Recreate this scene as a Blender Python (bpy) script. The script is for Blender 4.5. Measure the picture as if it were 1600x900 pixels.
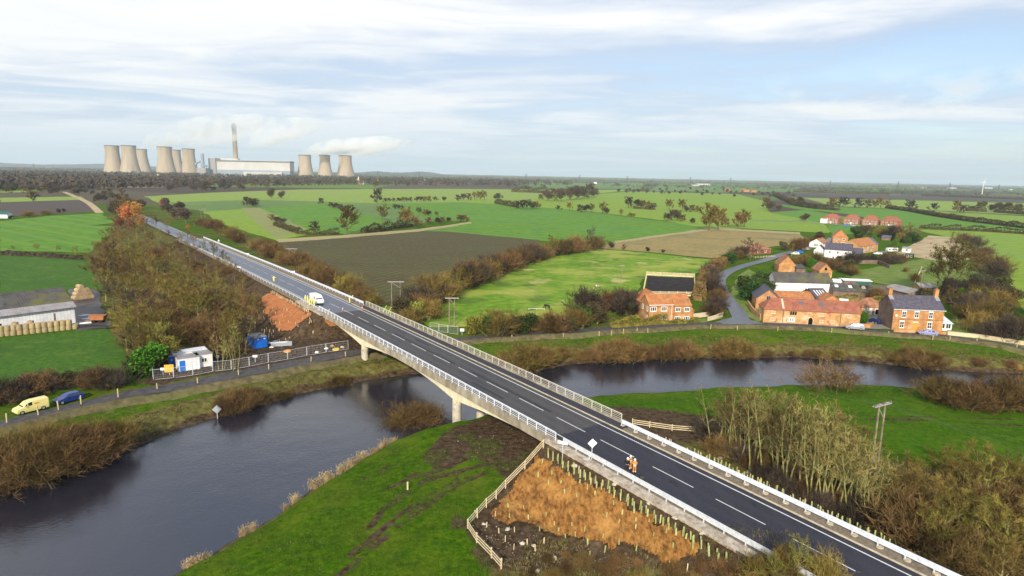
import bpy, math, random
import numpy as np
from mathutils import Vector, Matrix
R = random.Random(7)
rad = math.radians
SC = bpy.context.scene
COL = SC.collection
for o in list(bpy.data.objects): bpy.data.objects.remove(o)

# ------------------------------------------------------------------ camera
F, CH = 1000.0, 38.6                      # focal length in photo pixels (1600 wide), height above the fields
ROLL = math.atan(.0205); PITCH = math.atan2(178 * math.cos(ROLL), F)
cr, sr, cp, sp = math.cos(ROLL), math.sin(ROLL), math.cos(PITCH), math.sin(PITCH)
cam = bpy.data.objects.new('camera', bpy.data.cameras.new('camera')); COL.objects.link(cam)
cam.data.sensor_width = 36; cam.data.lens = 36 * F / 1600; cam.data.clip_start = .5; cam.data.clip_end = 90000
_r = Vector((cr, sr * sp, sr * cp)); _u = Vector((-sr, cr * sp, cr * cp)); _b = Vector((0, -cp, sp))
cam.matrix_world = Matrix(((_r.x, _u.x, _b.x, 0), (_r.y, _u.y, _b.y, 0), (_r.z, _u.z, _b.z, CH), (0, 0, 0, 1)))
SC.camera = cam
# ------------------------------------------------------------------ light
SUN_EL, SUN_AZ = rad(27), rad(-8)         # sun low behind the camera
sun = bpy.data.objects.new('sun', bpy.data.lights.new('sun', 'SUN')); COL.objects.link(sun)
sun.data.energy = 5.0; sun.data.angle = rad(3); sun.data.color = (1, .90, .74)
sd = Vector((math.sin(SUN_AZ) * math.cos(SUN_EL), -math.cos(SUN_AZ) * math.cos(SUN_EL), math.sin(SUN_EL)))
sun.rotation_euler = sd.to_track_quat('Z', 'Y').to_euler()
W = bpy.data.worlds.new('World'); SC.world = W; W.use_nodes = True
def make_world():
    nt = W.node_tree; nt.nodes.clear(); N = nt.nodes.new; L = nt.links.new
    def math_(op, a, b=None, clamp=False):
        n = N('ShaderNodeMath'); n.operation = op; n.use_clamp = clamp
        for i, v in enumerate((a, b)):
            if v is None: continue
            if isinstance(v, (int, float)): n.inputs[i].default_value = v
            else: L(v, n.inputs[i])
        return n.outputs[0]
    def ramp(fac, stops):
        n = N('ShaderNodeValToRGB'); L(fac, n.inputs[0]); e = n.color_ramp.elements
        while len(e) < len(stops): e.new(.5)
        for k, (p, c) in enumerate(stops): e[k].position = p; e[k].color = (*c, 1) if len(c) == 3 else c
        return n.outputs[0]
    def mix(f, a, b, bt='MIX'):
        n = N('ShaderNodeMix'); n.data_type = 'RGBA'; n.blend_type = bt
        for i, v in ((0, f), (6, a), (7, b)):
            if isinstance(v, (int, float)): n.inputs[i].default_value = v
            elif isinstance(v, tuple): n.inputs[i].default_value = (*v, 1)
            else: L(v, n.inputs[i])
        return n.outputs[2]
    out = N('ShaderNodeOutputWorld'); tc = N('ShaderNodeTexCoord'); sx = N('ShaderNodeSeparateXYZ'); L(tc.outputs['Generated'], sx.inputs[0])
    x, y, z = sx.outputs
    zz = math_('ADD', math_('MAXIMUM', z, 0.0), .045)
    cb = N('ShaderNodeCombineXYZ'); L(math_('DIVIDE', x, zz), cb.inputs[0]); L(math_('DIVIDE', y, zz), cb.inputs[1])
    def noise(scale, detail, rough, dist, sc=(1, 1, 1), off=(0, 0, 0), rot=0):
        m = N('ShaderNodeMapping'); L(cb.outputs[0], m.inputs[0]); m.inputs['Scale'].default_value = sc; m.inputs['Location'].default_value = off; m.inputs['Rotation'].default_value = (0, 0, rot)
        n = N('ShaderNodeTexNoise'); L(m.outputs[0], n.inputs[0]); n.inputs['Scale'].default_value = scale; n.inputs['Detail'].default_value = detail
        n.inputs['Roughness'].default_value = rough; n.inputs['Distortion'].default_value = dist
        return n.outputs[0]
    sky = N('ShaderNodeTexSky'); sky.sky_type = 'NISHITA'; sky.sun_disc = False; sky.sun_elevation = SUN_EL; sky.sun_rotation = math.pi - SUN_AZ
    sky.altitude = 40; sky.air_density = 1; sky.dust_density = 1.2; sky.ozone_density = 1.5
    n1 = noise(.27, 6, .54, .9, (.85, 1.25, 1), SKY_OFF, rad(-20))
    n2 = noise(1.1, 6, .58, .8, (.75, 1.1, 1), (7, 3, 0), rad(-10))
    n3 = noise(.16, 3, .5, .2, (1, 1, 1), (11.5, 3, 0))
    cov = math_('ADD', math_('MULTIPLY', n1, .80), math_('MULTIPLY', n2, .20))
    # sheet of high cloud: thins out towards the east (right of the view)
    east = math_('MULTIPLY', x, -.16)
    cov = math_('ADD', cov, east)
    cov = math_('ADD', cov, math_('MULTIPLY', math_('SUBTRACT', n3, .5), .25))
    fac = ramp(cov, [(.30, (.42,) * 3), (.45, (.85,) * 3), (.58, (1,) * 3)])
    ccol = ramp(cov, [(.36, (.52, .66, .90)), (.44, (.62, .71, .88)), (.50, (.86, .90, .98)), (.57, (1.08, 1.08, 1.06))])
    grey = ramp(n2, [(.32, (.88, .90, .96)), (.6, (1, 1, 1))])
    ccol = mix(.7, ccol, grey, 'MULTIPLY')
    el = math_('MULTIPLY', math_('MAXIMUM', z, 0.0), 1.0)
    bright = math_('ADD', .84, math_('MULTIPLY', el, .08))
    hz = ramp(z, [(.0, (1,) * 3), (.10, (.25,) * 3), (.22, (0,) * 3)])
    ccol = mix(math_('MULTIPLY', hz, .75), ccol, (.72, .84, 1.0))
    # low fair-weather cumulus in the east
    cm = N('ShaderNodeCombineXYZ'); L(math_('DIVIDE', x, math_('MAXIMUM', y, .05)), cm.inputs[0]); L(math_('MULTIPLY', z, 2.2), cm.inputs[1])
    n4 = N('ShaderNodeTexNoise'); L(cm.outputs[0], n4.inputs[0]); n4.inputs['Scale'].default_value = 8.5; n4.inputs['Detail'].default_value = 7; n4.inputs['Roughness'].default_value = .55
    band = ramp(z, [(.075, (0,) * 3), (.10, (1,) * 3), (.125, (.7,) * 3), (.15, (0,) * 3)]); eastm = ramp(x, [(.30, (0,) * 3), (.42, (1,) * 3)])
    cu = math_('MULTIPLY', math_('MULTIPLY', band, eastm), ramp(n4.outputs[0], [(.50, (0,) * 3), (.60, (1,) * 3)]))
    ccol = mix(math_('MULTIPLY', cu, .75), ccol, (.98, .98, .98)); fac = math_('MAXIMUM', fac, cu)
    b1 = N('ShaderNodeBackground'); L(sky.outputs[0], b1.inputs[0]); b1.inputs[1].default_value = .15
    b2 = N('ShaderNodeBackground'); L(ccol, b2.inputs[0]); L(bright, b2.inputs[1])
    ms = N('ShaderNodeMixShader'); L(fac, ms.inputs[0]); L(b1.outputs[0], ms.inputs[1]); L(b2.outputs[0], ms.inputs[2])
    L(ms.outputs[0], out.inputs[0])
SKY_OFF = (11.3, 4.4, 0)
make_world()
SC.view_settings.view_transform = 'Standard'; SC.view_settings.look = 'None'; SC.view_settings.gamma = 1; SC.view_settings.use_curve_mapping = False
SC.view_settings.exposure = 0.22
SC.render.engine = 'CYCLES'; SC.cycles.use_denoising = True
SC.cycles.transparent_max_bounces = 8; SC.cycles.volume_bounces = 6; SC.cycles.max_bounces = 8

# ------------------------------------------------------------------ geometry helpers
def ray(px, py):
    a, b = px - 800, py - 450; u = cr * a + sr * b; v = -sr * a + cr * b
    return u, F * cp - v * sp, -F * sp - v * cp
def G(px, py, z=0.0):                      # point of the level z seen at a photo pixel
    d = ray(px, py); t = (z - CH) / d[2]
    return Vector((d[0] * t, d[1] * t, z))
def AT(px, py, dist):                      # point at forward distance dist on level 0 below a pixel column
    d = ray(px, py); t = dist / d[1]; return Vector((d[0] * t, dist, 0))
def pxm(p): return F / (p[1] * cp - (p[2] - CH) * sp)

class MB:
    def __init__(s): s.v = []; s.f = []; s.m = []
    def quad(s, a, b, c, d, mi=0):
        n = len(s.v); s.v += [tuple(a), tuple(b), tuple(c), tuple(d)]; s.f.append((n, n + 1, n + 2, n + 3)); s.m.append(mi)
    def tri(s, a, b, c, mi=0):
        n = len(s.v); s.v += [tuple(a), tuple(b), tuple(c)]; s.f.append((n, n + 1, n + 2)); s.m.append(mi)
    def poly(s, pts, mi=0):
        n = len(s.v); s.v += [tuple(p) for p in pts]; s.f.append(tuple(range(n, n + len(pts)))); s.m.append(mi)
    def hexa(s, b, t, mi=0):               # bottom quad and top quad, both counter-clockwise from above
        n = len(s.v); s.v += [tuple(p) for p in b] + [tuple(p) for p in t]
        for q in ((3, 2, 1, 0), (4, 5, 6, 7), (0, 1, 5, 4), (1, 2, 6, 5), (2, 3, 7, 6), (3, 0, 4, 7)):
            s.f.append(tuple(n + i for i in q)); s.m.append(mi)
    def box(s, x0, x1, y0, y1, z0, z1, mi=0):
        s.hexa([(x0, y0, z0), (x1, y0, z0), (x1, y1, z0), (x0, y1, z0)], [(x0, y0, z1), (x1, y0, z1), (x1, y1, z1), (x0, y1, z1)], mi)
    def slab(s, pts, th, mi=0):            # polygon thickened straight down
        n = len(s.v); k = len(pts); s.v += [tuple(p) for p in pts] + [(p[0], p[1], p[2] - th) for p in pts]
        s.f.append(tuple(n + i for i in range(k))); s.f.append(tuple(n + k + i for i in reversed(range(k)))); s.m += [mi, mi]
        for i in range(k):
            j = (i + 1) % k; s.f.append((n + j, n + i, n + k + i, n + k + j)); s.m.append(mi)
    def tube(s, pts, rr, n=6, mi=0, cap=True):
        pts = [Vector(p) for p in pts]
        if not hasattr(rr, '__len__'): rr = [rr] * len(pts)
        base = len(s.v); up = Vector((0, 0, 1))
        for i, p in enumerate(pts):
            d = (pts[min(i + 1, len(pts) - 1)] - pts[max(i - 1, 0)]).normalized()
            a = d.cross(up if abs(d.z) < .9 else Vector((1, 0, 0))).normalized(); b = d.cross(a)
            for k in range(n):
                t = 2 * math.pi * k / n; q = p + (a * math.cos(t) + b * math.sin(t)) * rr[i]; s.v.append(tuple(q))
        for i in range(len(pts) - 1):
            for k in range(n):
                k2 = (k + 1) % n; s.f.append((base + i * n + k, base + i * n + k2, base + (i + 1) * n + k2, base + (i + 1) * n + k)); s.m.append(mi)
        if cap:
            s.f.append(tuple(base + k for k in reversed(range(n)))); s.f.append(tuple(base + (len(pts) - 1) * n + k for k in range(n))); s.m += [mi, mi]
    def lathe(s, prof, n=24, mi=0, c=(0, 0)):
        base = len(s.v)
        for r, z in prof:
            for k in range(n):
                t = 2 * math.pi * k / n; s.v.append((c[0] + r * math.cos(t), c[1] + r * math.sin(t), z))
        for i in range(len(prof) - 1):
            for k in range(n):
                k2 = (k + 1) % n; s.f.append((base + i * n + k, base + i * n + k2, base + (i + 1) * n + k2, base + (i + 1) * n + k)); s.m.append(mi)
    def mesh(s, name, mats, smooth=False):
        me = bpy.data.meshes.new(name); me.from_pydata(s.v, [], s.f)
        for m in (mats if isinstance(mats, (list, tuple)) else [mats]): me.materials.append(m)
        if any(s.m): me.polygons.foreach_set('material_index', s.m)
        if smooth: me.polygons.foreach_set('use_smooth', [True] * len(s.f))
        me.update(); return me
    def build(s, name, mats, parent=None, smooth=False, loc=None):
        o = bpy.data.objects.new(name, s.mesh(name, mats, smooth)); COL.objects.link(o)
        if parent: o.parent = parent
        if loc is not None: o.location = loc
        return o
def tag(o, label=None, cat=None, group=None, kind=None):
    if label: o['label'] = label
    if cat: o['category'] = cat
    if group: o['group'] = group
    if kind: o['kind'] = kind
    return o
def thing(name, label, cat, loc=(0, 0, 0), rz=0.0, group=None):
    o = bpy.data.objects.new(name, None); COL.objects.link(o); o.location = loc; o.rotation_euler = (0, 0, rz); o.empty_display_size = .1
    return tag(o, label, cat, group)
def dup(root, loc=None, rz=None, label=None, sc=None, group=None):
    r = root.copy(); COL.objects.link(r)
    if loc is not None: r.location = loc
    if rz is not None: r.rotation_euler = (0, 0, rz)
    if label: r['label'] = label
    if group: r['group'] = group
    if sc is not None: r.scale = sc if hasattr(sc, '__len__') else (sc,) * 3
    for ch in list(root.children):
        c = ch.copy(); COL.objects.link(c); c.parent = r
        for g in list(ch.children):
            d = g.copy(); COL.objects.link(d); d.parent = c
    return r

# ------------------------------------------------------------------ materials
def nmat(name, cols, scale=1.0, detail=5, rough=.9, bump=0.0, bscale=None, obj=False, patch=None, stripes=None, rnd=0.0, spec=.25, metal=0.0, stretch=None, hue=0.0):
    """procedural: noise -> colour ramp, optional large patches (scale, colour), optional stripes (angle, period, colour, amount)"""
    m = bpy.data.materials.new(name); m.use_nodes = True; nt = m.node_tree; N = nt.nodes.new; L = nt.links.new
    b = nt.nodes['Principled BSDF']; b.inputs['Roughness'].default_value = rough; b.inputs['Specular IOR Level'].default_value = spec; b.inputs['Metallic'].default_value = metal
    if obj: co = N('ShaderNodeTexCoord').outputs['Object']
    else: co = N('ShaderNodeNewGeometry').outputs['Position']
    def noise(sc, de=5, st=None, rr=.6):
        c = co
        if st:
            mp = N('ShaderNodeMapping'); L(co, mp.inputs[0]); mp.inputs['Rotation'].default_value = (0, 0, st[0]); mp.inputs['Scale'].default_value = (st[1], st[2], st[3] if len(st) > 3 else 1); c = mp.outputs[0]
        n = N('ShaderNodeTexNoise'); L(c, n.inputs[0]); n.inputs['Scale'].default_value = sc; n.inputs['Detail'].default_value = de; n.inputs['Roughness'].default_value = rr
        return n.outputs[0]
    rp = N('ShaderNodeValToRGB'); L(noise(scale, detail, stretch), rp.inputs[0]); e = rp.color_ramp.elements
    while len(e) < len(cols): e.new(.5)
    k = len(cols)
    for i, c in enumerate(cols): e[i].position = .32 + .36 * i / max(1, k - 1); e[i].color = (*c, 1)
    c = rp.outputs[0]
    def mix(f, a, bb, bt='MIX'):
        n = N('ShaderNodeMix'); n.data_type = 'RGBA'; n.blend_type = bt
        for i, v in ((0, f), (6, a), (7, bb)):
            if isinstance(v, (int, float)): n.inputs[i].default_value = v
            elif isinstance(v, tuple): n.inputs[i].default_value = (*v, 1)
            else: L(v, n.inputs[i])
        return n.outputs[2]
    for pt in (patch if isinstance(patch, list) else [patch] if patch else []):
        r2 = N('ShaderNodeValToRGB'); L(noise(pt[0], 4, pt[4] if len(pt) > 4 else None), r2.inputs[0]); lo = pt[2] if len(pt) > 2 else .48
        r2.color_ramp.elements[0].position = lo; r2.color_ramp.elements[1].position = lo + (pt[3] if len(pt) > 3 else .14)
        c = mix(r2.outputs[0], c, pt[1])
    for stp in (stripes if isinstance(stripes, list) else [stripes] if stripes else []):
        an, per, sc_, am = stp[:4]; wd = stp[4] if len(stp) > 4 else .5
        mp = N('ShaderNodeMapping'); L(co, mp.inputs[0]); mp.inputs['Rotation'].default_value = (0, 0, an)
        wv = N('ShaderNodeTexWave'); L(mp.outputs[0], wv.inputs[0]); wv.inputs['Scale'].default_value = 2 * math.pi / (20 * per) ; wv.inputs['Distortion'].default_value = .6; wv.inputs['Detail'].default_value = 2; wv.inputs['Detail Scale'].default_value = .5
        r3 = N('ShaderNodeValToRGB'); L(wv.outputs[0], r3.inputs[0]); r3.color_ramp.elements[0].position = 1 - wd; r3.color_ramp.elements[1].position = min(1, 1 - wd + .15); r3.color_ramp.elements[1].color = (am,) * 3 + (1,)
        c = mix(r3.outputs[0], c, sc_)
    if rnd or hue:
        oi = N('ShaderNodeObjectInfo'); hv = N('ShaderNodeHueSaturation'); L(c, hv.inputs['Color'])
        def mr(lo, hi, src):
            q = N('ShaderNodeMapRange'); L(src, q.inputs[0]); q.inputs[3].default_value = lo; q.inputs[4].default_value = hi; return q.outputs[0]
        L(mr(1 - rnd, 1 + rnd, oi.outputs['Random']), hv.inputs['Value'])
        mm = N('ShaderNodeMath'); mm.operation = 'FRACT'; m2 = N('ShaderNodeMath'); m2.operation = 'MULTIPLY'; L(oi.outputs['Random'], m2.inputs[0]); m2.inputs[1].default_value = 7.31; L(m2.outputs[0], mm.inputs[0])
        L(mr(.5 - hue, .5 + hue, mm.outputs[0]), hv.inputs['Hue']); c = hv.outputs[0]
    L(c, b.inputs['Base Color'])
    if bump:
        bp = N('ShaderNodeBump'); bp.inputs['Strength'].default_value = 1; bp.inputs['Distance'].default_value = bump; L(noise(bscale or scale, 4, stretch), bp.inputs['Height']); L(bp.outputs[0], b.inputs['Normal'])
    return m
def flat(name, c, rough=.6, spec=.4, metal=0.0, var=.18):
    d = tuple(max(0, x * (1 - var)) for x in c); l = tuple(min(1, x * (1 + var * .6)) for x in c)
    return nmat(name, [d, c, l], scale=2.5, detail=5, rough=rough, spec=spec, metal=metal, obj=True)
M = {}
M['asphalt'] = nmat('asphalt', [(.017, .016, .024), (.026, .025, .035), (.040, .038, .05)], 6, 8, .75, .01, patch=[(.25, (.042, .040, .052), .47, .2, (-.6258, 1.3, .06)), (.9, (.012, .011, .016), .60, .12, (-.6258, .8, .25))], stripes=(-.6258, 1.83, (.034, .033, .043), .55, .45), spec=.4)
M['deck_asphalt'] = nmat('bridge_asphalt', [(.045, .041, .043), (.065, .06, .06), (.095, .088, .082)], 5, 8, .8, .01, stripes=(-.6258, 1.83, (.085, .078, .075), .5, .45), patch=[(.2, (.05, .05, .055), .50, .16, (-.6258, 1.1, .06))], spec=.35)
M['old_asphalt'] = nmat('old_asphalt', [(.09, .09, .10), (.13, .13, .14), (.17, .17, .18)], 1.2, 6, .45, .01, spec=.5)
M['lane'] = nmat('lane_asphalt', [(.05, .045, .05), (.075, .068, .07), (.10, .09, .085)], 1.0, 6, .8, .01)
M['paint'] = nmat('road_paint', [(.62, .62, .60), (.80, .80, .78)], 3, 6, .6)
M['kerb'] = nmat('kerb_concrete', [(.36, .30, .20), (.50, .43, .31), (.58, .52, .40)], 2, 6, .85)
M['verge'] = nmat('verge_gravel', [(.13, .10, .07), (.20, .16, .115), (.27, .22, .17)], 3, 7, .95, .03)
M['pale_verge'] = nmat('pale_blockwork', [(.20, .15, .11), (.40, .34, .27), (.56, .51, .43)], 1.1, 8, .9, .03)
M['concrete'] = nmat('concrete', [(.34, .31, .25), (.46, .42, .34), (.54, .50, .42)], 1.2, 7, .85, .01)
M['cream'] = nmat('cream_painted_concrete', [(.60, .55, .38), (.68, .63, .46), (.74, .69, .52)], .8, 6, .7)
M['string'] = nmat('weathered_concrete', [(.20, .16, .11), (.31, .27, .20), (.44, .40, .32)], .7, 8, .9, .02, stretch=(-.6258, 1.5, .5, .35))
M['white_metal'] = flat('white_painted_metal', (.74, .76, .80), .4, .5)
M['galv'] = flat('galvanised_steel', (.62, .66, .72), .35, .5, .15)
M['cream_metal'] = flat('cream_metal', (.60, .56, .48), .5)
M['brickabut'] = nmat('orange_brick', [(.30, .12, .05), (.42, .18, .07), (.50, .24, .11)], 2.5, 6, .9)
M['mat'] = nmat('coir_matting', [(.085, .036, .010), (.25, .112, .026), (.39, .19, .052)], 1.9, 9, .95, .35, bscale=1.5, patch=[(.35, (.46, .235, .062), .5, .2), (2.2, (.14, .06, .016), .60, .10)], stretch=(.5, 1.5, .55))  # dark tones also paint the shade in the folds into the colour
M['redmat'] = nmat('red_clay_matting', [(.22, .08, .025), (.34, .135, .045), (.45, .20, .08)], 1.2, 7, .95, .1, stripes=(.62, .5, (.36, .12, .045), .5))
M['timber'] = nmat('pale_timber', [(.46, .36, .20), (.60, .50, .32), (.68, .58, .40)], 2, 6, .8, obj=True)
M['guard_tube'] = nmat('tree_guard_plastic', [(.27, .31, .10), (.38, .41, .16), (.46, .46, .25)], 1.5, 3, .5, rnd=.2, hue=.02)
M['guard_tan'] = nmat('tan_tree_guard', [(.55, .42, .24), (.64, .54, .34)], 1.5, 3, .6, rnd=.15)
# ------------------------------------------------------------------ the road's line and level
X0, Y0, ANG = 31.3101, 52.1558, .6258
S_N, S_F = 37.0, 121.0                    # abutments
def zr(s):
    t = min(max(s, -20), 225) / 100
    z = CH - 34.4214 + 1.6028 * t - .448 * t * t - .1201 * t ** 3 + .0197 * t ** 4
    if s > 225: z -= .0125 * (s - 225)
    if s < -20: z += .018 * (s + 20)
    return max(z, .35)
zr_np = np.vectorize(zr)
def RP(s, l, dz=0.0): return Vector((X0 - math.sin(ANG) * s + math.cos(ANG) * l, Y0 + math.cos(ANG) * s + math.sin(ANG) * l, zr(s) + dz))
def SLn(x, y): return -np.sin(ANG) * (x - X0) + np.cos(ANG) * (y - Y0), np.cos(ANG) * (x - X0) + np.sin(ANG) * (y - Y0)

# ------------------------------------------------------------------ river outline (photo pixels at water level)
WZ = -3.0
NB = [(-900, 900), (-300, 835), (0, 772), (80, 748), (165, 726), (205, 706), (250, 684), (320, 658), (400, 636), (480, 613), (560, 597), (640, 585), (700, 583), (760, 586), (830, 584), (880, 571), (940, 567), (1000, 564), (1100, 561), (1240, 559), (1340, 564), (1400, 571), (1440, 578), (1520, 582), (1600, 585), (1900, 600)]
SB = [(1900, 640), (1600, 624), (1440, 613), (1340, 607), (1240, 607), (1090, 613), (920, 624), (840, 636), (760, 648), (720, 662), (650, 677), (600, 698), (500, 754), (400, 822), (330, 865), (265, 899), (200, 945), (60, 1060), (-300, 1500)]
def w2(pts, z=0.0): return np.array([G(x, y, z)[:2] for x, y in pts])
RIV = w2(NB + SB, WZ)
def inpoly(x, y, P):
    ins = np.zeros(x.shape, bool); n = len(P)
    for i in range(n):
        x1, y1 = P[i]; x2, y2 = P[(i + 1) % n]
        if y1 == y2: continue
        c = ((y1 > y) != (y2 > y)) & (x < (x2 - x1) * (y - y1) / (y2 - y1) + x1); ins ^= c
    return ins
def dpoly(x, y, P, closed=True):
    d = np.full(x.shape, 1e9); n = len(P)
    for i in range(n if closed else n - 1):
        a = P[i]; b = P[(i + 1) % n]; ex, ey = b - a; L2 = ex * ex + ey * ey + 1e-9
        t = np.clip(((x - a[0]) * ex + (y - a[1]) * ey) / L2, 0, 1)
        d = np.minimum(d, (x - a[0] - t * ex) ** 2 + (y - a[1] - t * ey) ** 2)
    return np.sqrt(d)
def vnoise(x, y, seed=0):
    xi, yi = np.floor(x), np.floor(y); fx, fy = x - xi, y - yi
    fx = fx * fx * (3 - 2 * fx); fy = fy * fy * (3 - 2 * fy)
    def h(a, b): q = np.sin(a * 127.1 + b * 311.7 + seed * 74.7) * 43758.5453; return q - np.floor(q)
    return (h(xi, yi) * (1 - fx) + h(xi + 1, yi) * fx) * (1 - fy) + (h(xi, yi + 1) * (1 - fx) + h(xi + 1, yi + 1) * fx) * fy
def smooth(a, b, t): t = np.clip((t - a) / (b - a), 0, 1); return t * t * (3 - 2 * t)
def hgt(x, y):
    x = np.asarray(x, float); y = np.asarray(y, float)
    near = (np.abs(x) < 420) & (y < 420)
    h = np.zeros(x.shape)
    d = np.where(near, dpoly(x, y, RIV), 1e3); ins = np.where(near, inpoly(x, y, RIV), False)
    d = d + (vnoise(x * .35, y * .35, 3) - .5) * 1.0 * (~ins)
    bank = -3.15 + 2.3 * smooth(-.3, 4.5, d) + .85 * smooth(4.5, 15, d)
    h = np.where(ins, -3.15 - np.minimum(d * .4, 2.0), bank)
    h = h + (vnoise(x * .6, y * .6, 1) - .5) * .22 * smooth(22, 2, d) * (~ins) + (vnoise(x * .12, y * .12, 5) - .5) * .35 * smooth(60, 20, d) * (~ins)
    s, l = SLn(x, y); rz = zr_np(s)
    ld = np.maximum(np.abs(l - .55) - 6.6, 0)
    inside = (s > S_N) & (s < S_F)
    ds = np.where(inside, np.minimum(s - S_N, S_F - s), 0)
    side = np.where(ld > 0, ld / 1.75, 0)
    e = rz - .16 - side
    e2 = rz - 2.9 - np.sqrt(ld ** 2 + ds ** 2) / 1.5
    e = np.where(inside, e2, e)
    bump = (vnoise(x * .9, y * .9, 9) - .5) * .3 * (ld > .8)
    fade = smooth(-1500, -90, s) * 1.0
    e = np.where((s > -120) & (s < 700), e + bump, -9)
    return np.maximum(h, e)
def H1(x, y): return float(hgt(np.array([x]), np.array([y]))[0])
def HIT(px, py, lo=25.0, hi=4000.0):       # first ground point seen at a photo pixel
    d = np.array(ray(px, py)); t0 = lo / d[1]
    tg = (-6 - CH) / d[2] if d[2] < 0 else hi / d[1]
    t = np.linspace(t0, min(tg, hi / d[1]), 500)
    for _ in range(2):
        g = CH + d[2] * t - hgt(d[0] * t, d[1] * t); k = int(np.argmax(g < 0))
        if k == 0: break
        t = np.linspace(t[k - 1], t[k], 60)
    k = max(k, 1); tt = t[k]
    return Vector((d[0] * tt, d[1] * tt, H1(d[0] * tt, d[1] * tt)))

# ------------------------------------------------------------------ ground sheet
def ground():
    def axis(a, b, st, g, far):
        c = list(np.arange(a, b + .01, st)); v, s = b, st
        while v < far: s = s * g; v += s; c.append(v)
        return c
    xs = axis(-125, 150, .62, 1.18, 16000); xn = axis(125, 126, .62, 1.18, 16000)[3:]
    xs = [-v for v in reversed(xn)] + xs
    ys = axis(22, 165, .62, 1.09, 17000); ys = [-3000, -400, -60, 0, 12, 18] + ys
    X, Y = np.meshgrid(np.array(xs), np.array(ys)); x, y = X.ravel(), Y.ravel()
    z = hgt(x, y)
    # land cover: r bare soil, g rough winter grass and scrub, b bright lush grass
    cov = np.zeros((len(x), 4)); cov[:, 3] = 1
    near = (np.abs(x) < 420) & (y < 700)
    def area(pts, ch, val=1.0, lev=0.0, soft=0.0):
        P = w2(pts, lev); k = inpoly(x, y, P) & (np.abs(x) < 5000)
        if soft: v = np.where(k, 1.0, smooth(soft, 0, dpoly(x, y, P))) * val
        else: v = k * val
        cov[:, ch] = np.maximum(cov[:, ch], v)
    d = np.where(near, dpoly(x, y, RIV), 1e3); s, l = SLn(x, y)
    north = np.where(near, dpoly(x, y, w2(NB, WZ), False) < dpoly(x, y, w2(SB, WZ), False), False)
    nz = vnoise(x * .25, y * .25, 2)
    cov[:, 1] = np.maximum(cov[:, 1], np.where(north, smooth(7 + nz * 5, 3, d), smooth(3.2, 1.2, d)))
    cov[:, 0] = np.maximum(cov[:, 0], smooth(3.0, .8, d) * .9 * north + smooth(1.2, .3, d) * ~north)
    cov[:, 1] = np.maximum(cov[:, 1], .50 * smooth(60, 40, d) * north * (l < 200))
    # embankment flanks, compound, wood floor, scrub, copse
    emb = (np.abs(l - .55) < 15) & (s > -100) & (s < 330)
    cov[:, 0] = np.maximum(cov[:, 0], emb * smooth(15, 9, np.abs(l - .55)) * np.where((s > 48) & (s < 100), 0, 1.0))
    area([(395, 470), (500, 500), (600, 520), (600, 545), (380, 575), (290, 590), (240, 600), (240, 575), (330, 560), (380, 520)], 0, .85, 0, 3)
    area([(690, 695), (715, 668), (760, 655), (830, 640), (850, 690), (815, 712), (760, 700), (720, 712), (690, 735), (672, 720)], 0, 1, -.5, 2.5)
    area([(1160, 660), (1040, 645), (960, 637), (930, 650), (1000, 690), (1180, 690)], 0, .75, -.3, 2)
    area([(200, 590), (168, 480), (140, 430), (120, 390), (165, 345), (170, 325), (240, 335), (300, 372), (400, 440), (400, 500), (385, 565), (250, 600)], 1, 1, 0, 2)
    area([(235, 320), (300, 340), (440, 420), (560, 480), (640, 500), (600, 470), (470, 400), (330, 345), (250, 312)], 1, 1, 0, 3)
    area([(1040, 690), (1110, 655), (1250, 690), (1380, 720), (1500, 750), (1700, 780), (1700, 960), (1480, 900), (1250, 790)], 1, 1, 0, 3)
    area([(780, 885), (820, 850), (1000, 880), (1120, 860), (1250, 905), (1500, 1000), (760, 1000)], 1, 1, 0, 2)
    area([(1080, 530), (1700, 570), (1700, 545), (1500, 535), (1340, 520), (1190, 512), (1080, 515)], 1, .35, 0, 2)
    area([(670, 500), (800, 540), (950, 520), (1000, 512), (960, 490), (750, 508)], 1, .6, 0, 2)
    # soil inside the fenced plot, ruts in the meadow
    area([(732, 822), (845, 700), (960, 740), (1180, 850), (1120, 890), (785, 880)], 0, 1, .5, 1)
    def rut(pts, w, val=.95, lev=-.3):
        P = w2(pts, lev); k = (np.abs(x) < 300) & (y < 300)
        dd = np.where(k, dpoly(x, y, P, False), 1e3); cov[:, 0] = np.maximum(cov[:, 0], val * smooth(w, w * .35, dd) * (.35 + .9 * vnoise(x * .5, y * .5, 4)))
    rut([(800, 700), (770, 728), (712, 742), (660, 755), (600, 800), (575, 830)], .9); rut([(760, 705), (700, 735), (640, 752), (590, 770)], .8)
    rut([(760, 742), (700, 770), (640, 815), (560, 880), (500, 930)], .9, .9); rut([(745, 745), (690, 765), (628, 808), (548, 872)], .8, .85); rut([(716, 740), (708, 770), (716, 800), (712, 830)], .7)
    rut([(640, 745), (655, 760), (620, 782)], 1.6, .8); rut([(600, 728), (575, 740), (555, 745)], 1.6, .7)
    rut([(720, 820), (735, 850), (765, 890)], 1.5, .8)
    rut([(930, 660), (1100, 655), (1250, 655), (1400, 655), (1620, 665)], .8, 1.0, 0); rut([(1100, 650), (1300, 648), (1620, 655)], .6, .9, 0)
    area([(1255, 612), (1600, 640), (1600, 760), (1420, 700), (1300, 650), (930, 640), (930, 625), (1240, 609)], 2, .5, 0, 3)
    ny, nx = len(ys), len(xs)
    me = bpy.data.meshes.new('ground'); me.vertices.add(len(x)); me.vertices.foreach_set('co', np.stack([x, y, z], 1).astype(np.float32).ravel())
    I = np.arange(ny * nx).reshape(ny, nx); q = np.stack([I[:-1, :-1], I[:-1, 1:], I[1:, 1:], I[1:, :-1]], -1).reshape(-1, 4)
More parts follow.
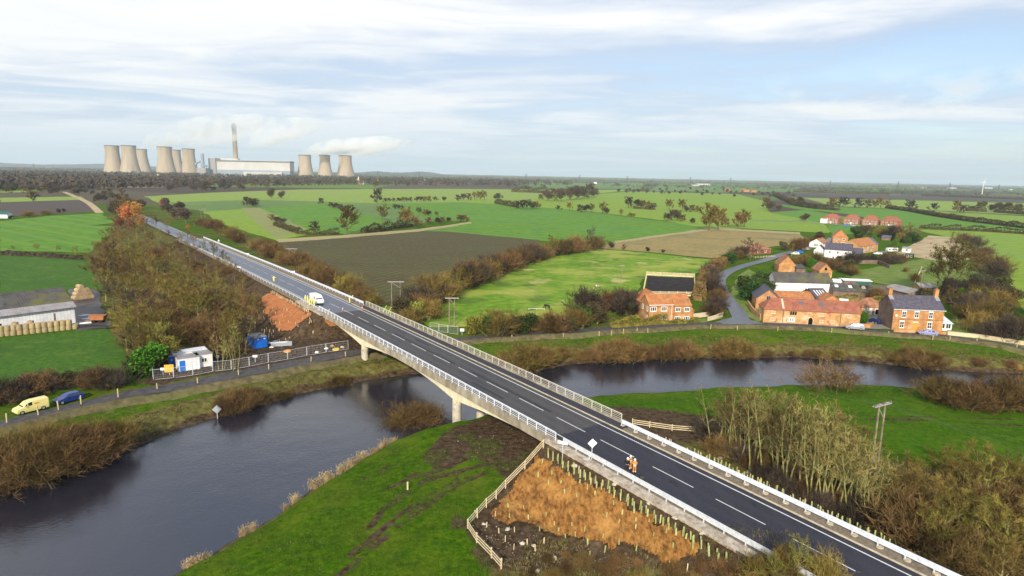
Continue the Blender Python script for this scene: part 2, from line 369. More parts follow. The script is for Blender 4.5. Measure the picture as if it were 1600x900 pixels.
    me.loops.add(q.size); me.loops.foreach_set('vertex_index', q.ravel().astype(np.int32))
    me.polygons.add(len(q)); me.polygons.foreach_set('loop_start', np.arange(0, q.size, 4, dtype=np.int32)); me.polygons.foreach_set('loop_total', np.full(len(q), 4, np.int32)); me.polygons.foreach_set('use_smooth', np.ones(len(q), bool))
    me.update(calc_edges=True)
    at = me.color_attributes.new('cover', 'FLOAT_COLOR', 'POINT'); at.data.foreach_set('color', cov.astype(np.float32).ravel())
    m = bpy.data.materials.new('ground_cover'); m.use_nodes = True; nt = m.node_tree; N = nt.nodes.new; L = nt.links.new
    b = nt.nodes['Principled BSDF']; b.inputs['Roughness'].default_value = .95; b.inputs['Specular IOR Level'].default_value = .04
    co = N('ShaderNodeNewGeometry').outputs['Position']; av = N('ShaderNodeAttribute'); av.attribute_name = 'cover'; sc = N('ShaderNodeSeparateColor'); L(av.outputs['Color'], sc.inputs[0])
    def noise(s_, de=6, ro=.62):
        n = N('ShaderNodeTexNoise'); L(co, n.inputs[0]); n.inputs['Scale'].default_value = s_; n.inputs['Detail'].default_value = de; n.inputs['Roughness'].default_value = ro; return n.outputs[0]
    def ramp(f, st):
        n = N('ShaderNodeValToRGB'); L(f, n.inputs[0]); e = n.color_ramp.elements
        while len(e) < len(st): e.new(.5)
        for k_, (p_, c_) in enumerate(st): e[k_].position = p_; e[k_].color = (*c_, 1)
        return n.outputs[0]
    def mix(f, a, c):
        n = N('ShaderNodeMix'); n.data_type = 'RGBA'
        for i, v in ((0, f), (6, a), (7, c)):
            if isinstance(v, (int, float)): n.inputs[i].default_value = v
            elif isinstance(v, tuple): n.inputs[i].default_value = (*v, 1)
            else: L(v, n.inputs[i])
        return n.outputs[2]
    def mth(op, a, c, cl=False):
        n = N('ShaderNodeMath'); n.operation = op; n.use_clamp = cl
        for i, v in enumerate((a, c)):
            if isinstance(v, (int, float)): n.inputs[i].default_value = v
            else: L(v, n.inputs[i])
        return n.outputs[0]
    grass = ramp(noise(1.3, 10, .78), [(.32, (.014, .044, .001)), (.5, (.046, .110, .002)), (.70, (.125, .182, .008))])
    grass = mix(ramp(noise(.09, 5), [(.46, (0, 0, 0)), (.66, (.55, .55, .55))]), grass, (.13, .155, .014))
    grass = mix(ramp(noise(.28, 5), [(.54, (0, 0, 0)), (.70, (.6, .6, .6))]), grass, (.030, .062, .010))
    grass = mix(mth('MULTIPLY', sc.outputs[2], 1), grass, ramp(noise(.5, 6), [(.35, (.030, .095, .003)), (.65, (.068, .160, .008))]))
    rough = ramp(noise(.8, 8, .72), [(.32, (.045, .036, .014)), (.46, (.10, .085, .026)), (.56, (.125, .125, .034)), (.70, (.22, .165, .07))])
    mud = ramp(noise(1.1, 8, .7), [(.32, (.022, .013, .007)), (.5, (.072, .048, .028)), (.66, (.125, .088, .056)), (.78, (.22, .175, .12))])
    edge = noise(.7, 7, .68)
    g1 = mth('MULTIPLY', mth('ADD', mth('ADD', sc.outputs[1], edge), -.98), 5, True)
    r1 = mth('MULTIPLY', mth('ADD', mth('ADD', sc.outputs[0], edge), -.98), 5, True)
    # the far plain: a patchwork of fields
    vo = N('ShaderNodeTexVoronoi'); mp = N('ShaderNodeMapping'); L(co, mp.inputs[0]); mp.inputs['Rotation'].default_value = (0, 0, .5); mp.inputs['Scale'].default_value = (.0032, .0022, 0); L(mp.outputs[0], vo.inputs[0]); vo.inputs['Scale'].default_value = 1
    sv = N('ShaderNodeSeparateColor'); L(vo.outputs['Color'], sv.inputs[0])
    vr = N('ShaderNodeValToRGB'); L(sv.outputs[0], vr.inputs[0]); vr.color_ramp.interpolation = 'CONSTANT'; e = vr.color_ramp.elements
    pc = [(0, (.10, .17, .035)), (.25, (.085, .065, .05)), (.42, (.07, .14, .03)), (.6, (.11, .09, .06)), (.75, (.14, .20, .045)), (.9, (.06, .08, .04))]
    while len(e) < len(pc): e.new(.5)
    for k_, (p_, c_) in enumerate(pc): e[k_].position = p_; e[k_].color = (*c_, 1)
    sy = N('ShaderNodeSeparateXYZ'); L(co, sy.inputs[0]); far = mth('MULTIPLY', mth('ADD', sy.outputs[1], -620.0), 1 / 60, True)
    c = mix(far, grass, vr.outputs[0]); c = mix(g1, c, rough); c = mix(r1, c, mud); L(c, b.inputs['Base Color'])
    bp = N('ShaderNodeBump'); bp.inputs['Distance'].default_value = .22; bp.inputs['Strength'].default_value = .9; L(noise(1.5, 6, .7), bp.inputs['Height']); L(bp.outputs[0], b.inputs['Normal'])
    me.materials.append(m)
    o = bpy.data.objects.new('ground', me); COL.objects.link(o); tag(o, kind='structure')
ground()

# ------------------------------------------------------------------ river water
def river():
    m = bpy.data.materials.new('river_water'); m.use_nodes = True; nt = m.node_tree; N = nt.nodes.new; L = nt.links.new
    b = nt.nodes['Principled BSDF']; b.inputs['Base Color'].default_value = (.020, .019, .028, 1); b.inputs['Roughness'].default_value = .10; b.inputs['IOR'].default_value = 1.5; b.inputs['Specular IOR Level'].default_value = .95
    co = N('ShaderNodeNewGeometry').outputs['Position']
    def nz(s, d, sc=None):
        c = co
        if sc: mp = N('ShaderNodeMapping'); L(co, mp.inputs[0]); mp.inputs['Scale'].default_value = sc; mp.inputs['Rotation'].default_value = (0, 0, .4); c = mp.outputs[0]
        n = N('ShaderNodeTexNoise'); L(c, n.inputs[0]); n.inputs['Scale'].default_value = s; n.inputs['Detail'].default_value = d; return n.outputs[0]
    b1 = N('ShaderNodeBump'); b1.inputs['Distance'].default_value = .022; L(nz(2.2, 4, (1, 1.6, 1)), b1.inputs['Height'])
    b2 = N('ShaderNodeBump'); b2.inputs['Distance'].default_value = .05; L(nz(.25, 4), b2.inputs['Height']); L(b2.outputs[0], b1.inputs['Normal']); L(b1.outputs[0], b.inputs['Normal'])
    rr_ = N('ShaderNodeMapRange'); L(nz(.045, 3, (1, 2.2, 1)), rr_.inputs[0]); rr_.inputs[1].default_value = .38; rr_.inputs[2].default_value = .62; rr_.inputs[3].default_value = .02; rr_.inputs[4].default_value = .20; L(rr_.outputs[0], b.inputs['Roughness'])
    mb = MB(); xs = [-700, -300, -150, 0, 150, 300, 800]; ys = [10, 60, 110, 160, 260]
    for i in range(len(xs) - 1):
        for j in range(len(ys) - 1): mb.quad((xs[i], ys[j], WZ), (xs[i + 1], ys[j], WZ), (xs[i + 1], ys[j + 1], WZ), (xs[i], ys[j + 1], WZ))
    tag(mb.build('river_water', m), kind='structure')
river()

# ------------------------------------------------------------------ fields: sheets lying on the level ground
FZ = [0.0]
def field(pts, mat, name='field'):
    FZ[0] += .0022; mb = MB(); P0 = [G(x, y) for x, y in pts]; P = []
    for a_, b_ in zip(P0, P0[1:] + P0[:1]):
        n_ = max(1, min(26, int((b_ - a_).length / max(4.0, a_.length / 45)))); j_ = min(1.6, .25 + a_.length / 500)
        P += [a_.lerp(b_, i_ / n_) + Vector((R.uniform(-j_, j_), R.uniform(-j_, j_), 0)) * (1 if i_ else 0) for i_ in range(n_)]
    a = sum(P[i].x * P[(i + 1) % len(P)].y - P[(i + 1) % len(P)].x * P[i].y for i in range(len(P)))
    if a < 0: P.reverse()
    mb.poly([(p.x, p.y, .03 + FZ[0]) for p in P]); o = mb.build(name, mat)
    bm_ = o.data; bm_.validate()
    return tag(o, kind='structure')
gr = dict(patch=[(.03, (.13, .21, .03), .5, .25)])
M['f_bright'] = nmat('winter_wheat', [(.13, .22, .008), (.18, .28, .012), (.24, .33, .02)], .2, 7, .95, patch=[(.012, (.16, .27, .045), .48, .25)], stripes=(1.1, 9, (.22, .29, .05), .6, .25))
M['f_light'] = nmat('light_grass', [(.16, .25, .02), (.21, .30, .03), (.27, .34, .05)], .1, 7, .95, patch=[(.006, (.22, .27, .09), .5, .2)], stripes=(.35, 14, (.20, .26, .08), .5, .3))
M['f_teal'] = nmat('young_crop', [(.075, .135, .026), (.105, .175, .034), (.15, .21, .045)], .12, 7, .95, patch=[(.015, (.14, .23, .06), .5, .15), (.03, (.07, .16, .06), .55, .15)], stripes=(.9, 12, (.13, .21, .06), .5, .25))
M['f_mid'] = nmat('crop_green', [(.055, .160, .003), (.085, .215, .005), (.13, .26, .010)], .15, 7, .95, patch=[(.012, (.085, .23, .035), .5, .2), (.03, (.055, .17, .035), .54, .18)], stripes=(2.2, 15, (.15, .23, .03), .6, .25))
M['f_deep'] = nmat('deep_green_pasture', [(.024, .080, .001), (.042, .118, .002), (.075, .16, .004)], .9, 9, .95, .2, patch=[(.05, (.032, .095, .004), .48, .2), (.12, (.085, .155, .012), .55, .15), (.6, (.026, .07, .003), .58, .12)])
M['f_past'] = nmat('tussocky_pasture', [(.075, .165, .004), (.130, .245, .007), (.20, .31, .016)], .35, 8, .95, .15, patch=[(.045, (.28, .32, .045), .46, .14), (.06, (.42, .36, .13), .585, .08), (.07, (.08, .145, .014), .54, .12)])
M['f_plough'] = nmat('ploughed_soil', [(.052, .043, .011), (.082, .068, .019), (.12, .10, .034)], .5, 8, .95, .15, patch=[(.02, (.095, .092, .024), .46, .25, (.35, .5, 1.6)), (.10, (.075, .115, .016), .55, .14, (.35, .5, 2.2))], stripes=(.38, 3.2, (.05, .035, .019), .5))
M['f_purple'] = nmat('dark_ploughed_soil', [(.06, .042, .038), (.085, .062, .055), (.12, .085, .075)], .4, 7, .95, stripes=(1.25, 6, (.06, .042, .036), .7, .6))
M['f_tan'] = nmat('stubble', [(.23, .165, .05), (.32, .232, .075), (.39, .30, .105)], .3, 7, .95, patch=[(.03, (.16, .17, .06), .5, .2)], stripes=(1.35, 5, (.15, .13, .06), .5))
M['f_sand'] = nmat('dry_tan_grass', [(.34, .25, .14), (.44, .33, .19), (.52, .41, .25)], .12, 7, .95, .2, patch=[(.05, (.27, .25, .10), .52, .15)])
M['f_stripe'] = nmat('striped_crop', [(.15, .22, .045), (.19, .26, .06), (.22, .28, .07)], .1, 6, .95, stripes=[(.98, 7, (.27, .21, .10), .9, .5)])
M['f_margin'] = nmat('dry_margin', [(.30, .24, .11), (.38, .30, .15), (.24, .24, .08)], .2, 6, .95)
M['g_lawn'] = nmat('garden_grass', [(.08, .14, .012), (.13, .19, .022), (.18, .22, .045)], .3, 7, .95, .1, patch=[(.08, (.20, .20, .07), .54, .15)])
M['yard'] = nmat('yard_gravel', [(.16, .14, .12), (.24, .21, .18), (.30, .27, .24)], .5, 7, .95)
# beyond the road, from far to near
field([(0, 292), (66, 291), (62, 300), (0, 301)], M['f_light']); field([(0, 309), (128, 307), (132, 312), (0, 316)], M['f_light'])
field([(132, 278), (258, 277), (268, 285), (150, 288)], M['f_light']); field([(150, 288), (255, 288), (255, 293), (150, 294)], M['f_tan'])
field([(225, 307), (330, 301), (470, 296), (700, 295), (900, 297), (1000, 296), (840, 311), (722, 316), (590, 318), (400, 312), (250, 317)], M['f_light'])
field([(250, 317), (400, 312), (590, 318), (615, 329), (500, 318), (400, 326), (320, 331)], M['f_teal'])
field([(400, 326), (500, 318), (560, 334), (640, 352), (612, 357), (545, 366), (492, 364), (430, 344)], M['f_mid']); field([(500, 318), (600, 321), (680, 345), (640, 352), (560, 334)], M['f_teal'])
field([(590, 318), (722, 316), (880, 326), (1100, 354), (1112, 359), (950, 381), (840, 376), (700, 362), (650, 361), (735, 346), (680, 344), (600, 322)], M['f_mid'])
field([(318, 331), (385, 326), (440, 344), (492, 364), (432, 376), (345, 350)], M['f_bright']); field([(375, 325), (408, 325), (480, 358), (440, 372), (430, 372)], M['f_stripe'])
field([(840, 311), (990, 299), (1150, 303), (1210, 318), (1200, 330), (1112, 330), (960, 322), (880, 326), (722, 316)], M['f_bright'])
field([(880, 326), (960, 322), (1112, 330), (1200, 330), (1290, 349), (1295, 364), (1160, 357), (1112, 359), (1040, 345)], M['f_bright'])
field([(1290, 349), (1200, 332), (1260, 328), (1400, 352), (1440, 364), (1300, 366)], M['f_mid'])
field([(1030, 290), (1250, 293), (1240, 300), (1010, 299)], M['f_teal']); field([(800, 286), (1010, 286), (1000, 295), (870, 295)], M['f_teal'])
field([(1240, 301), (1420, 305), (1610, 309), (1620, 317), (1420, 312), (1250, 308)], M['f_purple']); field([(1255, 309), (1420, 313), (1640, 319), (1640, 338), (1460, 329), (1300, 322)], M['f_light'])
field([(1210, 319), (1300, 323), (1380, 326), (1600, 352), (1660, 370), (1430, 360), (1330, 335), (1240, 326)], M['f_mid']); field([(1430, 328), (1640, 340), (1640, 356), (1600, 350), (1500, 336)], M['f_bright'])
field([(1430, 359), (1660, 366), (1800, 420), (1800, 560), (1620, 530), (1570, 430), (1520, 380)], M['f_bright'])
field([(950, 381), (1112, 359), (1250, 366), (1270, 378), (1200, 386), (1190, 394), (1115, 404), (1000, 393), (935, 388)], M['f_tan'])
field([(960, 377), (1112, 356), (1250, 363), (1250, 366), (1112, 359), (962, 380)], M['f_margin'], 'field_margin')
field([(432, 377), (520, 371), (650, 361), (700, 362), (842, 375), (856, 400), (800, 415), (740, 440), (680, 465), (640, 492), (600, 480), (520, 445), (440, 405)], M['f_plough'])
field([(432, 374), (530, 368), (655, 358), (735, 347), (738, 349), (655, 362), (520, 373), (436, 379)], M['f_margin'], 'field_margin')
field([(672, 512), (650, 493), (690, 468), (745, 442), (808, 417), (860, 402), (930, 389), (1000, 394), (1112, 406), (1085, 432), (1005, 436), (985, 478), (960, 492), (760, 510)], M['f_past'])
field([(575, 466), (640, 492), (650, 508), (600, 490)], M['g_lawn'])
# west of the road
field([(0, 318), (132, 313), (152, 330), (60, 336), (0, 338)], M['f_purple']); field([(0, 346), (70, 338), (158, 333), (185, 355), (140, 395), (0, 392)], M['f_mid'])
field([(0, 399), (130, 404), (165, 455), (118, 452), (0, 462)], M['f_deep']); field([(-150, 400), (0, 399), (0, 462), (-150, 470)], M['f_deep'])
field([(-120, 540), (0, 528), (165, 514), (205, 565), (215, 592), (120, 612), (0, 622), (-120, 650)], M['f_deep'])
field([(-200, 346), (0, 346), (0, 392), (-200, 390)], M['f_mid']); M['wet_yard'] = nmat('wet_yard', [(.045, .036, .034), (.075, .06, .055), (.12, .10, .095)], .4, 8, .5, .05, patch=[(.15, (.03, .028, .036), .5, .15)], spec=.5); field([(108, 452), (150, 452), (172, 512), (118, 518)], M['wet_yard'], 'farm_yard')
# village ground
field([(1330, 425), (1440, 405), (1530, 405), (1560, 440), (1480, 470), (1400, 448), (1320, 432)], M['g_lawn'], 'garden'); field([(1440, 405), (1520, 404), (1530, 412), (1450, 425)], M['g_lawn'], 'garden')
field([(1450, 368), (1500, 372), (1530, 400), (1500, 412), (1400, 398), (1430, 380)], M['f_sand'], 'rough_field')
field([(1352, 514), (1345, 488), (1390, 478), (1392, 515)], M['yard'], 'yard'); field([(1195, 505), (1205, 452), (1300, 455), (1345, 480), (1345, 514)], M['yard'], 'yard')
field([(1480, 525), (1490, 490), (1600, 500), (1700, 560)], M['g_lawn'], 'garden'); field([(1085, 500), (1120, 494), (1130, 498), (1090, 510)], M['g_lawn'], 'garden')
field([(1140, 462), (1152, 432), (1170, 420), (1205, 440), (1185, 470), (1195, 500), (1180, 506)], M['g_lawn'], 'garden')
# riding arena and its board fence stand further down

# ------------------------------------------------------------------ roads
def loft(name, mat, fn, s0, s1, step, l0, l1, dz=0.0, thick=0.0, crown=0.0, smoothed=True, kind='structure', parent=None, profile=None):
    """sweep a strip (or a closed box when thick>0) along the bridge road"""
    mb = MB(); n = max(1, int(round((s1 - s0) / step))); ss = [s0 + (s1 - s0) * i / n for i in range(n + 1)]
    if thick:
        for a, b in zip(ss[:-1], ss[1:]): pass
        v = []
        for s in ss:
            for l, z in ((l0, dz - thick), (l1, dz - thick), (l1, dz), (l0, dz)): v.append(tuple(fn(s, l, z)))
        mb.v = v
        for i in range(n):
            for k in range(4):
                k2 = (k + 1) % 4; mb.f.append((i * 4 + k, i * 4 + k2, i * 4 + 4 + k2, i * 4 + 4 + k)); mb.m.append(0)
        mb.f += [(3, 2, 1, 0), (n * 4, n * 4 + 1, n * 4 + 2, n * 4 + 3)]; mb.m += [0, 0]
    else:
        mb.v = [tuple(fn(s, l, dz)) for s in ss for l in (l0, l1)]
        mb.f = [(2 * i, 2 * i + 1, 2 * i + 3, 2 * i + 2) for i in range(n)]; mb.m = [0] * n
    o = mb.build(name, mat, parent)
    if kind: tag(o, kind=kind)
    return o
loft('road', M['asphalt'], RP, -75, S_N, 4, -4.55, 4.45, 0); loft('road', M['deck_asphalt'], RP, S_N, S_F, 4, -4.55, 4.45, 0)
loft('road', nmat('wet_asphalt', [(.035, .042, .066), (.048, .058, .088), (.068, .08, .115)], 2, 7, .36, .005, spec=.5), RP, S_F, 700, 5, -4.55, 4.45, 0)
loft('road_marking', M['paint'], RP, -75, 420, 4, -3.74, -3.58, .006); loft('road_marking', M['paint'], RP, -75, 420, 4, 3.45, 3.61, .006)
M['patch'] = nmat('asphalt_patch', [(.022, .021, .026), (.034, .032, .038), (.05, .048, .05)], 4, 8, .75)
for s0_, s1_, l0_, l1_ in ((44, 66, .35, .85), (71, 96, .30, .72), (52, 61, -2.4, -1.9), (84, 90, 2.0, 2.5), (100, 112, -.9, -.45)): loft('asphalt_patch', M['patch'], RP, s0_, s1_, 2, l0_, l1_, .003)
for s_ in (S_F,): loft('expansion_joint', M['verge'], RP, s_ - .18, s_ + .18, 1, -4.5, 4.4, .004)
dm = MB()
for k in range(-9, 36):
    s = k * 9.0
    if abs(s) < 500:
        for a in (0, 3): dm.quad(RP(s + a, -.06, .006), RP(s + a, .06, .006), RP(s + a + 3, .06, .006), RP(s + a + 3, -.06, .006))
tag(dm.build('road_marking', M['paint']), kind='structure')
loft('kerb', M['kerb'], RP, -75, 330, 3, 4.45, 4.62, .11, .4); 
loft('footway', M['asphalt'], RP, S_N - 3, S_F + 4, 3, 4.62, 6.2, .10, .3)
loft('verge', M['verge'], RP, -75, S_N - 3, 3, 4.62, 6.9, .02, .3); loft('verge', M['verge'], RP, S_F + 4, 330, 3, 4.62, 6.9, .05, .3)
loft('verge', M['verge'], RP, -75, 8, 3, -6.3, -4.55, -.02, .3); loft('verge', M['pale_verge'], RP, 6.5, S_N, 3, -6.3, -5.05, .05, .5); loft('verge', M['verge'], RP, 6.5, S_N, 3, -5.05, -4.55, .01, .3)
loft('verge', M['pale_verge'], RP, S_F, 140, 3, -6.4, -4.55, .05, .4); loft('verge', M['verge'], RP, 140, 330, 3, -6.2, -4.55, .0, .3)
def track(name, pts, w, mat, dz=.06, step=2.0, z=0.0, world=False):
    P = [Vector(p) if world else G(p[0], p[1], z) for p in pts]
    # Catmull-Rom through the points
    Q = []
    for i in range(len(P) - 1):
        p0, p1, p2, p3 = P[max(i - 1, 0)], P[i], P[i + 1], P[min(i + 2, len(P) - 1)]
        n = max(2, int((p2 - p1).length / step))
        for k in range(n):
            t = k / n; Q.append(.5 * ((2 * p1) + (p2 - p0) * t + (2 * p0 - 5 * p1 + 4 * p2 - p3) * t * t + (3 * p1 - p0 - 3 * p2 + p3) * t ** 3))
    Q.append(P[-1]); mb = MB(); xy = []
    for i, q in enumerate(Q):
        d = (Q[min(i + 1, len(Q) - 1)] - Q[max(i - 1, 0)]); d.z = 0; d.normalize(); nrm = Vector((-d.y, d.x, 0)); ww = w[0] + (w[1] - w[0]) * i / len(Q) if hasattr(w, '__len__') else w
        for k in (-1, 0, 1): xy.append(q + nrm * k * ww / 2)
    h = hgt(np.array([p.x for p in xy]), np.array([p.y for p in xy]))
    FZ[0] += .002
    mb.v = [(p.x, p.y, float(hh) + dz + FZ[0]) for p, hh in zip(xy, h)]
    for i in range(len(Q) - 1):
        for k in (0, 1): a = 3 * i + k; mb.f.append((a, a + 3, a + 4, a + 1)); mb.m.append(0)
    o = mb.build(name, mat); tag(o, kind='structure'); return Q
LANE_W = [(-120, 695), (-40, 676), (30, 658), (100, 640), (180, 621), (250, 608), (320, 595), (390, 581), (470, 565), (540, 552), (600, 545)]
LANE_E = [(640, 540), (700, 533), (760, 527), (850, 522), (950, 515), (1040, 510), (1110, 507), (1190, 508), (1270, 511), (1345, 517), (1420, 522), (1480, 527), (1560, 538), (1640, 552), (1760, 575)]
QW = track('lane', LANE_W + LANE_E, 3.3, M['lane'], .10)
QV = track('village_lane', [(1178, 507), (1160, 500), (1150, 484), (1136, 468), (1126, 452), (1125, 436), (1140, 424), (1165, 415), (1195, 407), (1225, 397), (1262, 388), (1290, 380), (1300, 372)], 4.6, M['old_asphalt'], .10)
field([(1100, 508), (1128, 500), (1152, 492), (1172, 500), (1196, 507)], M['old_asphalt'], 'lane_mouth')
track('lane', [(1130, 342), (1200, 345), (1270, 348), (1330, 353), (1400, 357)], 5, M['old_asphalt'], .12)
track('farm_track', [(100, 300), (128, 312), (142, 320), (156, 333)], 6, M['f_sand'], .1)
# flood bank between the lane and the river
def bank_strip():
    mb = MB(); xy = []; pts = []
    for i, q in enumerate(QW):
        d = QW[min(i + 1, len(QW) - 1)] - QW[max(i - 1, 0)]; d.z = 0; d.normalize(); n = Vector((d.y, -d.x, 0))
        s, l = SLn(q.x, q.y)
        for off, z in ((2.3, .12), (2.9, .75), (3.7, .8), (4.9, -.1)): p = q + n * (off + .25 * math.sin(i * .7)); pts.append((p.x, p.y, z + .12 * (R.random() - .5)))
    h = hgt(np.array([p[0] for p in pts]), np.array([p[1] for p in pts])); mb.v = [(p[0], p[1], p[2] + max(-1.5, min(float(hh), .3))) for p, hh in zip(pts, h)]
    for i in range(len(QW) - 1):
        for k in range(3): a = 4 * i + k; mb.f.append((a, a + 1, a + 5, a + 4)); mb.m.append(0)
    tag(mb.build('flood_bank', nmat('dry_bank_grass', [(.06, .050, .022), (.115, .095, .045), (.17, .14, .065)], .8, 7, .95, .12, patch=[(.12, (.13, .14, .04), .5, .2)]), smooth=True), kind='structure')
bank_strip()
# ------------------------------------------------------------------ the bridge
def bridge():
    b = thing('road_bridge', 'pale concrete road bridge with white railings over the river', 'bridge', (0, 0, 0))
    def L(name, mat, s0, s1, step, l0, l1, dz, th): return loft(name, mat, RP, s0, s1, step, l0, l1, dz, th, kind=None, parent=b)
    L('deck', M['concrete'], S_N - 1, S_F + 1, 4, -4.9, 6.6, -.03, .5)
    L('edge_beam', M['string'], S_N - 1.5, S_F + 3, 3, -5.75, -4.9, .12, .95); L('edge_beam', M['string'], S_N - 1.5, S_F + 3, 3, 6.2, 7.0, .16, .95)
    s1, s2 = 62.3, 100.2
    def soff(s):
        def q(a, bb, da, db, mid): t = (s - a) / (bb - a); return (da * (1 - t) + db * t) * 1.0 - mid * 4 * t * (1 - t)
        if s < s1: return q(S_N, s1, 1.25, 2.95, .35)
        if s < s2: return q(s1, s2, 2.95, 2.95, 1.55)
        return q(s2, S_F, 2.95, 1.25, .35)
    for l in (-4.5, -1.4, 2.2, 5.6):
        mb = MB(); ss = [S_N + (S_F - S_N) * i / 42 for i in range(43)]
        for s in ss:
            d = soff(s)
            for ll, dz in ((l - .35, -d), (l + .35, -d), (l + .35, -.5), (l - .35, -.5)): mb.v.append(tuple(RP(s, ll, dz)))
        for i in range(42):
            for k in range(4): k2 = (k + 1) % 4; mb.f.append((i * 4 + k, i * 4 + 4 + k, i * 4 + 4 + k2, i * 4 + k2)); mb.m.append(0)
        mb.build('girder', M['cream'], b)
    for s in (s1, s2):
        mb = MB(); p0, p1 = RP(s, -4.2, -2.7), RP(s, 5.4, -2.7)
        for l in (-4.3, .4, 5.1):
            c = RP(s, l); zt = zr(s) - 3.6; zb = H1(c.x, c.y) - 1.5
            m = MB(); m.lathe([(.74, zb), (.74, zt), (.55, zt + .12), (.0, zt + .13)], 20, 0, (c.x, c.y)); pr = m.build('pier', M['concrete'], b, smooth=False)
            m = MB(); d = Vector((-math.sin(ANG), math.cos(ANG), 0)); e = Vector((math.cos(ANG), math.sin(ANG), 0)); cc = Vector((c.x, c.y, 0))
            q = [cc - d * .5 - e * .5, cc + d * .5 - e * .5, cc + d * .5 + e * .5, cc - d * .5 + e * .5]
            q.reverse(); m.hexa([(v.x, v.y, zt + .1) for v in q], [(v.x, v.y, zt + .95) for v in q]); m.build('bearing_block', M['cream'], pr)
    for s, sg in ((S_N, 1), (S_F, -1)):
        mb = MB(); q = [RP(s - .9 * sg, -5.4), RP(s - .9 * sg, 6.7), RP(s + .25 * sg, 6.7), RP(s + .25 * sg, -5.4)]
        if sg < 0: q.reverse()
        zb = 0.6
        mb.hexa([(v.x, v.y, zb) for v in reversed(q)], [(v.x, v.y, zr(s) - .85) for v in reversed(q)]); ab = mb.build('abutment', M['brickabut'], b)
        for l in (-5.4, 6.2):     # wing walls running back into the embankment
            mb = MB(); a0, a1 = RP(s - .9 * sg, l), RP(s - 5 * sg, l); w = RP(s, l + .5) - RP(s, l)
            qq = [a0, a0 + w, a1 + w, a1]
            if sg > 0: qq.reverse()
            t = [zr(s) - .85, zr(s) - .85, zr(s) - .9, zr(s) - .9]
            if sg > 0: t.reverse()
            bt = [1.0, 1.0, zr(s) - 1.8, zr(s) - 1.8]
            if sg > 0: bt.reverse()
            mb.hexa([(v.x, v.y, z) for v, z in zip(qq, bt)], [(v.x, v.y, z) for v, z in zip(qq, t)]); mb.build('wing_wall', M['brickabut'], ab)
    for l, mat, sa, sb, base in ((-5.3, M['white_metal'], S_N - 1.2, S_F + 4, .12), (6.62, M['cream_metal'], S_N - 1.2, S_F + 4, .16)):
        pr = loft('parapet', mat, RP, sa, sb, 3, l - .05, l + .05, base + 1.12, .11, kind=None, parent=b)
        for z in (.34, .60, .86): loft('rail', mat, RP, sa, sb, 3, l - .025, l + .025, base + z, .045, kind=None, parent=pr)
        n = int((sb - sa) / 2.0)
        for i in range(n + 1):
            s = sa + (sb - sa) * i / n; m = MB(); p = RP(s, l, base); m.box(-.045, .045, -.045, .045, 0, 1.06); o = m.build('post', mat, pr, loc=p); o.rotation_euler = (0, 0, ANG)
bridge()

# ------------------------------------------------------------------ crash barriers
def barrier(label, l, s0, s1, gap, base, pads=False, double=True, side=1, mat=None):
    mat = mat or M['galv']; t = thing('crash_barrier', label, 'crash barrier', RP(s0, l)); inv = -Vector(t.location)
    def fn(s, ll, z): return RP(s, ll, z) + inv
    for z in ((.46, .76) if double else (.62,)):
        mb = MB(); n = max(2, int(abs(s1 - s0) / 3))
        for i in range(n + 1):
            s = s0 + (s1 - s0) * i / n
            for ll, dz in ((l - .0, z - .15), (l - .09 * side, z - .08), (l - .02 * side, z), (l - .09 * side, z + .08), (l, z + .15)): mb.v.append(tuple(fn(s, ll, dz + base)))
            for ll, dz in ((l + .03 * side, z + .15), (l + .03 * side, z - .15)): mb.v.append(tuple(fn(s, ll, dz + base)))
        for i in range(n):
            for k in range(7): k2 = (k + 1) % 7; mb.f.append((i * 7 + k, i * 7 + k2, i * 7 + 7 + k2, i * 7 + 7 + k)); mb.m.append(0)
        mb.build('beam', mat, t)
    n = min(98, int(abs(s1 - s0) / gap))
    for i in range(n + 1):
        s = s0 + (s1 - s0) * i / max(1, n); m = MB(); m.box(-.05, .05, .03 if side > 0 else -.15, .15 if side > 0 else -.03, 0, .85)
        o = m.build('post', M['galv'], t, loc=fn(s, l, base - .05)); o.rotation_euler = (0, 0, ANG)
        if pads:
            m = MB(); m.lathe([(.34, 0), (.34, .12), (.0, .125)], 8); q = m.build('post_footing', M['kerb'], o); q.location = (.0, -.12, .0)
barrier('long white twin beam crash barrier along the footway side of the near road', 5.75, -70, S_N - 2.2, 2.4, .04, True)
barrier('pale single beam crash barrier along the blockwork verge above the orange matting', -5.05, -60, S_N - 2.4, 2.4, .05, False, True, -1)
barrier('white crash barrier along the far road beside the scrub', 6.3, S_F + 4.8, 330, 2.4, .1, False, True)
barrier('grey crash barrier on the edge of the far embankment above the red soil', -5.3, S_F + 4.8, 300, 3.2, .0, False, False, -1)

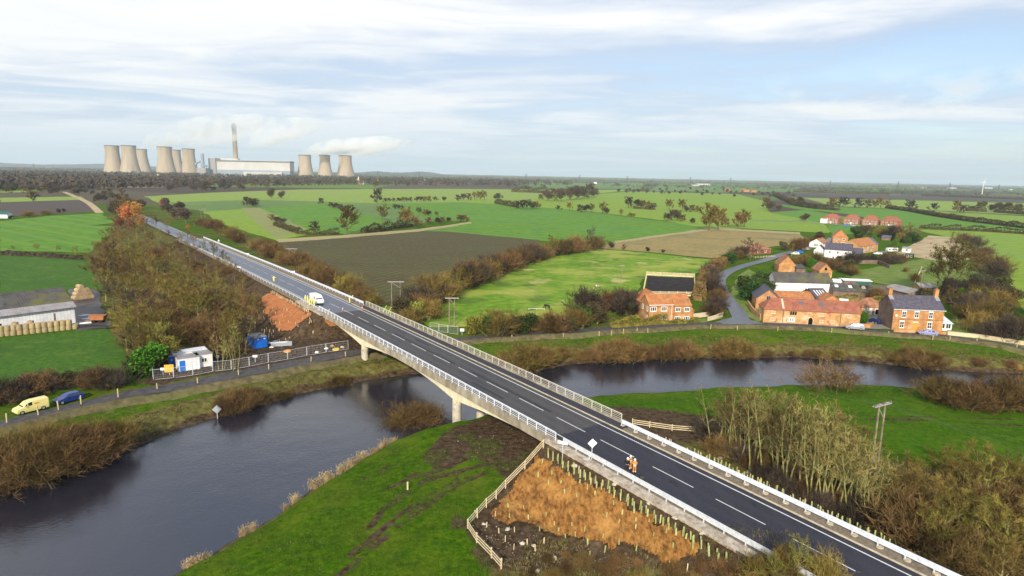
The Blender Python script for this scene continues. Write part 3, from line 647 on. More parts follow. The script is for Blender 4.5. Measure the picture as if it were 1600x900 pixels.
# ------------------------------------------------------------------ matting on the bank, tree guards, timber fences
def drape(name, pts, step, off, mat, label, cat, rag=.5, noise=.12, hit=True, kind=None):
    P = np.array([HIT(x, y)[:2] for x, y in pts]); x0, y0 = P.min(0); x1, y1 = P.max(0)
    xs, ys = np.arange(x0, x1 + step, step), np.arange(y0, y1 + step, step); X, Y = np.meshgrid(xs, ys); x, y = X.ravel(), Y.ravel()
    z = hgt(x, y) + off + noise * (vnoise(x * 1.3, y * 1.3, 6) - .3) + .4 * noise * vnoise(x * 4, y * 4, 8)
    jx = (vnoise(x * 1.1, y * 1.1, 21) - .5) * 2 * rag; jy = (vnoise(x * 1.1, y * 1.1, 22) - .5) * 2 * rag
    ins = inpoly(x + jx, y + jy, P).reshape(X.shape); I = np.arange(x.size).reshape(X.shape)
    mb = MB(); c = P.mean(0); z0 = H1(*c); used = {}
    for j in range(len(ys) - 1):
        for i in range(len(xs) - 1):
            if ins[j, i] and ins[j, i + 1] and ins[j + 1, i] and ins[j + 1, i + 1]:
                f = []
                for k in (I[j, i], I[j, i + 1], I[j + 1, i + 1], I[j + 1, i]):
                    if k not in used: used[k] = len(mb.v); mb.v.append((x[k] - c[0], y[k] - c[1], z[k] - z0))
                    f.append(used[k])
                mb.f.append(tuple(f)); mb.m.append(0)
    o = mb.build(name, mat, smooth=True, loc=(c[0], c[1], z0)); tag(o, label, cat, kind=kind); return o
drape('erosion_matting', [(838, 712), (900, 745), (1000, 800), (1100, 850), (1085, 872), (1060, 884), (1020, 874), (985, 856), (950, 858), (915, 842), (885, 836), (850, 834), (815, 818), (790, 820), (762, 808), (785, 780), (810, 745)], .24, .10, M['mat'], 'large rumpled orange coir matting pegged on the near bank below the road', 'matting', .5, .16)
drape('erosion_matting', [(424, 458), (440, 462), (490, 492), (470, 505), (452, 520), (432, 517), (412, 490), (408, 465)], .4, .10, M['redmat'], 'smaller red brown matting on the far bank beyond the bridge', 'matting', .4, .1)
def guard_proto(name, mat, h, r):
    m = MB(); m.lathe([(r, 0), (r * 1.02, h), (r * .75, h), (r * .72, h - .25), (0, h - .26)], 7); m.box(r, r + .04, -.02, .02, 0, h * .9); return m.mesh(name, mat)
GT = [guard_proto('tree_guard', M['guard_tube'], .92, .075), guard_proto('tree_guard', M['guard_tan'], .75, .055), guard_proto('tree_guard', M['guard_tube'], .7, .07)]
def guard(p, k, label, group, sc=1.0):
    o = bpy.data.objects.new('tree_guard', GT[k]); COL.objects.link(o); o.location = p - Vector((0, 0, .05)); o.rotation_euler = (R.uniform(-.08, .08), R.uniform(-.08, .08), R.uniform(0, 6)); s = sc * R.uniform(.85, 1.12); o.scale = (s, s, s * R.uniform(.9, 1.1)); tag(o, label, 'tree guard', group)
def gpt(x, y): return Vector((x, y, H1(x, y)))
for i in range(56):
    s = 34.8 - i * .49 + R.uniform(-.1, .1); p = RP(s, -7.35 - (.35 if i % 2 else 0) + R.uniform(-.1, .1)); guard(gpt(p.x, p.y), 0, 'pale green tree guard in the close row between the orange matting and the blockwork verge', 'row of tree guards above the orange matting')
ZG = [(382, 366), (362, 430), (427, 420), (410, 465), (468, 462), (487, 508), (507, 427), (556, 460), (593, 490), (545, 525), (628, 518), (717, 565), (757, 605), (222, 572), (295, 580), (228, 622), (318, 630), (400, 612), (440, 658), (369, 680), (459, 685), (520, 660), (537, 705), (580, 685), (490, 715), (594, 745), (666, 715), (684, 615), (740, 647), (813, 600), (884, 645), (818, 677), (902, 708), (962, 692), (742, 742), (674, 780), (822, 772), (995, 762), (1040, 708), (1088, 768), (606, 797), (820, 640)]
for x, y in ZG: guard(HIT(720 + x / 3, 600 + y / 3 + 3), 2, 'short tree guard standing alone on the orange coir matting', 'tree guards dotted over the orange matting')
for x, y in [(122, 662), (162, 615), (180, 690), (208, 730), (252, 685), (248, 768), (312, 745), (348, 775), (735, 823), (975, 850), (1060, 870), (390, 740)]: guard(HIT(720 + x / 3, 600 + y / 3 + 3), 1, 'thin tan tree guard in the bare soil between the matting and the timber fence', 'tree guards in the bare soil below the matting')
for i in range(46):
    s = 24 - i * .52 + R.uniform(-.2, .2); p = RP(s, 7.6 + (.5 if i % 2 else 0) + R.uniform(-.2, .2)); guard(gpt(p.x, p.y), 0, 'pale green tree guard in the row behind the white twin beam barrier', 'tree guards behind the footway barrier')
for i in range(26):
    s = R.uniform(2, 34); p = RP(s, R.uniform(8.6, 11.2)); guard(gpt(p.x, p.y), 1, 'tan tree guard scattered on the soil bank behind the white twin beam barrier', 'tan guards on the soil behind the barrier')
for i in range(30):
    p = HIT(424 + i * 2.0, 458 + i * 1.05 + R.uniform(-1, 1)); guard(p, 1, 'tan tree guard in the tight row along the top of the red brown matting', 'row of guards above the red matting', 1.2)
for i in range(54):
    p = HIT(R.uniform(392, 492), R.uniform(468, 536)); guard(p, 1, 'tree guard scattered on or beside the red brown matting of the far bank', 'scattered guards around the red matting')
def rail_fence(pts, label, gap=1.9, rails=(.35, .68, 1.0), h=1.15, mat=None, world=None, group=None, name='timber_fence', rail=True, pr=.06):
    mat = mat or M['timber']; P = world or [HIT(x, y) for x, y in pts]; t = thing(name, label, 'fence', P[0], group=group); o0 = P[0]
    for a, b in zip(P[:-1], P[1:]):
        n = max(1, int((b - a).length / gap)); Q = []
        for i in range(n + 1):
            q = a.lerp(b, i / n); q = gpt(q.x, q.y); Q.append(q)
            if i < n or b is P[-1]: m = MB(); m.box(-pr, pr, -pr, pr, -.1, h + R.uniform(-.03, .05)); o = m.build('post', mat, t, loc=q - o0); o.rotation_euler = (R.uniform(-.03, .03), R.uniform(-.03, .03), math.atan2((b - a).y, (b - a).x))
        if rail:
            d = (b - a); d.z = 0; d.normalize(); w = Vector((-d.y, d.x, 0)) * .03
            for z in rails:
                m = MB()
                for q0, q1 in zip(Q[:-1], Q[1:]):
                    q0, q1 = q0 - o0, q1 - o0; off = Vector((d.y, -d.x, 0)) * .08
                    bb = [q0 - w + off, q1 - w + off, q1 + w + off, q0 + w + off]
                    m.hexa([v + Vector((0, 0, z - .055)) for v in bb], [v + Vector((0, 0, z + .055)) for v in bb])
                m.build('rail', mat, t)
    return t
rail_fence([(849, 700), (820, 733), (790, 763), (760, 793), (731, 826), (745, 848), (768, 872), (783, 889)], 'pale timber post and rail fence round the orange matting')
rail_fence([(988, 664), (1015, 668), (1050, 673), (1087, 676)], 'timber rail fence at the foot of the bank across the road', rails=(.3, .6, .9), h=1.05)
# ------------------------------------------------------------------ plants: a few grown patterns, then one copy per plant
def tw(name, c, rnd=.42, hue=.014): return nmat(name, [tuple(x * .55 for x in c), c, tuple(min(1, x * 1.55) for x in c)], .55, 4, .9, rnd=rnd, hue=hue, spec=.1)
M['bark'] = nmat('bark', [(.07, .055, .03), (.13, .11, .06), (.19, .17, .10)], 1.5, 6, .95, spec=.1)
M['bark_pale'] = nmat('mossy_pale_bark', [(.13, .125, .04), (.25, .24, .085), (.36, .33, .16)], 1.5, 6, .9, spec=.1, rnd=.15)
M['tw_brown'] = tw('brown_twigs', (.145, .090, .036)); M['tw_olive'] = tw('olive_twigs', (.16, .118, .032)); M['tw_green'] = tw('mossy_twigs', (.16, .145, .032))
M['tw_dark'] = tw('dark_twigs', (.065, .05, .038)); M['tw_pale'] = tw('pale_olive_twigs', (.23, .19, .065)); M['tw_willow'] = tw('willow_twigs', (.135, .088, .028)); M['lf_orange'] = tw('orange_leaves', (.40, .175, .05), .25, .02)
M['lf_russet'] = tw('russet_leaves', (.24, .12, .04), .25, .02); M['lf_ever'] = tw('evergreen_leaves', (.038, .07, .016), .3, .03); M['lf_bright'] = tw('bright_evergreen_leaves', (.07, .16, .012), .25, .02); M['lf_yellow'] = tw('yellow_green_leaves', (.20, .19, .035), .25, .03)
M['lf_ivy'] = tw('ivy_leaves', (.03, .055, .015), .2, .02); M['lf_hedge'] = tw('hedge_leaves', (.068, .060, .026), .3, .03); M['lf_far'] = tw('far_twigs', (.088, .066, .046), .35, .04); M['lf_autumn'] = tw('thin_autumn_leaves', (.105, .092, .025), .2, .02)
M['straw'] = nmat('dead_reed', [(.24, .17, .07), (.36, .27, .13), (.46, .37, .21)], 1.5, 4, .95, rnd=.2)
def strip(mb, p, q, w0, w1, rg):
    d = (q - p); a = d.cross(Vector((rg.uniform(-1, 1), rg.uniform(-1, 1), rg.uniform(-1, 1))))
    if a.length < 1e-6: return
    a.normalize(); mb.quad(p - a * w0, p + a * w0, q + a * w1, q - a * w1)
def rv(rg): return Vector((rg.gauss(0, 1), rg.gauss(0, 1), rg.gauss(0, 1))).normalized()
def path(rg, p, d, ln, n=4, wob=.18, lift=.1):
    Q = [p.copy()]; d = d.normalized()
    for i in range(n):
        d = (d + rv(rg) * wob + Vector((0, 0, lift))).normalized(); Q.append(Q[-1] + d * ln / n)
    return Q
def spray(C, rg, Q, n, ln, w, sub=3, spread=.8, lift=.15):
    for i in range(n):
        f = rg.uniform(.15, 1) * (len(Q) - 1); k = min(int(f), len(Q) - 2); p = Q[k].lerp(Q[k + 1], f - k); d = (Q[k + 1] - Q[k]).normalized()
        dd = (d + rv(rg) * spread + Vector((0, 0, lift))).normalized(); l = ln * rg.uniform(.6, 1.2); q = p + dd * l
        strip(C, p, q, w, w * .7, rg)
        for j in range(sub):
            a = p.lerp(q, rg.uniform(.2, 1)); b = a + (dd + rv(rg) * .8 + Vector((0, 0, lift))).normalized() * l * rg.uniform(.35, .75); strip(C, a, b, w * .7, w * .35, rg)
def tree(seed, h, rd, tr, nl, ns, nt, w=.035, trunks=1, low=.25, lean=(0, 0), sub=3):
    rg = random.Random(seed); T = MB(); C = MB()
    for t in range(trunks):
        a0 = rg.uniform(0, 6.3); b = Vector((math.cos(a0), math.sin(a0), 0)) * (0 if trunks == 1 else rg.uniform(.2, .7)); d = Vector((lean[0], lean[1], 1)) + b * (.35 if trunks > 1 else 0)
        hh = h * rg.uniform(.75, 1) * .82; Q = path(rg, b, d, hh, 6, .07, .03); n = len(Q); T.tube([Vector((0, 0, -.3)) + b] + Q[1:], [tr] + [tr * (1 - .75 * i / (n - 1)) for i in range(1, n)], 6)
        spray(C, rg, Q[3:], ns, rd * .35, w, sub)
        for i in range(nl):
            f = low + (1 - low) * (i + rg.random()) / nl; ff = f * (n - 1); k = min(int(ff), n - 2); p = Q[k].lerp(Q[k + 1], ff - k); az = i * 2.4 + rg.uniform(-.4, .4) + a0
            up = .45 + .9 * f; d = Vector((math.cos(az), math.sin(az), up)); ln = rd * (1.15 - .45 * f) * rg.uniform(.75, 1.2); q = path(rg, p, d, ln, 4, .2, .12); r0 = tr * .42 * (1.1 - .6 * f); T.tube(q, [r0 * (1 - .8 * j / 4) for j in range(5)], 4, cap=False)
            for j in range(ns // 2 + 1):
                f2 = rg.uniform(.25, 1) * 4; k2 = min(int(f2), 3); p2 = q[k2].lerp(q[k2 + 1], f2 - k2); dd = (q[k2 + 1] - q[k2]).normalized(); qq = path(rg, p2, dd + rv(rg) * .75, ln * rg.uniform(.3, .55), 3, .2, .12)
                for u, v in zip(qq[:-1], qq[1:]): strip(C, u, v, w * 1.3, w, rg)
                spray(C, rg, qq, nt, ln * .22, w, sub)
    return T, C
def scrub(seed, r, h, n, w=.03, nt=7, sub=3, droop=.0):
    rg = random.Random(seed); T = MB(); C = MB()
    for i in range(n):
        az = rg.uniform(0, 6.3); el = rg.uniform(.12, 1.5) ; d = Vector((math.cos(az) * math.cos(el), math.sin(az) * math.cos(el), math.sin(el))); ln = 1 / math.sqrt((math.cos(el) / r) ** 2 + (math.sin(el) / h) ** 2) * rg.uniform(.7, 1.05)
        Q = path(rg, Vector((rg.gauss(0, .22 * r), rg.gauss(0, .22 * r), 0)), d + Vector((0, 0, .35)), ln, 4, .16, -droop)
        if i % 3 == 0: T.tube(Q, [.035, .028, .02, .014, .008], 3, cap=False)
        spray(C, rg, Q[1:], nt, ln * .28, w, sub, .9)
    return T, C
def leafy(seed, r, h, n, sz, z0=0.0, lumps=7, trunk=True, fill=.5):
    rg = random.Random(seed); T = MB(); C = MB(); LP = []
    for i in range(lumps):
        az = i * 2.4; q = rg.uniform(.2, .62); LP.append((Vector((math.cos(az) * r * q, math.sin(az) * r * q, z0 + (h - z0) * rg.uniform(.3, .74))), r * rg.uniform(.38, .6), (h - z0) * rg.uniform(.22, .34)))
    if trunk: T.tube([(0, 0, -.3), (.05 * r, 0, h * .3), (0, .05 * r, h * .75)], [.06 * r + .05, .05 * r + .04, .02], 6)
    for c, a, b in LP:
        if trunk: T.tube([(0, 0, h * .25), c * .6 + Vector((0, 0, h * .12)), c], [.03 * r + .03, .02 * r + .02, .015], 4, cap=False)
    for i in range(n):
        c, a, b = LP[i % lumps]; d = rv(rg); k = rg.uniform(fill, 1.08); p = c + Vector((d.x * a, d.y * a, d.z * b)) * k
        if p.z < z0 * .9: p.z = z0 + rg.uniform(0, .2) * h
        u = rv(rg); v = u.cross(rv(rg)).normalized(); s = sz * rg.uniform(.5, 1.3); C.quad(p - u * s - v * s * .5, p + u * s * .2 - v * s * .6, p + u * s + v * s * .5, p - u * s * .2 + v * s * .6)
    return T, C
class Plant:
    def __init__(s, TC, h, bark, crown, cname='crown'):
        T, C = TC; s.h = h; s.t = T.mesh('trunk', M[bark]); s.c = C.mesh(cname, M[crown]); s.bark, s.crown = bark, crown
    def variant(s, crown, bark=None):
        v = Plant.__new__(Plant); v.h = s.h; v.c = s.c.copy(); v.c.materials[0] = M[crown]; v.t = s.t
        if bark: v.t = s.t.copy(); v.t.materials[0] = M[bark]
        return v
def put(pl, p, h, name, label, cat='tree', group=None, sx=1.0, rz=None, lean=(0, 0), sink=.15):
    pl = R.choice(pl) if isinstance(pl, list) else pl
    k = h / pl.h; o = thing(name, label, cat, Vector(p) - Vector((0, 0, sink)), R.uniform(0, 6.28) if rz is None else rz, group); o.scale = (k * sx, k * sx, k); o.rotation_euler[0] = lean[0]; o.rotation_euler[1] = lean[1]
    for n, me in (('trunk', pl.t), ('crown', pl.c)):
        c = bpy.data.objects.new(n if cat == 'tree' else {'trunk': 'stems', 'crown': 'twigs'}[n], me); COL.objects.link(c); c.parent = o
    return o
bare = [Plant(tree(11 + i, 10, 3.7, .17, 11, 10, 9, .027, low=.2), 10, 'bark', 'tw_brown') for i in range(3)]
bare_o = [p.variant('tw_olive', 'bark_pale') for p in bare]; bare_g = [p.variant('tw_green', 'bark_pale') for p in bare]; bare_d = [p.variant('tw_dark') for p in bare]
bare_f = [Plant(tree(21 + i, 10, 4.2, .24, 13, 10, 9, .075, low=.15), 10, 'bark', 'tw_olive') for i in range(2)]
slim = [Plant(tree(31 + i, 10, 1.9, .075, 8, 5, 5, .015, trunks=4, low=.38, sub=3), 10, 'bark_pale', 'tw_pale') for i in range(3)]
slim_b = [p.variant('tw_brown') for p in slim]
shrub = [Plant(scrub(51 + i, 3.0, 3.6, 120, .021, 13, 3), 3.4, 'bark', 'tw_willow') for i in range(3)]
shrub_b = [p.variant('tw_brown') for p in shrub]; shrub_o = [p.variant('tw_olive', 'bark_pale') for p in shrub]; shrub_d = [p.variant('tw_dark') for p in shrub]
shrub_f = [Plant(scrub(65 + i, 3.0, 3.6, 170, .0115, 15, 3), 3.6, 'bark', 'tw_brown') for i in range(2)]; shrub_fo = [p.variant('tw_olive') for p in shrub_f]
airy = [Plant(scrub(61, 3.0, 3.6, 46, .02, 8, 3), 3.6, 'bark', 'tw_brown')]
ever = [Plant(leafy(71 + i, 2.2, 4.4, 2600, .17, .1, 9), 4.4, 'bark', 'lf_ever') for i in range(2)]
bright = [p.variant('lf_bright') for p in ever]; yellow = [p.variant('lf_yellow') for p in ever]; hedge_p = [p.variant('lf_hedge') for p in ever]
dense = [Plant(leafy(81 + i, 3.2, 8, 1500, .30, .8, 9, fill=.35), 8, 'bark', 'lf_far') for i in range(3)]
dense_d = [p.variant('lf_hedge') for p in dense]; orange = [p.variant('lf_orange') for p in dense]
dense_t = [Plant(tree(91 + i, 8, 3.9, .24, 13, 10, 9, .085, low=.08), 8, 'bark', 'tw_dark') for i in range(3)]
dense_d = dense_d + dense_t + [p.variant('tw_brown') for p in dense_t]; dense = dense + [dense_t[1].variant('tw_brown')]
def inpx(poly, n, rows=None):
    """n points spread over a photo-pixel polygon, evenly in the picture"""
    P = np.array(poly, float); x0, y0 = P.min(0); x1, y1 = P.max(0); out = []; tries = 0; md = math.sqrt((x1 - x0) * (y1 - y0) / n) * .62
    while len(out) < n and tries < n * 160:
        tries += 1; x, y = R.uniform(x0, x1), R.uniform(y0, y1)
        if not inpoly(np.array([x]), np.array([y]), P)[0]: continue
        if tries < n * 90 and any((x - a) ** 2 + ((y - b) * 1.4) ** 2 < md * md for a, b in out): continue
        out.append((x, y))
    return sorted(out, key=lambda q: q[1])
# the wood west of the road
WOOD = [(250, 583), (205, 575), (178, 490), (155, 455), (150, 440), (150, 420), (165, 385), (185, 352), (205, 338), (238, 338), (290, 372), (352, 414), (388, 446), (398, 500), (388, 560), (350, 560), (330, 545), (270, 545)]
for x, y in inpx(WOOD, 165):
    p = HIT(x, y); u = R.random(); s, l = SLn(p.x, p.y)
    kind = bare_o if u < .34 else bare if u < .68 else bare_g if u < .78 else bare_d if u < .88 else shrub_b
    col = {id(bare_o): 'olive', id(bare): 'brown', id(bare_g): 'mossy green', id(bare_d): 'dark', id(shrub_b): 'low brown'}[id(kind)]
    hmax = 10.5 if l < -26 else 8.5 if l < -16 else 6.5
    put(kind, p, R.uniform(.7, 1.05) * hmax * (.55 if kind is shrub_b else 1), 'bare_tree', 'bare %s tree in the thick wood left of the bridge road' % col, 'tree', 'wood left of the bridge road', 1.15)
for x, y, h in [(345, 590, 8), (368, 590, 9), (378, 565, 9), (448, 0, 0)]:
    if h: put(slim, HIT(x, y - 12), h, 'bare_tree', 'slim pale green stemmed tree between the cabins and the blue container', 'tree', 'slim trees by the compound', 1.1)
for x, y in [(200, 335), (214, 330), (196, 328), (208, 322)]: put(orange, HIT(x, y + 16), 13, 'autumn_tree', 'orange leaved tree at the far end of the wood by the road', 'tree', 'orange trees at the end of the wood')
for x, y in [(222, 345), (206, 352), (188, 348)]: put(orange[0].variant('lf_russet'), HIT(x, y + 10), 8, 'autumn_tree', 'russet tree just below the orange trees at the end of the wood', 'tree', 'russet trees at the end of the wood')
for x, y, h in [(250, 318, 10), (266, 338, 5), (290, 352, 4)]: put(orange, G(x + 4, y + 6), h * .8, 'autumn_tree', 'orange tinged tree right of the far road', 'tree', 'orange trees right of the far road')
for x, y in [(262, 332), (276, 340), (290, 344), (258, 322), (280, 330)]: put(dense, G(x, y + 4), 11, 'bare_tree', 'tall purple brown tree right of the far road', 'tree', 'dark trees right of the far road', 1.2)
for x, y in inpx([(138, 292), (175, 295), (225, 318), (215, 332), (180, 335), (150, 315)], 22): put(dense, G(x, y + 5), R.uniform(7, 11), 'bare_tree', 'dark brown tree in the far end of the wood left of the road', 'tree', 'far end of the left wood', 1.25)
SCR = [(300, 350), (330, 358), (380, 380), (440, 408), (500, 440), (560, 470), (585, 480), (575, 466), (520, 440), (460, 405), (400, 380), (345, 352), (310, 340)]
for x, y in inpx(SCR, 58):
    p = G(x, y + 4); u = R.random(); s, l = SLn(p.x, p.y)
    if l < 10: continue
    kind = shrub if u < .3 else shrub_b if u < .62 else bare_o if u < .85 else shrub_o
    put(kind, p, R.uniform(3.6, 5.6), 'scrub_tree', 'scrubby brown tree in the strip between the far road and the ploughed field', 'tree', 'scrub strip right of the far road', 1.2)
# copse beside the near road
COP = [((1118, 700), 9), ((1140, 712), 10), ((1160, 722), 10), ((1178, 735), 11), ((1200, 745), 11), ((1218, 752), 10), ((1238, 764), 11), ((1256, 772), 12), ((1275, 785), 11), ((1292, 790), 11), ((1310, 800), 11), ((1330, 808), 10), ((1345, 800), 9), ((1190, 722), 11), ((1225, 738), 11), ((1262, 752), 12), ((1300, 770), 11), ((1150, 700), 9), ((1322, 782), 10), ((1355, 822), 8), ((1210, 730), 11), ((1245, 745), 11), ((1285, 762), 11), ((1170, 712), 10), ((1130, 692), 8)]
for (x, y), h in COP: put(slim if R.random() < .8 else slim_b, HIT(x, y), h * 1.15, 'slim_tree', 'slim bare pale stemmed tree in the copse beside the near road', 'tree', 'copse of slim stems beside the near road', R.uniform(1.1, 1.4), lean=(R.uniform(-.08, .08), R.uniform(.02, .2)), rz=R.uniform(-.6, .6))
for x, y in inpx([(1090, 676), (1130, 680), (1330, 780), (1380, 830), (1340, 830), (1230, 775), (1120, 710)], 26): put(shrub_d if R.random() < .5 else shrub_b, HIT(x, y), R.uniform(1.6, 2.8), 'undergrowth_bush', 'low dark bush under the copse beside the near road', 'bush', 'undergrowth below the copse')
for x, y in inpx([(1395, 800), (1440, 775), (1520, 760), (1620, 770), (1680, 900), (1580, 960), (1470, 890), (1400, 850)], 44):
    u = R.random(); put(bare_o if u < .4 else bare_g if u < .6 else shrub_b if u < .8 else slim_b, HIT(x, y), R.uniform(5.4, 8.0) * (.62 if .6 <= u < .8 else 1), 'thicket_tree', 'tangled olive brown tree in the thicket beside the near road', 'tree', 'thicket beside the near road', 1.15)
for x, y, h in [(1395, 822, 6.5), (1420, 800, 7)]: put(bare_o, HIT(x, y), h, 'bare_tree', 'bushy olive tree where the copse meets the thicket', 'tree', 'trees between copse and thicket', 1.1)
# rough growth at the foot of the near bank
for x, y, h, k in [(1245, 905, 4.2, bare_g), (1205, 925, 4.0, bare_g), (1222, 895, 2.2, shrub_o), (1180, 905, 2.0, shrub_o), (1290, 915, 2.6, shrub_o)]: put(k, HIT(x, y), h, 'bare_tree', 'mossy yellow green sapling rising over the near barrier', 'tree', 'saplings by the near barrier', 1.0)
for x, y in inpx([(790, 895), (850, 862), (960, 880), (1060, 885), (1140, 862), (1260, 925), (1100, 950), (800, 940)], 34): put(R.choice([shrub_b, shrub_o, shrub_b]), HIT(x, y), R.uniform(.5, 1.3), 'bramble_bush', 'low bramble at the foot of the orange matting', 'bush', 'brambles below the orange matting', 1.3)
# river banks
def bush(x, y, h, label, k=None, sx=1.25, group=None): put(k or shrub, HIT(x, y), h * (1.35 if x < 700 else 1.0), 'river_bush', label, 'bush', group, sx)
bush(646, 676, 3.6, 'round brown bush on the near river bank beside the bridge pier', shrub_f, 1.5); bush(622, 682, 2.4, 'low end of the brown bush clump beside the bridge pier', shrub_fo, 1.3); bush(668, 668, 2.6, 'small brown bush right against the bridge pier', shrub_b, 1.2)
for x, y, h in [(20, 752, 4.2), (62, 742, 4.4), (100, 735, 4.6), (140, 718, 3.6), (-20, 765, 4), (45, 722, 3.6), (85, 715, 3.4), (160, 700, 2.8), (185, 690, 2.4), (5, 735, 3.4), (120, 700, 2.6)]: bush(x, y, h * .95, 'large dense brown willow bush on the left river bank', shrub_f if R.random() < .6 else shrub_fo, 1.3, 'willow clump on the left river bank')
for x, y, h in [(358, 646, 2.2), (378, 640, 2.8), (396, 631, 2.2), (368, 630, 2.0)]: bush(x, y, h, 'brown willow bush by the diamond river sign', shrub_f, 1.2, 'willows by the diamond sign')
for x, y, h in [(442, 624, 1.0), (525, 604, 1.5), (538, 601, 1.2), (450, 618, .8)]: bush(x, y, h, 'small orange brown bush on the far river bank left of the bridge', shrub, 1.2, 'orange bushes left of the bridge')
for x, y, h in [(795, 583, 4.2), (818, 578, 5.0), (842, 572, 4.2), (780, 580, 3), (860, 566, 3.0)]: bush(x, y, h, 'olive willow bush on the far bank right of the bridge', R.choice([shrub, shrub_o]), 1.25, 'willows right of the bridge')
for x, y, h in [(880, 560, 2.4), (930, 566, 3.0), (952, 566, 4.6), (975, 564, 4.6), (998, 562, 3.2), (908, 562, 2.0), (1035, 563, 3.4), (1056, 562, 4.2), (1078, 561, 3.4), (1018, 560, 1.6)]: bush(x, y, h, 'brown willow bush on the far bank opposite the red brick houses', R.choice([shrub, shrub_b]), 1.2, 'willows opposite the orange roofed house')
for x, y, h in [(1132, 561, 3.8), (1148, 560, 4.4), (1162, 560, 3.4)]: bush(x, y, h, 'round brown willow on the far bank below the long brick barn', shrub, 1.15, 'willow below the brick barn')
for x, y, h in [(1200, 557, 1.6), (1280, 558, 1.8), (1310, 560, 2.0), (1262, 556, 1.4), (1410, 568, 3.2), (1432, 573, 4.0), (1458, 575, 3.4), (1238, 556, 1.2), (1530, 572, 2.0), (1580, 574, 1.6), (1350, 562, 1.0)]: bush(x, y, h, 'brown bush on the far bank in front of the slate roofed house', R.choice([shrub, shrub_b, shrub_o]), 1.2, 'bushes in front of the slate roofed house')
for x, y in [(1531, 566), (1574, 572), (1592, 578)]: bush(x, y, .9, 'small bright orange bush on the far bank', Plant.variant(shrub[0], 'lf_orange'), 1.1, 'bright orange bushes on the far bank')
for x, y, h in [(1270, 608, 3.0), (1295, 608, 4.0), (1320, 608, 3.2)]: bush(x, y, h * 1.35, 'spreading bare bush on the meadow edge of the river', airy, 1.5, 'bush on the meadow edge')
for x, y, h in [(1462, 625, 3.4), (1490, 634, 4.0), (1520, 638, 3.8), (1552, 636, 4.2), (1585, 638, 4.2), (1612, 640, 4)]: bush(x, y, h * 1.1, 'large brown bush on the right end of the meadow bank', R.choice([shrub_b, shrub]), 1.25, 'bushes on the right end of the meadow bank')
# reeds on the near bank
def reed():
    rg = random.Random(5); C = MB()
    for i in range(150):
        p = Vector((rg.gauss(0, .45), rg.gauss(0, .3), -.1)); q = p + Vector((rg.gauss(0, .25), rg.gauss(0, .25), rg.uniform(.7, 1.5))); strip(C, p, q, .02, .012, rg); strip(C, q, q + Vector((rg.gauss(0, .12), rg.gauss(0, .12), .1)), .04, .02, rg)
    return C.mesh('reed_clump', M['straw'])
RM = reed()
for i, (x, y) in enumerate([(290, 885), (300, 878), (370, 833), (382, 828), (440, 797), (455, 788), (495, 766), (508, 757), (520, 750), (532, 742), (545, 734), (557, 724), (566, 719), (577, 712), (590, 704), (598, 697), (584, 707), (605, 692), (515, 753), (538, 738), (312, 872), (450, 790)]):
    q = RIV[len(NB):]; k = int(np.argmin([(G(x, y, WZ).x - a) ** 2 + (G(x, y, WZ).y - b) ** 2 for a, b in q])); g_ = G(x, y, WZ); best = min(((g_.x - (q[j] * (1 - u) + q[j + 1] * u)[0]) ** 2 + (g_.y - (q[j] * (1 - u) + q[j + 1] * u)[1]) ** 2, j, u) for j in range(max(0, k - 2), min(len(q) - 1, k + 2)) for u in np.linspace(0, 1, 21)); e = q[best[1]] * (1 - best[2]) + q[best[1] + 1] * best[2]; dv_ = q[best[1] + 1] - q[best[1]]; nn = np.array([-dv_[1], dv_[0]]) / np.linalg.norm(dv_); e = e + nn * R.uniform(.4, 1.3)
    o = bpy.data.objects.new('reed_clump', RM); COL.objects.link(o); o.location = (e[0], e[1], H1(e[0], e[1])); s = R.uniform(.5, 1.0); o.scale = (s, s, s); o.rotation_euler = (0, 0, R.uniform(0, 6)); tag(o, 'tuft of dry straw coloured reeds on the near river edge', 'reeds', 'reeds along the near river edge')
def tufts(name, polys, mat, seed, lev=0.0):    # grass standing up from the sward: nobody could count it
    rg = random.Random(seed); m = MB()
    for poly, n, h0, h1, w in polys:
        P = w2(poly, lev); x0, y0 = P.min(0); x1, y1 = P.max(0); q = np.stack([np.array([rg.uniform(x0, x1) for _ in range(n * 3)]), np.array([rg.uniform(y0, y1) for _ in range(n * 3)])], 1)
        k = inpoly(q[:, 0], q[:, 1], P) & (vnoise(q[:, 0] * .3, q[:, 1] * .3, seed) > .38); q = q[k][:n]; zz = hgt(q[:, 0], q[:, 1])
        for (x, y), z in zip(q, zz):
            if z < WZ + .25: continue
            p = Vector((x, y, z - .03)); h = rg.uniform(h0, h1)
            for _ in range(4): a = rg.uniform(0, 6.3); d = Vector((math.cos(a), math.sin(a), 0)); o = d * rg.uniform(0, w); t = Vector((-d.y, d.x, 0)) * w * .28; m.tri(p + o - t, p + o + t, p + o * 1.8 + d * h * .4 + Vector((0, 0, h * rg.uniform(.6, 1))))
    tag(m.build(name, M[mat]), kind='stuff')
M['tuft_green'] = nmat('grass_tuft', [(.028, .065, .004), (.06, .115, .008), (.12, .165, .02)], .8, 5, .9, spec=.1); M['tuft_dry'] = nmat('dry_grass_tuft', [(.07, .055, .018), (.14, .115, .04), (.23, .18, .08)], .6, 5, .95, spec=.1)
MEADOW = [(265, 900), (400, 825), (500, 758), (600, 702), (650, 682), (720, 668), (820, 700), (840, 700), (730, 825), (780, 900), (700, 980), (300, 980)]
tufts('grass_tufts', [(MEADOW, 9000, .10, .28, .12), ([(930, 632), (1090, 618), (1240, 612), (1340, 614), (1440, 620), (1640, 650), (1640, 760), (1450, 720), (1250, 650), (1100, 655)], 5000, .12, .3, .14)], 'tuft_green', 4, -.3)
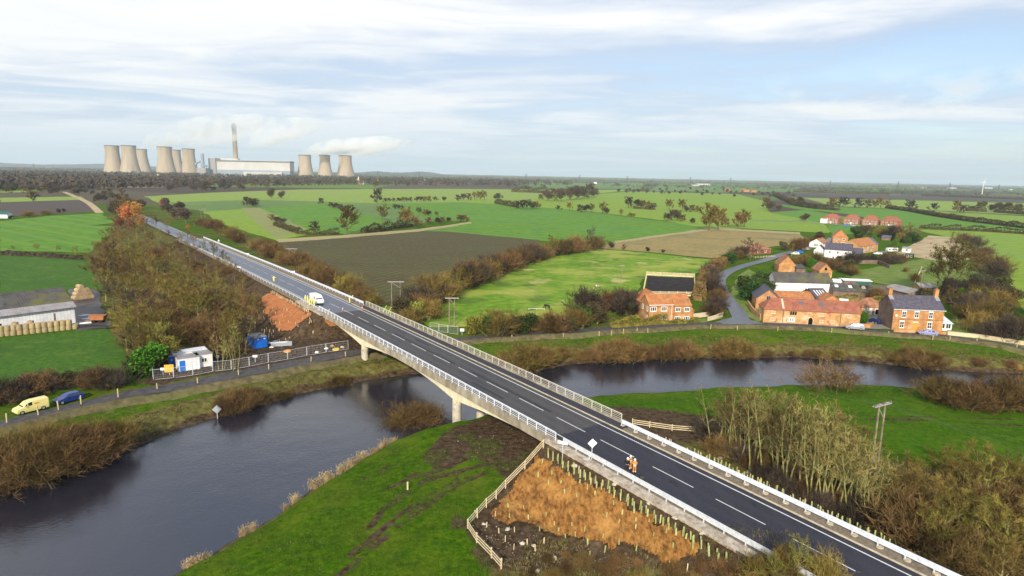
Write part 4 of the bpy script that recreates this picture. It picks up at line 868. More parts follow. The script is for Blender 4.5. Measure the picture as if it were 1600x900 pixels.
tufts('rough_grass', [([(-20, 745), (170, 700), (330, 640), (480, 598), (600, 580), (600, 560), (480, 585), (330, 615), (170, 660), (-20, 710)], 3500, .2, .6, .16), ([(700, 575), (880, 555), (1100, 545), (1340, 548), (1600, 570), (1600, 558), (1340, 530), (1100, 528), (880, 538), (700, 555)], 4500, .25, .7, .2), ([(780, 890), (850, 850), (1060, 885), (1130, 862), (1260, 920), (1250, 980), (780, 960)], 2600, .2, .55, .14), ([(400, 600), (480, 590), (590, 575), (600, 590), (480, 610)], 500, .2, .6, .16)], 'tuft_dry', 6, -.8)
# hedges and garden trees between lane and pasture
def row(pts, n, h, plants, name, label, cat, group, sx=1.0, jit=2.0):
    P = [G(x, y) for x, y in pts]; L_ = [0]
    for a, b in zip(P[:-1], P[1:]): L_.append(L_[-1] + (b - a).length)
    for i in range(n):
        d = L_[-1] * (i + .5) / n; k = max(j for j in range(len(L_) - 1) if L_[j] <= d); q = P[k].lerp(P[k + 1], (d - L_[k]) / (L_[k + 1] - L_[k])); q = q + Vector((R.uniform(-jit, jit), R.uniform(-jit, jit), 0)); q.z = H1(q.x, q.y)
        put(plants, q, h * R.uniform(.7, 1.25), name, label, cat, group, sx)
row([(640, 498), (665, 480), (690, 466), (745, 441), (800, 418), (852, 402), (930, 390)], 44, 6.2, [shrub_b[0], hedge_p[0], shrub_d[0], shrub_b[1], hedge_p[1], shrub_o[2]], 'hedgerow_bush', 'brown bush in the overgrown hedge between ploughed field and pasture', 'bush', 'hedge between ploughed field and pasture', 1.1, 2.2)
put(bare_o[0], G(862, 402), 11, 'bare_tree', 'tall spreading bare olive tree at the top of the pasture hedge', 'tree', None, 1.25); put(dense[0], G(900, 394), 8, 'bare_tree', 'stout brown tree beside the tall bare tree on the pasture hedge', 'tree'); put(bare_d[1], G(922, 390), 12, 'bare_tree', 'tall dark ivy topped tree ending the pasture hedge', 'tree'); put(bare[1], G(885, 396), 8, 'bare_tree', 'thin brown tree between the tall bare tree and the stout one', 'tree')
put(yellow, G(741, 524), 5.6, 'evergreen_bush', 'round yellow green bush beside the lane right of the bridge', 'bush'); put(ever, G(762, 524), 5.4, 'evergreen_bush', 'dark pointed evergreen next to the yellow green bush', 'bush', None, .7)
row([(645, 512), (660, 500), (650, 490), (672, 486)], 6, 5, [hedge_p[0], shrub_o[0], yellow[0]], 'hedgerow_bush', 'olive bush at the bottom corner of the pasture by the power pole', 'bush', 'bushes by the power pole', 1.2)
row([(785, 525), (815, 522), (850, 519), (880, 517), (910, 512), (945, 507)], 15, 5, [ever[0], shrub_o[0], hedge_p[0], bare_o[1], hedge_p[1], shrub_b[1]], 'hedgerow_bush', 'dense green brown bush between the lane and the horse pasture', 'bush', 'bushes between lane and horse pasture', 1.2)
row([(905, 495), (930, 490), (955, 486), (975, 485), (985, 495)], 8, 5.6, [shrub_b[0], bare[0], shrub_d[0], yellow[1]], 'garden_tree', 'bare garden tree left of the orange roofed house', 'tree', 'garden trees left of the orange roofed house', 1.1, 1.5)
row([(985, 503), (985, 470)], 2, 5, [ever[0], yellow[0]], 'evergreen_bush', 'evergreen beside the end wall of the orange roofed house', 'bush', 'evergreens by the orange roofed house', .8, .5)
def hedge(pts, w, h, label, mat='lf_hedge', sz=.2, dens=26, name='hedge', group=None, world=None):
    rg = random.Random(len(label)); P = world or [G(x, y) for x, y in pts]; C = MB(); o0 = P[0]
    for a, b in zip(P[:-1], P[1:]):
        L_ = (b - a).length; d = (b - a).normalized(); n = Vector((-d.y, d.x, 0))
        for i in range(int(L_ * dens * (w + h * 1.6) * .045 / (sz * sz))):
            u, v = rg.random(), rg.uniform(-.5, .5); zz = rg.random()
            if rg.random() < .55: v = .5 * (1 if v > 0 else -1) * rg.uniform(.8, 1.1)
            else: zz = rg.uniform(.85, 1.1)
            q = (a - o0) + d * u * L_ + n * v * w * (1.1 - .3 * zz) + Vector((0, 0, zz * h * (.45 + .9 * vn1(u * L_ * .9 / max(1, h))))); e = rv(rg); f = e.cross(rv(rg)).normalized(); s = sz * rg.uniform(.5, 1.3)
            C.quad(q - e * s, q - f * s * .6, q + e * s, q + f * s * .6)
        wd = n * w * .33; C.hexa([v - Vector((0, 0, .2)) for v in (a - o0 - wd, b - o0 - wd, b - o0 + wd, a - o0 + wd)], [v + Vector((0, 0, h * .42)) for v in (a - o0 - wd, b - o0 - wd, b - o0 + wd, a - o0 + wd)])
    o = C.build(name, M[mat], loc=o0); tag(o, label, 'hedge', group); return o
def vn1(t): return float(vnoise(np.array([t]), np.array([.5]), 12)[0])
hedge([(955, 513), (1000, 509), (1042, 506)], 1.6, 2.4, 'tall clipped green hedge in front of the orange roofed house', 'lf_yellow'); hedge([(1042, 507), (1070, 506), (1092, 503)], 1.3, 1.2, 'lower clipped hedge under the front windows of the orange roofed house', 'lf_yellow')
hedge([(-60, 396), (0, 398), (60, 401), (128, 406)], 2.4, 1.8, 'low dark trimmed hedge between two green fields left of the wood', 'tw_dark', .35)
hedge([(1090, 470), (1098, 440), (1110, 425), (1130, 412)], 4, 3.4, 'brown overgrown hedge curving along the left side of the village lane', 'tw_brown', .3)
row([(1095, 488), (1120, 498), (1128, 490), (1122, 470), (1110, 450), (1106, 432), (1125, 415), (1150, 405), (1165, 398)], 22, 3.8, [shrub_b[0], hedge_p[0], shrub_d[1], shrub[2], shrub_b[2]], 'hedgerow_bush', 'brown bush in the hedge beside the curving village lane', 'bush', 'hedge beside the village lane', 1.2, 1.6)
put(ever, G(1140, 412), 6, 'evergreen_bush', 'dark evergreen bush at the bend of the village lane', 'bush', None, 1.3); put(bare_d, G(1172, 408), 11, 'bare_tree', 'wind bent dark bare tree above the bend of the village lane', 'tree', None, 1.2, lean=(0, .25)); put(bare_d[1], G(1185, 405), 8, 'bare_tree', 'smaller dark bare tree behind the bend of the village lane', 'tree')
for x, y, h in [(1168, 470, 7), (1180, 462, 8), (1160, 452, 5), (1190, 452, 7), (1196, 465, 6)]: put(ever, G(x, y), h, 'evergreen_tree', 'big dark evergreen between the village lane and the brick gable barn', 'tree', 'evergreens by the brick gable barn', 1.2)
# west side lane
row([(-20, 640), (20, 626), (60, 617), (100, 607), (135, 602), (160, 603), (185, 605)], 16, 2.8, [shrub_d[0], shrub_b[0], shrub_d[1], hedge_p[0]], 'hedgerow_bush', 'dark leafless bush in the roadside hedge behind the parked van', 'bush', 'hedge behind the parked van', 1.25, 1.4)
put(bright, G(225, 588), 6.5, 'evergreen_tree', 'bright green conifer left of the white site cabins', 'tree', None, 1.15); put(ever, G(215, 590), 5, 'evergreen_tree', 'dark conifer at the left foot of the bright green one', 'tree'); put(yellow, G(258, 570), 6, 'garden_tree', 'yellow green willow behind the white site cabins', 'tree', None, 1.1); put(yellow, G(243, 572), 5, 'garden_tree', 'yellow tinged willow between conifer and cabins', 'tree')
for x, y, h in [(20, 393, 3), (58, 393, 4), (92, 394, 3.2), (118, 398, 4)]: put(bare_o, G(x, y), h, 'hedgerow_tree', 'small round bare tree along the field hedge left of the wood', 'tree', 'small trees along the left field hedge', 1.3)
row([(10, 343), (40, 339), (70, 335), (100, 330)], 7, 3.5, [shrub_o[0], hedge_p[0]], 'hedgerow_bush', 'olive bush below the dark ploughed field on the left', 'bush', 'bushes below the left ploughed field', 1.3, 3)
put(dense_d, G(52, 315), 11, 'field_tree', 'single wide dark tree before the ploughed field on the left', 'tree', None, 1.3)
# field trees and hedge bushes to the north
FT = [(424, 310, 15, 'b'), (440, 310, 11, 'b'), (502, 319, 8, 'd'), (517, 325, 8, 'd'), (524, 326, 9, 'd'), (532, 328, 8, 'd'), (540, 330, 9, 'd'), (492, 364, 16, 'd'), (542, 366, 40, 'o'), (597, 344, 22, 'o'), (637, 354, 28, 'o'), (650, 355, 14, 'd'), (628, 352, 20, 'o'), (669, 350, 9, 'd'), (684, 349, 9, 'd'), (691, 349, 9, 'd'), (701, 347, 8, 'd'), (718, 346, 9, 'd'), (724, 346, 9, 'd'), (730, 345, 8, 'y'), (589, 317, 18, 'd'), (602, 316, 6, 'd'), (608, 316, 6, 'd'), (615, 316, 6, 'd'), (623, 315, 6, 'd'), (629, 315, 6, 'd'), (635, 315, 6, 'd'), (641, 315, 6, 'd'), (652, 315, 7, 'd'), (658, 315, 7, 'd'), (664, 315, 7, 'd'), (670, 315, 7, 'd'), (680, 314, 6, 'd'), (694, 314, 7, 'd'), (716, 314, 8, 'd'), (724, 313, 9, 'd'), (732, 313, 9, 'd'), (742, 313, 12, 'o'), (750, 313, 14, 'o'), (757, 312, 12, 'o'), (775, 312, 8, 'd'), (779, 312, 9, 'd'), (617, 327, 7, 'd'), (623, 327, 7, 'd'), (629, 328, 6, 'd'), (655, 333, 8, 'd'), (665, 337, 9, 'd'), (670, 337, 8, 'd'), (682, 339, 8, 'o'), (425, 345, 9, 'd'), (432, 347, 9, 'd'), (438, 348, 8, 'd'), (444, 349, 7, 'd'), (386, 322, 12, 'd'), (394, 323, 13, 'd'), (400, 322, 10, 'd'),
      (806, 326, 10, 'd'), (813, 327, 12, 'd'), (822, 327, 13, 'd'), (831, 327, 12, 'd'), (838, 326, 10, 'd'), (845, 312, 7, 'd'), (855, 314, 18, 'b'), (866, 314, 16, 'b'), (877, 315, 20, 'b'), (890, 313, 21, 'b'), (900, 312, 22, 'b'), (910, 311, 20, 'b'), (920, 310, 19, 'd'), (928, 308, 14, 'b'), (872, 329, 7, 'd'), (890, 330, 13, 'o'), (907, 332, 10, 'd'), (916, 331, 11, 'd'), (925, 331, 12, 'o'), (941, 333, 16, 'o'), (947, 334, 10, 'd'), (970, 336, 9, 'o'), (985, 339, 6, 'd'), (990, 339, 5, 'd'), (982, 325, 15, 'd'), (997, 325, 13, 'd'), (1004, 326, 12, 'o'), (1013, 327, 12, 'o'), (1020, 327, 9, 'd'), (1046, 329, 16, 'o'), (1066, 330, 17, 'o'), (1072, 331, 9, 'b'), (1080, 331, 9, 'b'), (1090, 331, 8, 'd'), (1042, 345, 11, 'd'), (1050, 345, 15, 'd'), (1058, 345, 16, 'd'), (1066, 346, 9, 'd'), (1082, 349, 8, 'd'), (1108, 360, 38, 'o'), (1122, 360, 34, 'o'), (1133, 355, 12, 'd'), (1153, 356, 20, 'd'), (1163, 355, 25, 'o'), (1197, 327, 15, 'b'), (1203, 330, 16, 'b'), (1216, 330, 10, 'b'), (1012, 393, 7, 'd'), (1036, 395, 6, 'd'), (955, 388, 10, 'b'), (975, 390, 7, 'b'), (1300, 327, 16, 'd'), (1317, 324, 14, 'd'), (1342, 325, 13, 'd'), (1355, 325, 11, 'b'), (1366, 325, 12, 'o'), (1376, 325, 15, 'o'), (1386, 326, 13, 'o'), (1422, 329, 14, 'd'), (1459, 330, 11, 'd'), (1495, 332, 15, 'd'), (1505, 334, 12, 'd'), (1550, 331, 12, 'd'), (1562, 331, 14, 'd'), (1575, 332, 15, 'd'), (1590, 334, 16, 'd'), (1532, 328, 13, 'd'), (1240, 322, 11, 'd'), (1250, 318, 10, 'b'), (1254, 345, 7, 'd'), (1258, 345, 10, 'd')]
for x, y, ph, k in FT:
    p = G(x, y); h = ph / pxm(p) * 1.12; kind = {'d': dense_d, 'b': dense, 'o': bare_f, 'y': yellow}[k]; lab = {'d': 'dark round hedgerow tree on a boundary of the open green fields', 'b': 'purple brown hedgerow tree on a boundary of the open green fields', 'o': 'open pale bare tree on a boundary of the open green fields', 'y': 'yellowish bush ending the hedge row in the open green fields'}[k]
    put(kind, p, h, 'hedgerow_tree', lab, 'tree', None if k == 'y' else 'hedgerow trees across the open fields', 1.45 if k in 'db' and ph < 15 else 1.15)
for pts, h, lab in [([(430, 352), (470, 366), (500, 367), (530, 366)], 4, 'ragged dark hedge along the upper edge of the ploughed field'), ([(566, 364), (590, 362), (610, 359)], 6, 'dense dark hedge piece right of the tall bare field tree'), ([(612, 358), (628, 356), (642, 354)], 6, 'dense dark hedge piece under the pair of bare field trees'), ([(775, 318), (790, 321), (806, 324)], 7, 'dark hedge running down from the bare trees to the wide round bushes'), ([(990, 326), (1010, 327), (1022, 328)], 7, 'dark hedge strip among the far green fields'), ([(1210, 306), (1245, 322), (1280, 327), (1310, 329)], 9, 'long dark hedge left of the tree row behind the red roofed houses'),
                   ([(1385, 325), (1420, 330), (1450, 336), (1480, 341), (1520, 347), (1570, 353), (1640, 362)], 6, 'long black hedge falling to the right across the far fields'), ([(1436, 357), (1470, 359), (1500, 360), (1540, 362), (1600, 366), (1660, 372)], 5, 'dark broken hedge above the big green field on the right'), ([(1510, 330), (1540, 331)], 13, 'thick dark copse strip in the far right fields'), ([(1555, 332), (1610, 336)], 10, 'thick dark copse at the right edge of the far fields'), ([(800, 300), (830, 301), (852, 302)], 14, 'dark tree belt piece beyond the long light field'), ([(1240, 300), (1300, 302), (1390, 304)], 9, 'orchard like dark row along the brown strip near the horizon'), ([(1440, 306), (1600, 312)], 7, 'low dark hedge on the brown strip near the horizon')]:
    hedge(pts, h * .8, h * .8, lab, 'lf_hedge', h * .13, 16)
for x, y, h in [(1407, 376, 17), (1420, 374, 19), (1431, 374, 15)]: put(bare, G(x, y + 1), h * .62, 'bare_tree', 'broad round brown tree at the end of the red house row', 'tree', 'round brown trees by the red house row', 1.3)
row([(1500, 378), (1525, 395), (1545, 420), (1560, 445), (1575, 470), (1585, 495)], 14, 6, [shrub_d[0], bare_d[0], shrub_b[1], hedge_p[1]], 'hedgerow_bush', 'dark bare bush along the left edge of the big right hand field', 'bush', 'hedge on the edge of the right field', 1.2, 3)
row([(1490, 500), (1520, 490), (1550, 495), (1530, 512), (1570, 518), (1600, 525), (1560, 535), (1500, 478), (1540, 475), (1590, 505)], 20, 5.5, [shrub_d[0], bare_o[0], ever[0], hedge_p[1], shrub_o[1]], 'garden_tree', 'overgrown garden tree right of the slate roofed house', 'tree', 'garden trees right of the slate house', 1.1, 2.5)
row([(1490, 472), (1510, 470), (1520, 478), (1545, 470)], 4, 6, [yellow[0], bright[0]], 'evergreen_tree', 'yellow green conifer in the garden behind the slate roofed house', 'tree', 'yellow conifers behind the slate house')
# big ivy clad tree
def ivy_tree():
    t = thing('ivy_clad_tree', 'big wide crowned tree with an ivy clad trunk behind the slate roofed house', 'tree', G(1478, 466)); T, C = tree(99, 17, 9.5, .55, 13, 11, 8, .06, low=.36, sub=3)
    T.build('trunk', M['bark'], t); C.build('twigs', M['tw_brown'], t); rg = random.Random(3)
    I = MB()
    for i in range(1500):
        a, z = rg.uniform(0, 6.3), rg.uniform(0, 7); r = 1.5 * (1 - .02 * z) * rg.uniform(.6, 1.1); p = Vector((math.cos(a) * r, math.sin(a) * r, z)); u = rv(rg); v = u.cross(rv(rg)).normalized(); I.quad(p - u * .2, p - v * .14, p + u * .2, p + v * .14)
    I.build('ivy', M['lf_ivy'], t)
    I = MB()
    for i in range(5200):
        f = C.f[rg.randrange(len(C.f))]; p = Vector(C.v[f[2]]) + rv(rg) * .3; u = rv(rg); v = u.cross(rv(rg)).normalized(); s = rg.uniform(.14, .30); I.quad(p - u * s, p - v * s * .6, p + u * s, p + v * s * .6)
    I.build('crown', M['lf_autumn'], t)
ivy_tree()
# village greenery
for x, y, h, k, lab in [(1237, 400, 7, bare_o, 'yellow brown tree beside the blue parked things in the village'), (1246, 392, 6, shrub, 'orange brown bush by the village lane'), (1282, 372, 5, bare, 'bare tree at the corner of the stubble field'), (1340, 375, 9, ever, 'tall dark conifer beside the red roofed village house'), (1350, 368, 6, hedge_p, 'dark bush right of the tall conifer'), (1362, 365, 6, yellow, 'golden bush in the gardens below the red house row'), (1374, 362, 6, ever, 'evergreen in the gardens below the red house row'), (1386, 366, 6, bright, 'bright green garden tree below the red house row'), (1398, 385, 5, bright, 'bright yellow green shrub near the white caravan'), (1366, 372, 4, bright, 'light green garden shrub beneath the golden bush'), (1312, 415, 5, hedge_p, 'dark shrub between the two old brick barns'), (1268, 418, 5, bright, 'clipped green bush behind the white walled barn'), (1322, 425, 6, hedge_p, 'bare hedge tree right of the small brick barn'), (1330, 412, 5, shrub_d, 'grey bramble heap below the white farmhouse'), (1345, 410, 4, shrub_d, 'grey bramble right of the white farmhouse'), (1396, 405, 7, bare, 'thin bare tree in front of the white caravan'), (1385, 408, 4, shrub_b, 'brown bush left of the thin bare garden tree'), (1348, 505, 3.5, bright, 'green climber at the right end of the long brick barn'), (1352, 498, 4, bare, 'bare shrub between brick barn and tile roofed garage'), (1370, 470, 4, shrub_b, 'bare hedge behind the tile roofed garage'), (1350, 466, 4, shrub_b, 'bare brown hedge left behind the tile roofed garage'), (1258, 345, 6, dense_d, 'dark conifer at the left end of the red house row'), (1415, 425, 2, shrub_b, 'low tussock in the village paddock'), (1356, 374, 5, bare, 'small bare orchard tree by the red roofed house'), (1430, 440, 3, shrub_b, 'brown hedge plant by the paddock edge')]:
    put(k, G(x, y), h, 'garden_plant', lab, 'tree' if h > 4.5 else 'bush')
row([(1328, 362), (1350, 364), (1375, 368), (1400, 372), (1418, 380)], 20, 7, [ever[0], yellow[0], shrub_d[0], hedge_p[0], bare[0], ever[1], shrub_o[0]], 'garden_tree', 'garden tree in the leafy band between the red house row and the orange roofed houses', 'tree', 'garden trees below the red house row', 1.25, 6)
row([(1246, 415), (1262, 412), (1278, 414), (1305, 420), (1322, 424), (1326, 432)], 14, 4.2, [shrub_d[0], hedge_p[1], shrub_b[0], shrub_o[1]], 'garden_bush', 'scruffy bush around the two old brick barns', 'bush', 'bushes round the old brick barns', 1.2, 2.5)
row([(1318, 410), (1345, 408), (1365, 410), (1388, 412), (1402, 410)], 12, 3.2, [shrub_d[1], shrub_b[2], shrub_d[2]], 'garden_bush', 'grey brown bramble along the garden wall below the white farmhouse', 'bush', 'brambles by the farmhouse wall', 1.3, 2)
row([(1218, 392), (1236, 390), (1255, 384), (1290, 374)], 8, 5, [bare[0], shrub_b[0], hedge_p[0]], 'garden_tree', 'brown garden tree between the lane bend and the white bungalow', 'tree', 'trees by the white bungalow', 1.1, 2)
row([(1440, 470), (1480, 480), (1520, 468), (1560, 462), (1545, 485), (1500, 488)], 14, 6, [shrub_d[0], bare_d[0], hedge_p[0], bare[2]], 'garden_tree', 'dark bare garden tree behind the slate roofed house', 'tree', 'bare garden trees behind the slate house', 1.15, 3)
# ---- the wooded plain: nearest trees one by one, the rest as masses
BELTS = [([(0, 300), (0, 270), (150, 268), (560, 276), (560, 292), (470, 294), (330, 300), (262, 300), (262, 288), (140, 288), (130, 300)], 170, 13), ([(560, 292), (560, 277), (860, 280), (860, 294), (700, 294)], 70, 12), ([(960, 300), (1090, 296), (1240, 304), (1240, 312), (1090, 306), (990, 304)], 40, 9), ([(-20, 296), (130, 292), (140, 305), (0, 306)], 18, 10)]
for poly, n, h in BELTS:
    for x, y in inpx(poly, n): put(dense if R.random() < .6 else dense_d, G(x, y), h * R.uniform(.7, 1.2), 'distant_tree', 'dark leafless tree in the woods before the power station and horizon', 'tree', 'woods on the plain', 1.3)
def mass(name, poly, n, h0, h1, seed, spread=1.5):
    rg = random.Random(seed); P = np.array(poly, float); x0, y0 = P.min(0); x1, y1 = P.max(0); C = MB(); k = 0
    while k < n:
        x, y = rg.uniform(x0, x1), rg.uniform(y0, y1)
        if not inpoly(np.array([x]), np.array([y]), P)[0]: continue
        k += 1; p = G(x, y); h = rg.uniform(h0, h1); r = h * rg.uniform(.5, .9) * spread
        for i in range(13):
            q = p + Vector((rg.gauss(0, r * .4), rg.gauss(0, r * .4), h * rg.uniform(.12, .95))); u = rv(rg); v = u.cross(rv(rg)).normalized(); s = h * rg.uniform(.14, .3); C.quad(q - u * s, q - v * s * .7, q + u * s, q + v * s * .7)
    o = C.build(name, M['lf_far']); tag(o, kind='stuff'); return o
mass('distant_woods', [(-60, 271), (300, 273), (600, 279), (900, 284), (900, 290), (600, 289), (300, 292), (-60, 300)], 2300, 10, 17, 1)
mass('distant_woods', [(-60, 262), (300, 267), (600, 273.5), (1000, 280.5), (1700, 294), (1700, 300), (1000, 287), (600, 281), (300, 276), (-60, 271)], 2600, 8, 15, 2, 2.2)
mass('distant_woods', [(-100, 259.5), (600, 271.5), (1700, 292.3), (1700, 295), (600, 275), (-100, 264)], 1800, 10, 18, 3, 4)
mass('distant_woods', [(940, 288), (1250, 293), (1600, 301), (1600, 306), (1400, 303), (1200, 297), (940, 292)], 330, 6, 11, 4, 1.6)
# ------------------------------------------------------------------ buildings
M['brick'] = nmat('orange_red_brick', [(.31, .145, .06), (.43, .215, .085), (.53, .30, .13)], .7, 8, .92, .01, obj=True, patch=[(.35, (.54, .33, .17), .54, .15)])
M['brick_mix'] = nmat('old_patched_brick', [(.32, .165, .075), (.48, .28, .12), (.60, .42, .22)], .5, 8, .92, .02, obj=True, patch=[(.3, (.60, .44, .27), .52, .12), (.5, (.40, .13, .06), .56, .1)])
M['brick_dark'] = nmat('dark_brick', [(.13, .085, .065), (.19, .13, .10), (.25, .18, .14)], .6, 7, .92, obj=True)
M['brick_red'] = nmat('red_brick', [(.22, .075, .05), (.31, .115, .075), (.38, .16, .10)], .6, 7, .92, obj=True)
M['pantile'] = nmat('orange_pantile', [(.30, .12, .05), (.42, .18, .07), (.50, .25, .11)], .8, 8, .88, .03, obj=True, patch=[(.3, (.30, .17, .09), .54, .14), (.6, (.20, .13, .08), .60, .1)], stripes=(0, .35, (.36, .12, .04), .5))
M['redtile'] = nmat('red_clay_tile', [(.22, .075, .05), (.32, .12, .075), (.40, .18, .11)], .7, 8, .88, .03, obj=True, patch=[(.3, (.22, .12, .085), .54, .14), (.7, (.17, .12, .07), .61, .1)], stripes=(0, .4, (.25, .07, .04), .5))
M['oldtile'] = nmat('weathered_pantile', [(.19, .09, .05), (.33, .15, .08), (.44, .23, .13)], .7, 7, .9, .03, obj=True)
M['slate'] = nmat('grey_slate', [(.060, .054, .072), (.088, .080, .105), (.125, .115, .145)], 1.6, 6, .6, .02, obj=True)
M['slate_blue'] = nmat('blue_slate', [(.07, .08, .12), (.10, .115, .16), (.14, .155, .20)], 1.2, 6, .6, .02, obj=True)
M['dark_roof'] = nmat('dark_mossy_roof', [(.045, .045, .045), (.085, .082, .078), (.13, .12, .11)], .7, 7, .9, .02, obj=True, patch=[(.25, (.10, .11, .04), .55, .15)])
M['moss_roof'] = nmat('moss_grown_cement_roof', [(.05, .044, .045), (.085, .075, .078), (.13, .118, .12)], .5, 8, .95, .03, obj=True, patch=[(.22, (.135, .13, .035), .48, .16), (.5, (.07, .075, .03), .56, .14)], stripes=(0, .6, (.11, .105, .09), .5))
M['grey_roof'] = nmat('weathered_cement_sheet', [(.22, .20, .21), (.31, .29, .30), (.38, .36, .37)], .5, 7, .9, .02, obj=True, patch=[(.18, (.26, .26, .13), .56, .15)], stripes=(0, .5, (.22, .21, .21), .5))
M['render'] = nmat('white_render', [(.66, .65, .62), (.77, .76, .74), (.82, .81, .80)], .4, 6, .8, obj=True)
M['sheet'] = nmat('white_sheeting', [(.60, .61, .62), (.72, .73, .75), (.80, .81, .82)], .6, 6, .6, obj=True, stripes=(0, .7, (.56, .57, .60), .5, .3))
M['glass'] = nmat('window_glass', [(.02, .025, .03), (.04, .05, .06)], 1, 2, .06, spec=.9, obj=True)
M['upvc'] = flat('white_window_frame', (.80, .80, .78), .4); M['stone_trim'] = flat('pale_stone_trim', (.62, .50, .34), .85); M['wood_door'] = flat('orange_wood_door', (.62, .30, .05), .5)
M['dark_open'] = flat('dark_opening', (.012, .011, .010), .95, .05); M['green_paint'] = flat('dark_green_steel', (.02, .11, .08), .5); M['skylight'] = flat('skylight_glass', (.55, .62, .72), .15, .7); M['blue_paint'] = flat('blue_paint', (.02, .10, .42), .45); M['brt_blue'] = flat('bright_blue_steel', (.015, .16, .62), .45)
M['boards'] = nmat('weathered_boards', [(.28, .17, .06), (.38, .24, .09), (.46, .31, .14)], 1, 6, .9, obj=True, stripes=(0, .25, (.26, .16, .06), .5))
def house_root(name, label, cat, A, B, group=None, adjust=0.0):
    A = G(*A) if not isinstance(A, Vector) else A; B = G(*B) if not isinstance(B, Vector) else B
    t = thing(name, label, cat, A, math.atan2(B.y - A.y, B.x - A.x) + adjust, group); return t, (B - A).length
def block(t, x, y, w, d, eave, ridge, wallm, roofm, axis='x', hip=(0, 0), over=.3, th=.14, z0=-.3, roof=True, gable_wall=True, wname='wall', rname='roof'):
    m = MB(); q = [(x, y), (x + w, y), (x + w, y + d), (x, y + d)]
    m.hexa([(a, b, z0) for a, b in q], [(a, b, eave) for a, b in q])
    if gable_wall:
        if axis == 'x':
            for xx, hp, s in ((x, hip[0], 1), (x + w, hip[1], -1)):
                if hp == 0: m.slab_g = 0; n = len(m.v); m.v += [(xx, y, eave), (xx, y + d, eave), (xx, y + d / 2, ridge - th * .8), (xx + .2 * s, y, eave), (xx + .2 * s, y + d, eave), (xx + .2 * s, y + d / 2, ridge - th * .8)]; m.f += [(n, n + 1, n + 2), (n + 5, n + 4, n + 3), (n, n + 2, n + 5, n + 3), (n + 1, n + 4, n + 5, n + 2)]; m.m += [0] * 4
        else:
            for yy, hp, s in ((y, hip[0], 1), (y + d, hip[1], -1)):
                if hp == 0: n = len(m.v); m.v += [(x, yy, eave), (x + w, yy, eave), (x + w / 2, yy, ridge - th * .8), (x, yy + .2 * s, eave), (x + w, yy + .2 * s, eave), (x + w / 2, yy + .2 * s, ridge - th * .8)]; m.f += [(n, n + 1, n + 2), (n + 5, n + 4, n + 3), (n, n + 2, n + 5, n + 3), (n + 1, n + 4, n + 5, n + 2)]; m.m += [0] * 4
    wl = m.build(wname, wallm, t)
    if not roof: return wl, None
    m = MB(); o = over; k = (ridge - eave) / ((d if axis == 'x' else w) / 2); e = eave - k * o + .05
    if axis == 'x':
        yc = y + d / 2; r0, r1 = x - o * .6 + hip[0], x + w + o * .6 - hip[1]; x0, x1 = x - o * .6, x + w + o * .6
        m.slab([(x0, y - o, e), (x1, y - o, e), (r1, yc, ridge), (r0, yc, ridge)], th); m.slab([(x1, y + d + o, e), (x0, y + d + o, e), (r0, yc, ridge), (r1, yc, ridge)], th)
        if hip[0]: m.slab([(x0, y + d + o, e), (x0, y - o, e), (r0, yc, ridge)], th)
        if hip[1]: m.slab([(x1, y - o, e), (x1, y + d + o, e), (r1, yc, ridge)], th)
        m.tube([(r0, yc, ridge), (r1, yc, ridge)], .1, 6)
    else:
        xc = x + w / 2; r0, r1 = y - o * .6 + hip[0], y + d + o * .6 - hip[1]; y0, y1 = y - o * .6, y + d + o * .6
        m.slab([(x - o, y1, e), (x - o, y0, e), (xc, r0, ridge), (xc, r1, ridge)], th); m.slab([(x + w + o, y0, e), (x + w + o, y1, e), (xc, r1, ridge), (xc, r0, ridge)], th)
        if hip[0]: m.slab([(x - o, y0, e), (x + w + o, y0, e), (xc, r0, ridge)], th)
        if hip[1]: m.slab([(x + w + o, y1, e), (x - o, y1, e), (xc, r1, ridge)], th)
        m.tube([(xc, r0, ridge), (xc, r1, ridge)], .1, 6)
    return wl, m.build(rname, roofm, t)
def opening(t, face, u, z, w, h, bx, kind='window', frame=None, pane=None, mull=1, bars=0, sill=True, surround=None):
    """window or door on a block face; bx=(x,y,w,d)"""
    x, y, W_, D_ = bx; o = bpy.data.objects.new('tmp', None)
    if face == 'F': loc, rz = (x + u, y, z), 0
    elif face == 'L': loc, rz = (x, y + D_ - u, z), -math.pi / 2
    elif face == 'R': loc, rz = (x + W_, y + u, z), math.pi / 2
    else: loc, rz = (x + W_ - u, y + D_, z), math.pi
    bpy.data.objects.remove(o); m = MB(); f = max(.07, w * .085)
    m.box(-w / 2, -w / 2 + f, -.07, .05, 0, h); m.box(w / 2 - f, w / 2, -.07, .05, 0, h); m.box(-w / 2 + f, w / 2 - f, -.07, .05, h - f, h); m.box(-w / 2 + f, w / 2 - f, -.07, .05, 0, f)
    for i in range(mull): xx = -w / 2 + w * (i + 1) / (mull + 1); m.box(xx - f * .45, xx + f * .45, -.06, .05, f, h - f)
    for i in range(bars): zz = h * (i + 1) / (bars + 1); m.box(-w / 2 + f, w / 2 - f, -.055, .05, zz - f * .4, zz + f * .4)
    fr = m.build(kind, frame or M['upvc'], t, loc=loc); fr.rotation_euler = (0, 0, rz)
    m = MB(); m.box(-w / 2 + f * .5, w / 2 - f * .5, -.03, .04, f * .5, h - f * .5); m.build('pane' if kind == 'window' else 'panel', pane or M['glass'], fr)
    if sill: m = MB(); m.box(-w / 2 - .1, w / 2 + .1, -.14, .04, -.12, -.005); m.build('sill', surround or M['stone_trim'], fr)
    if surround: m = MB(); m.box(-w / 2 - .12, w / 2 + .12, -.05, .04, h + .005, h + .22); m.build('lintel', surround, fr)
    return fr
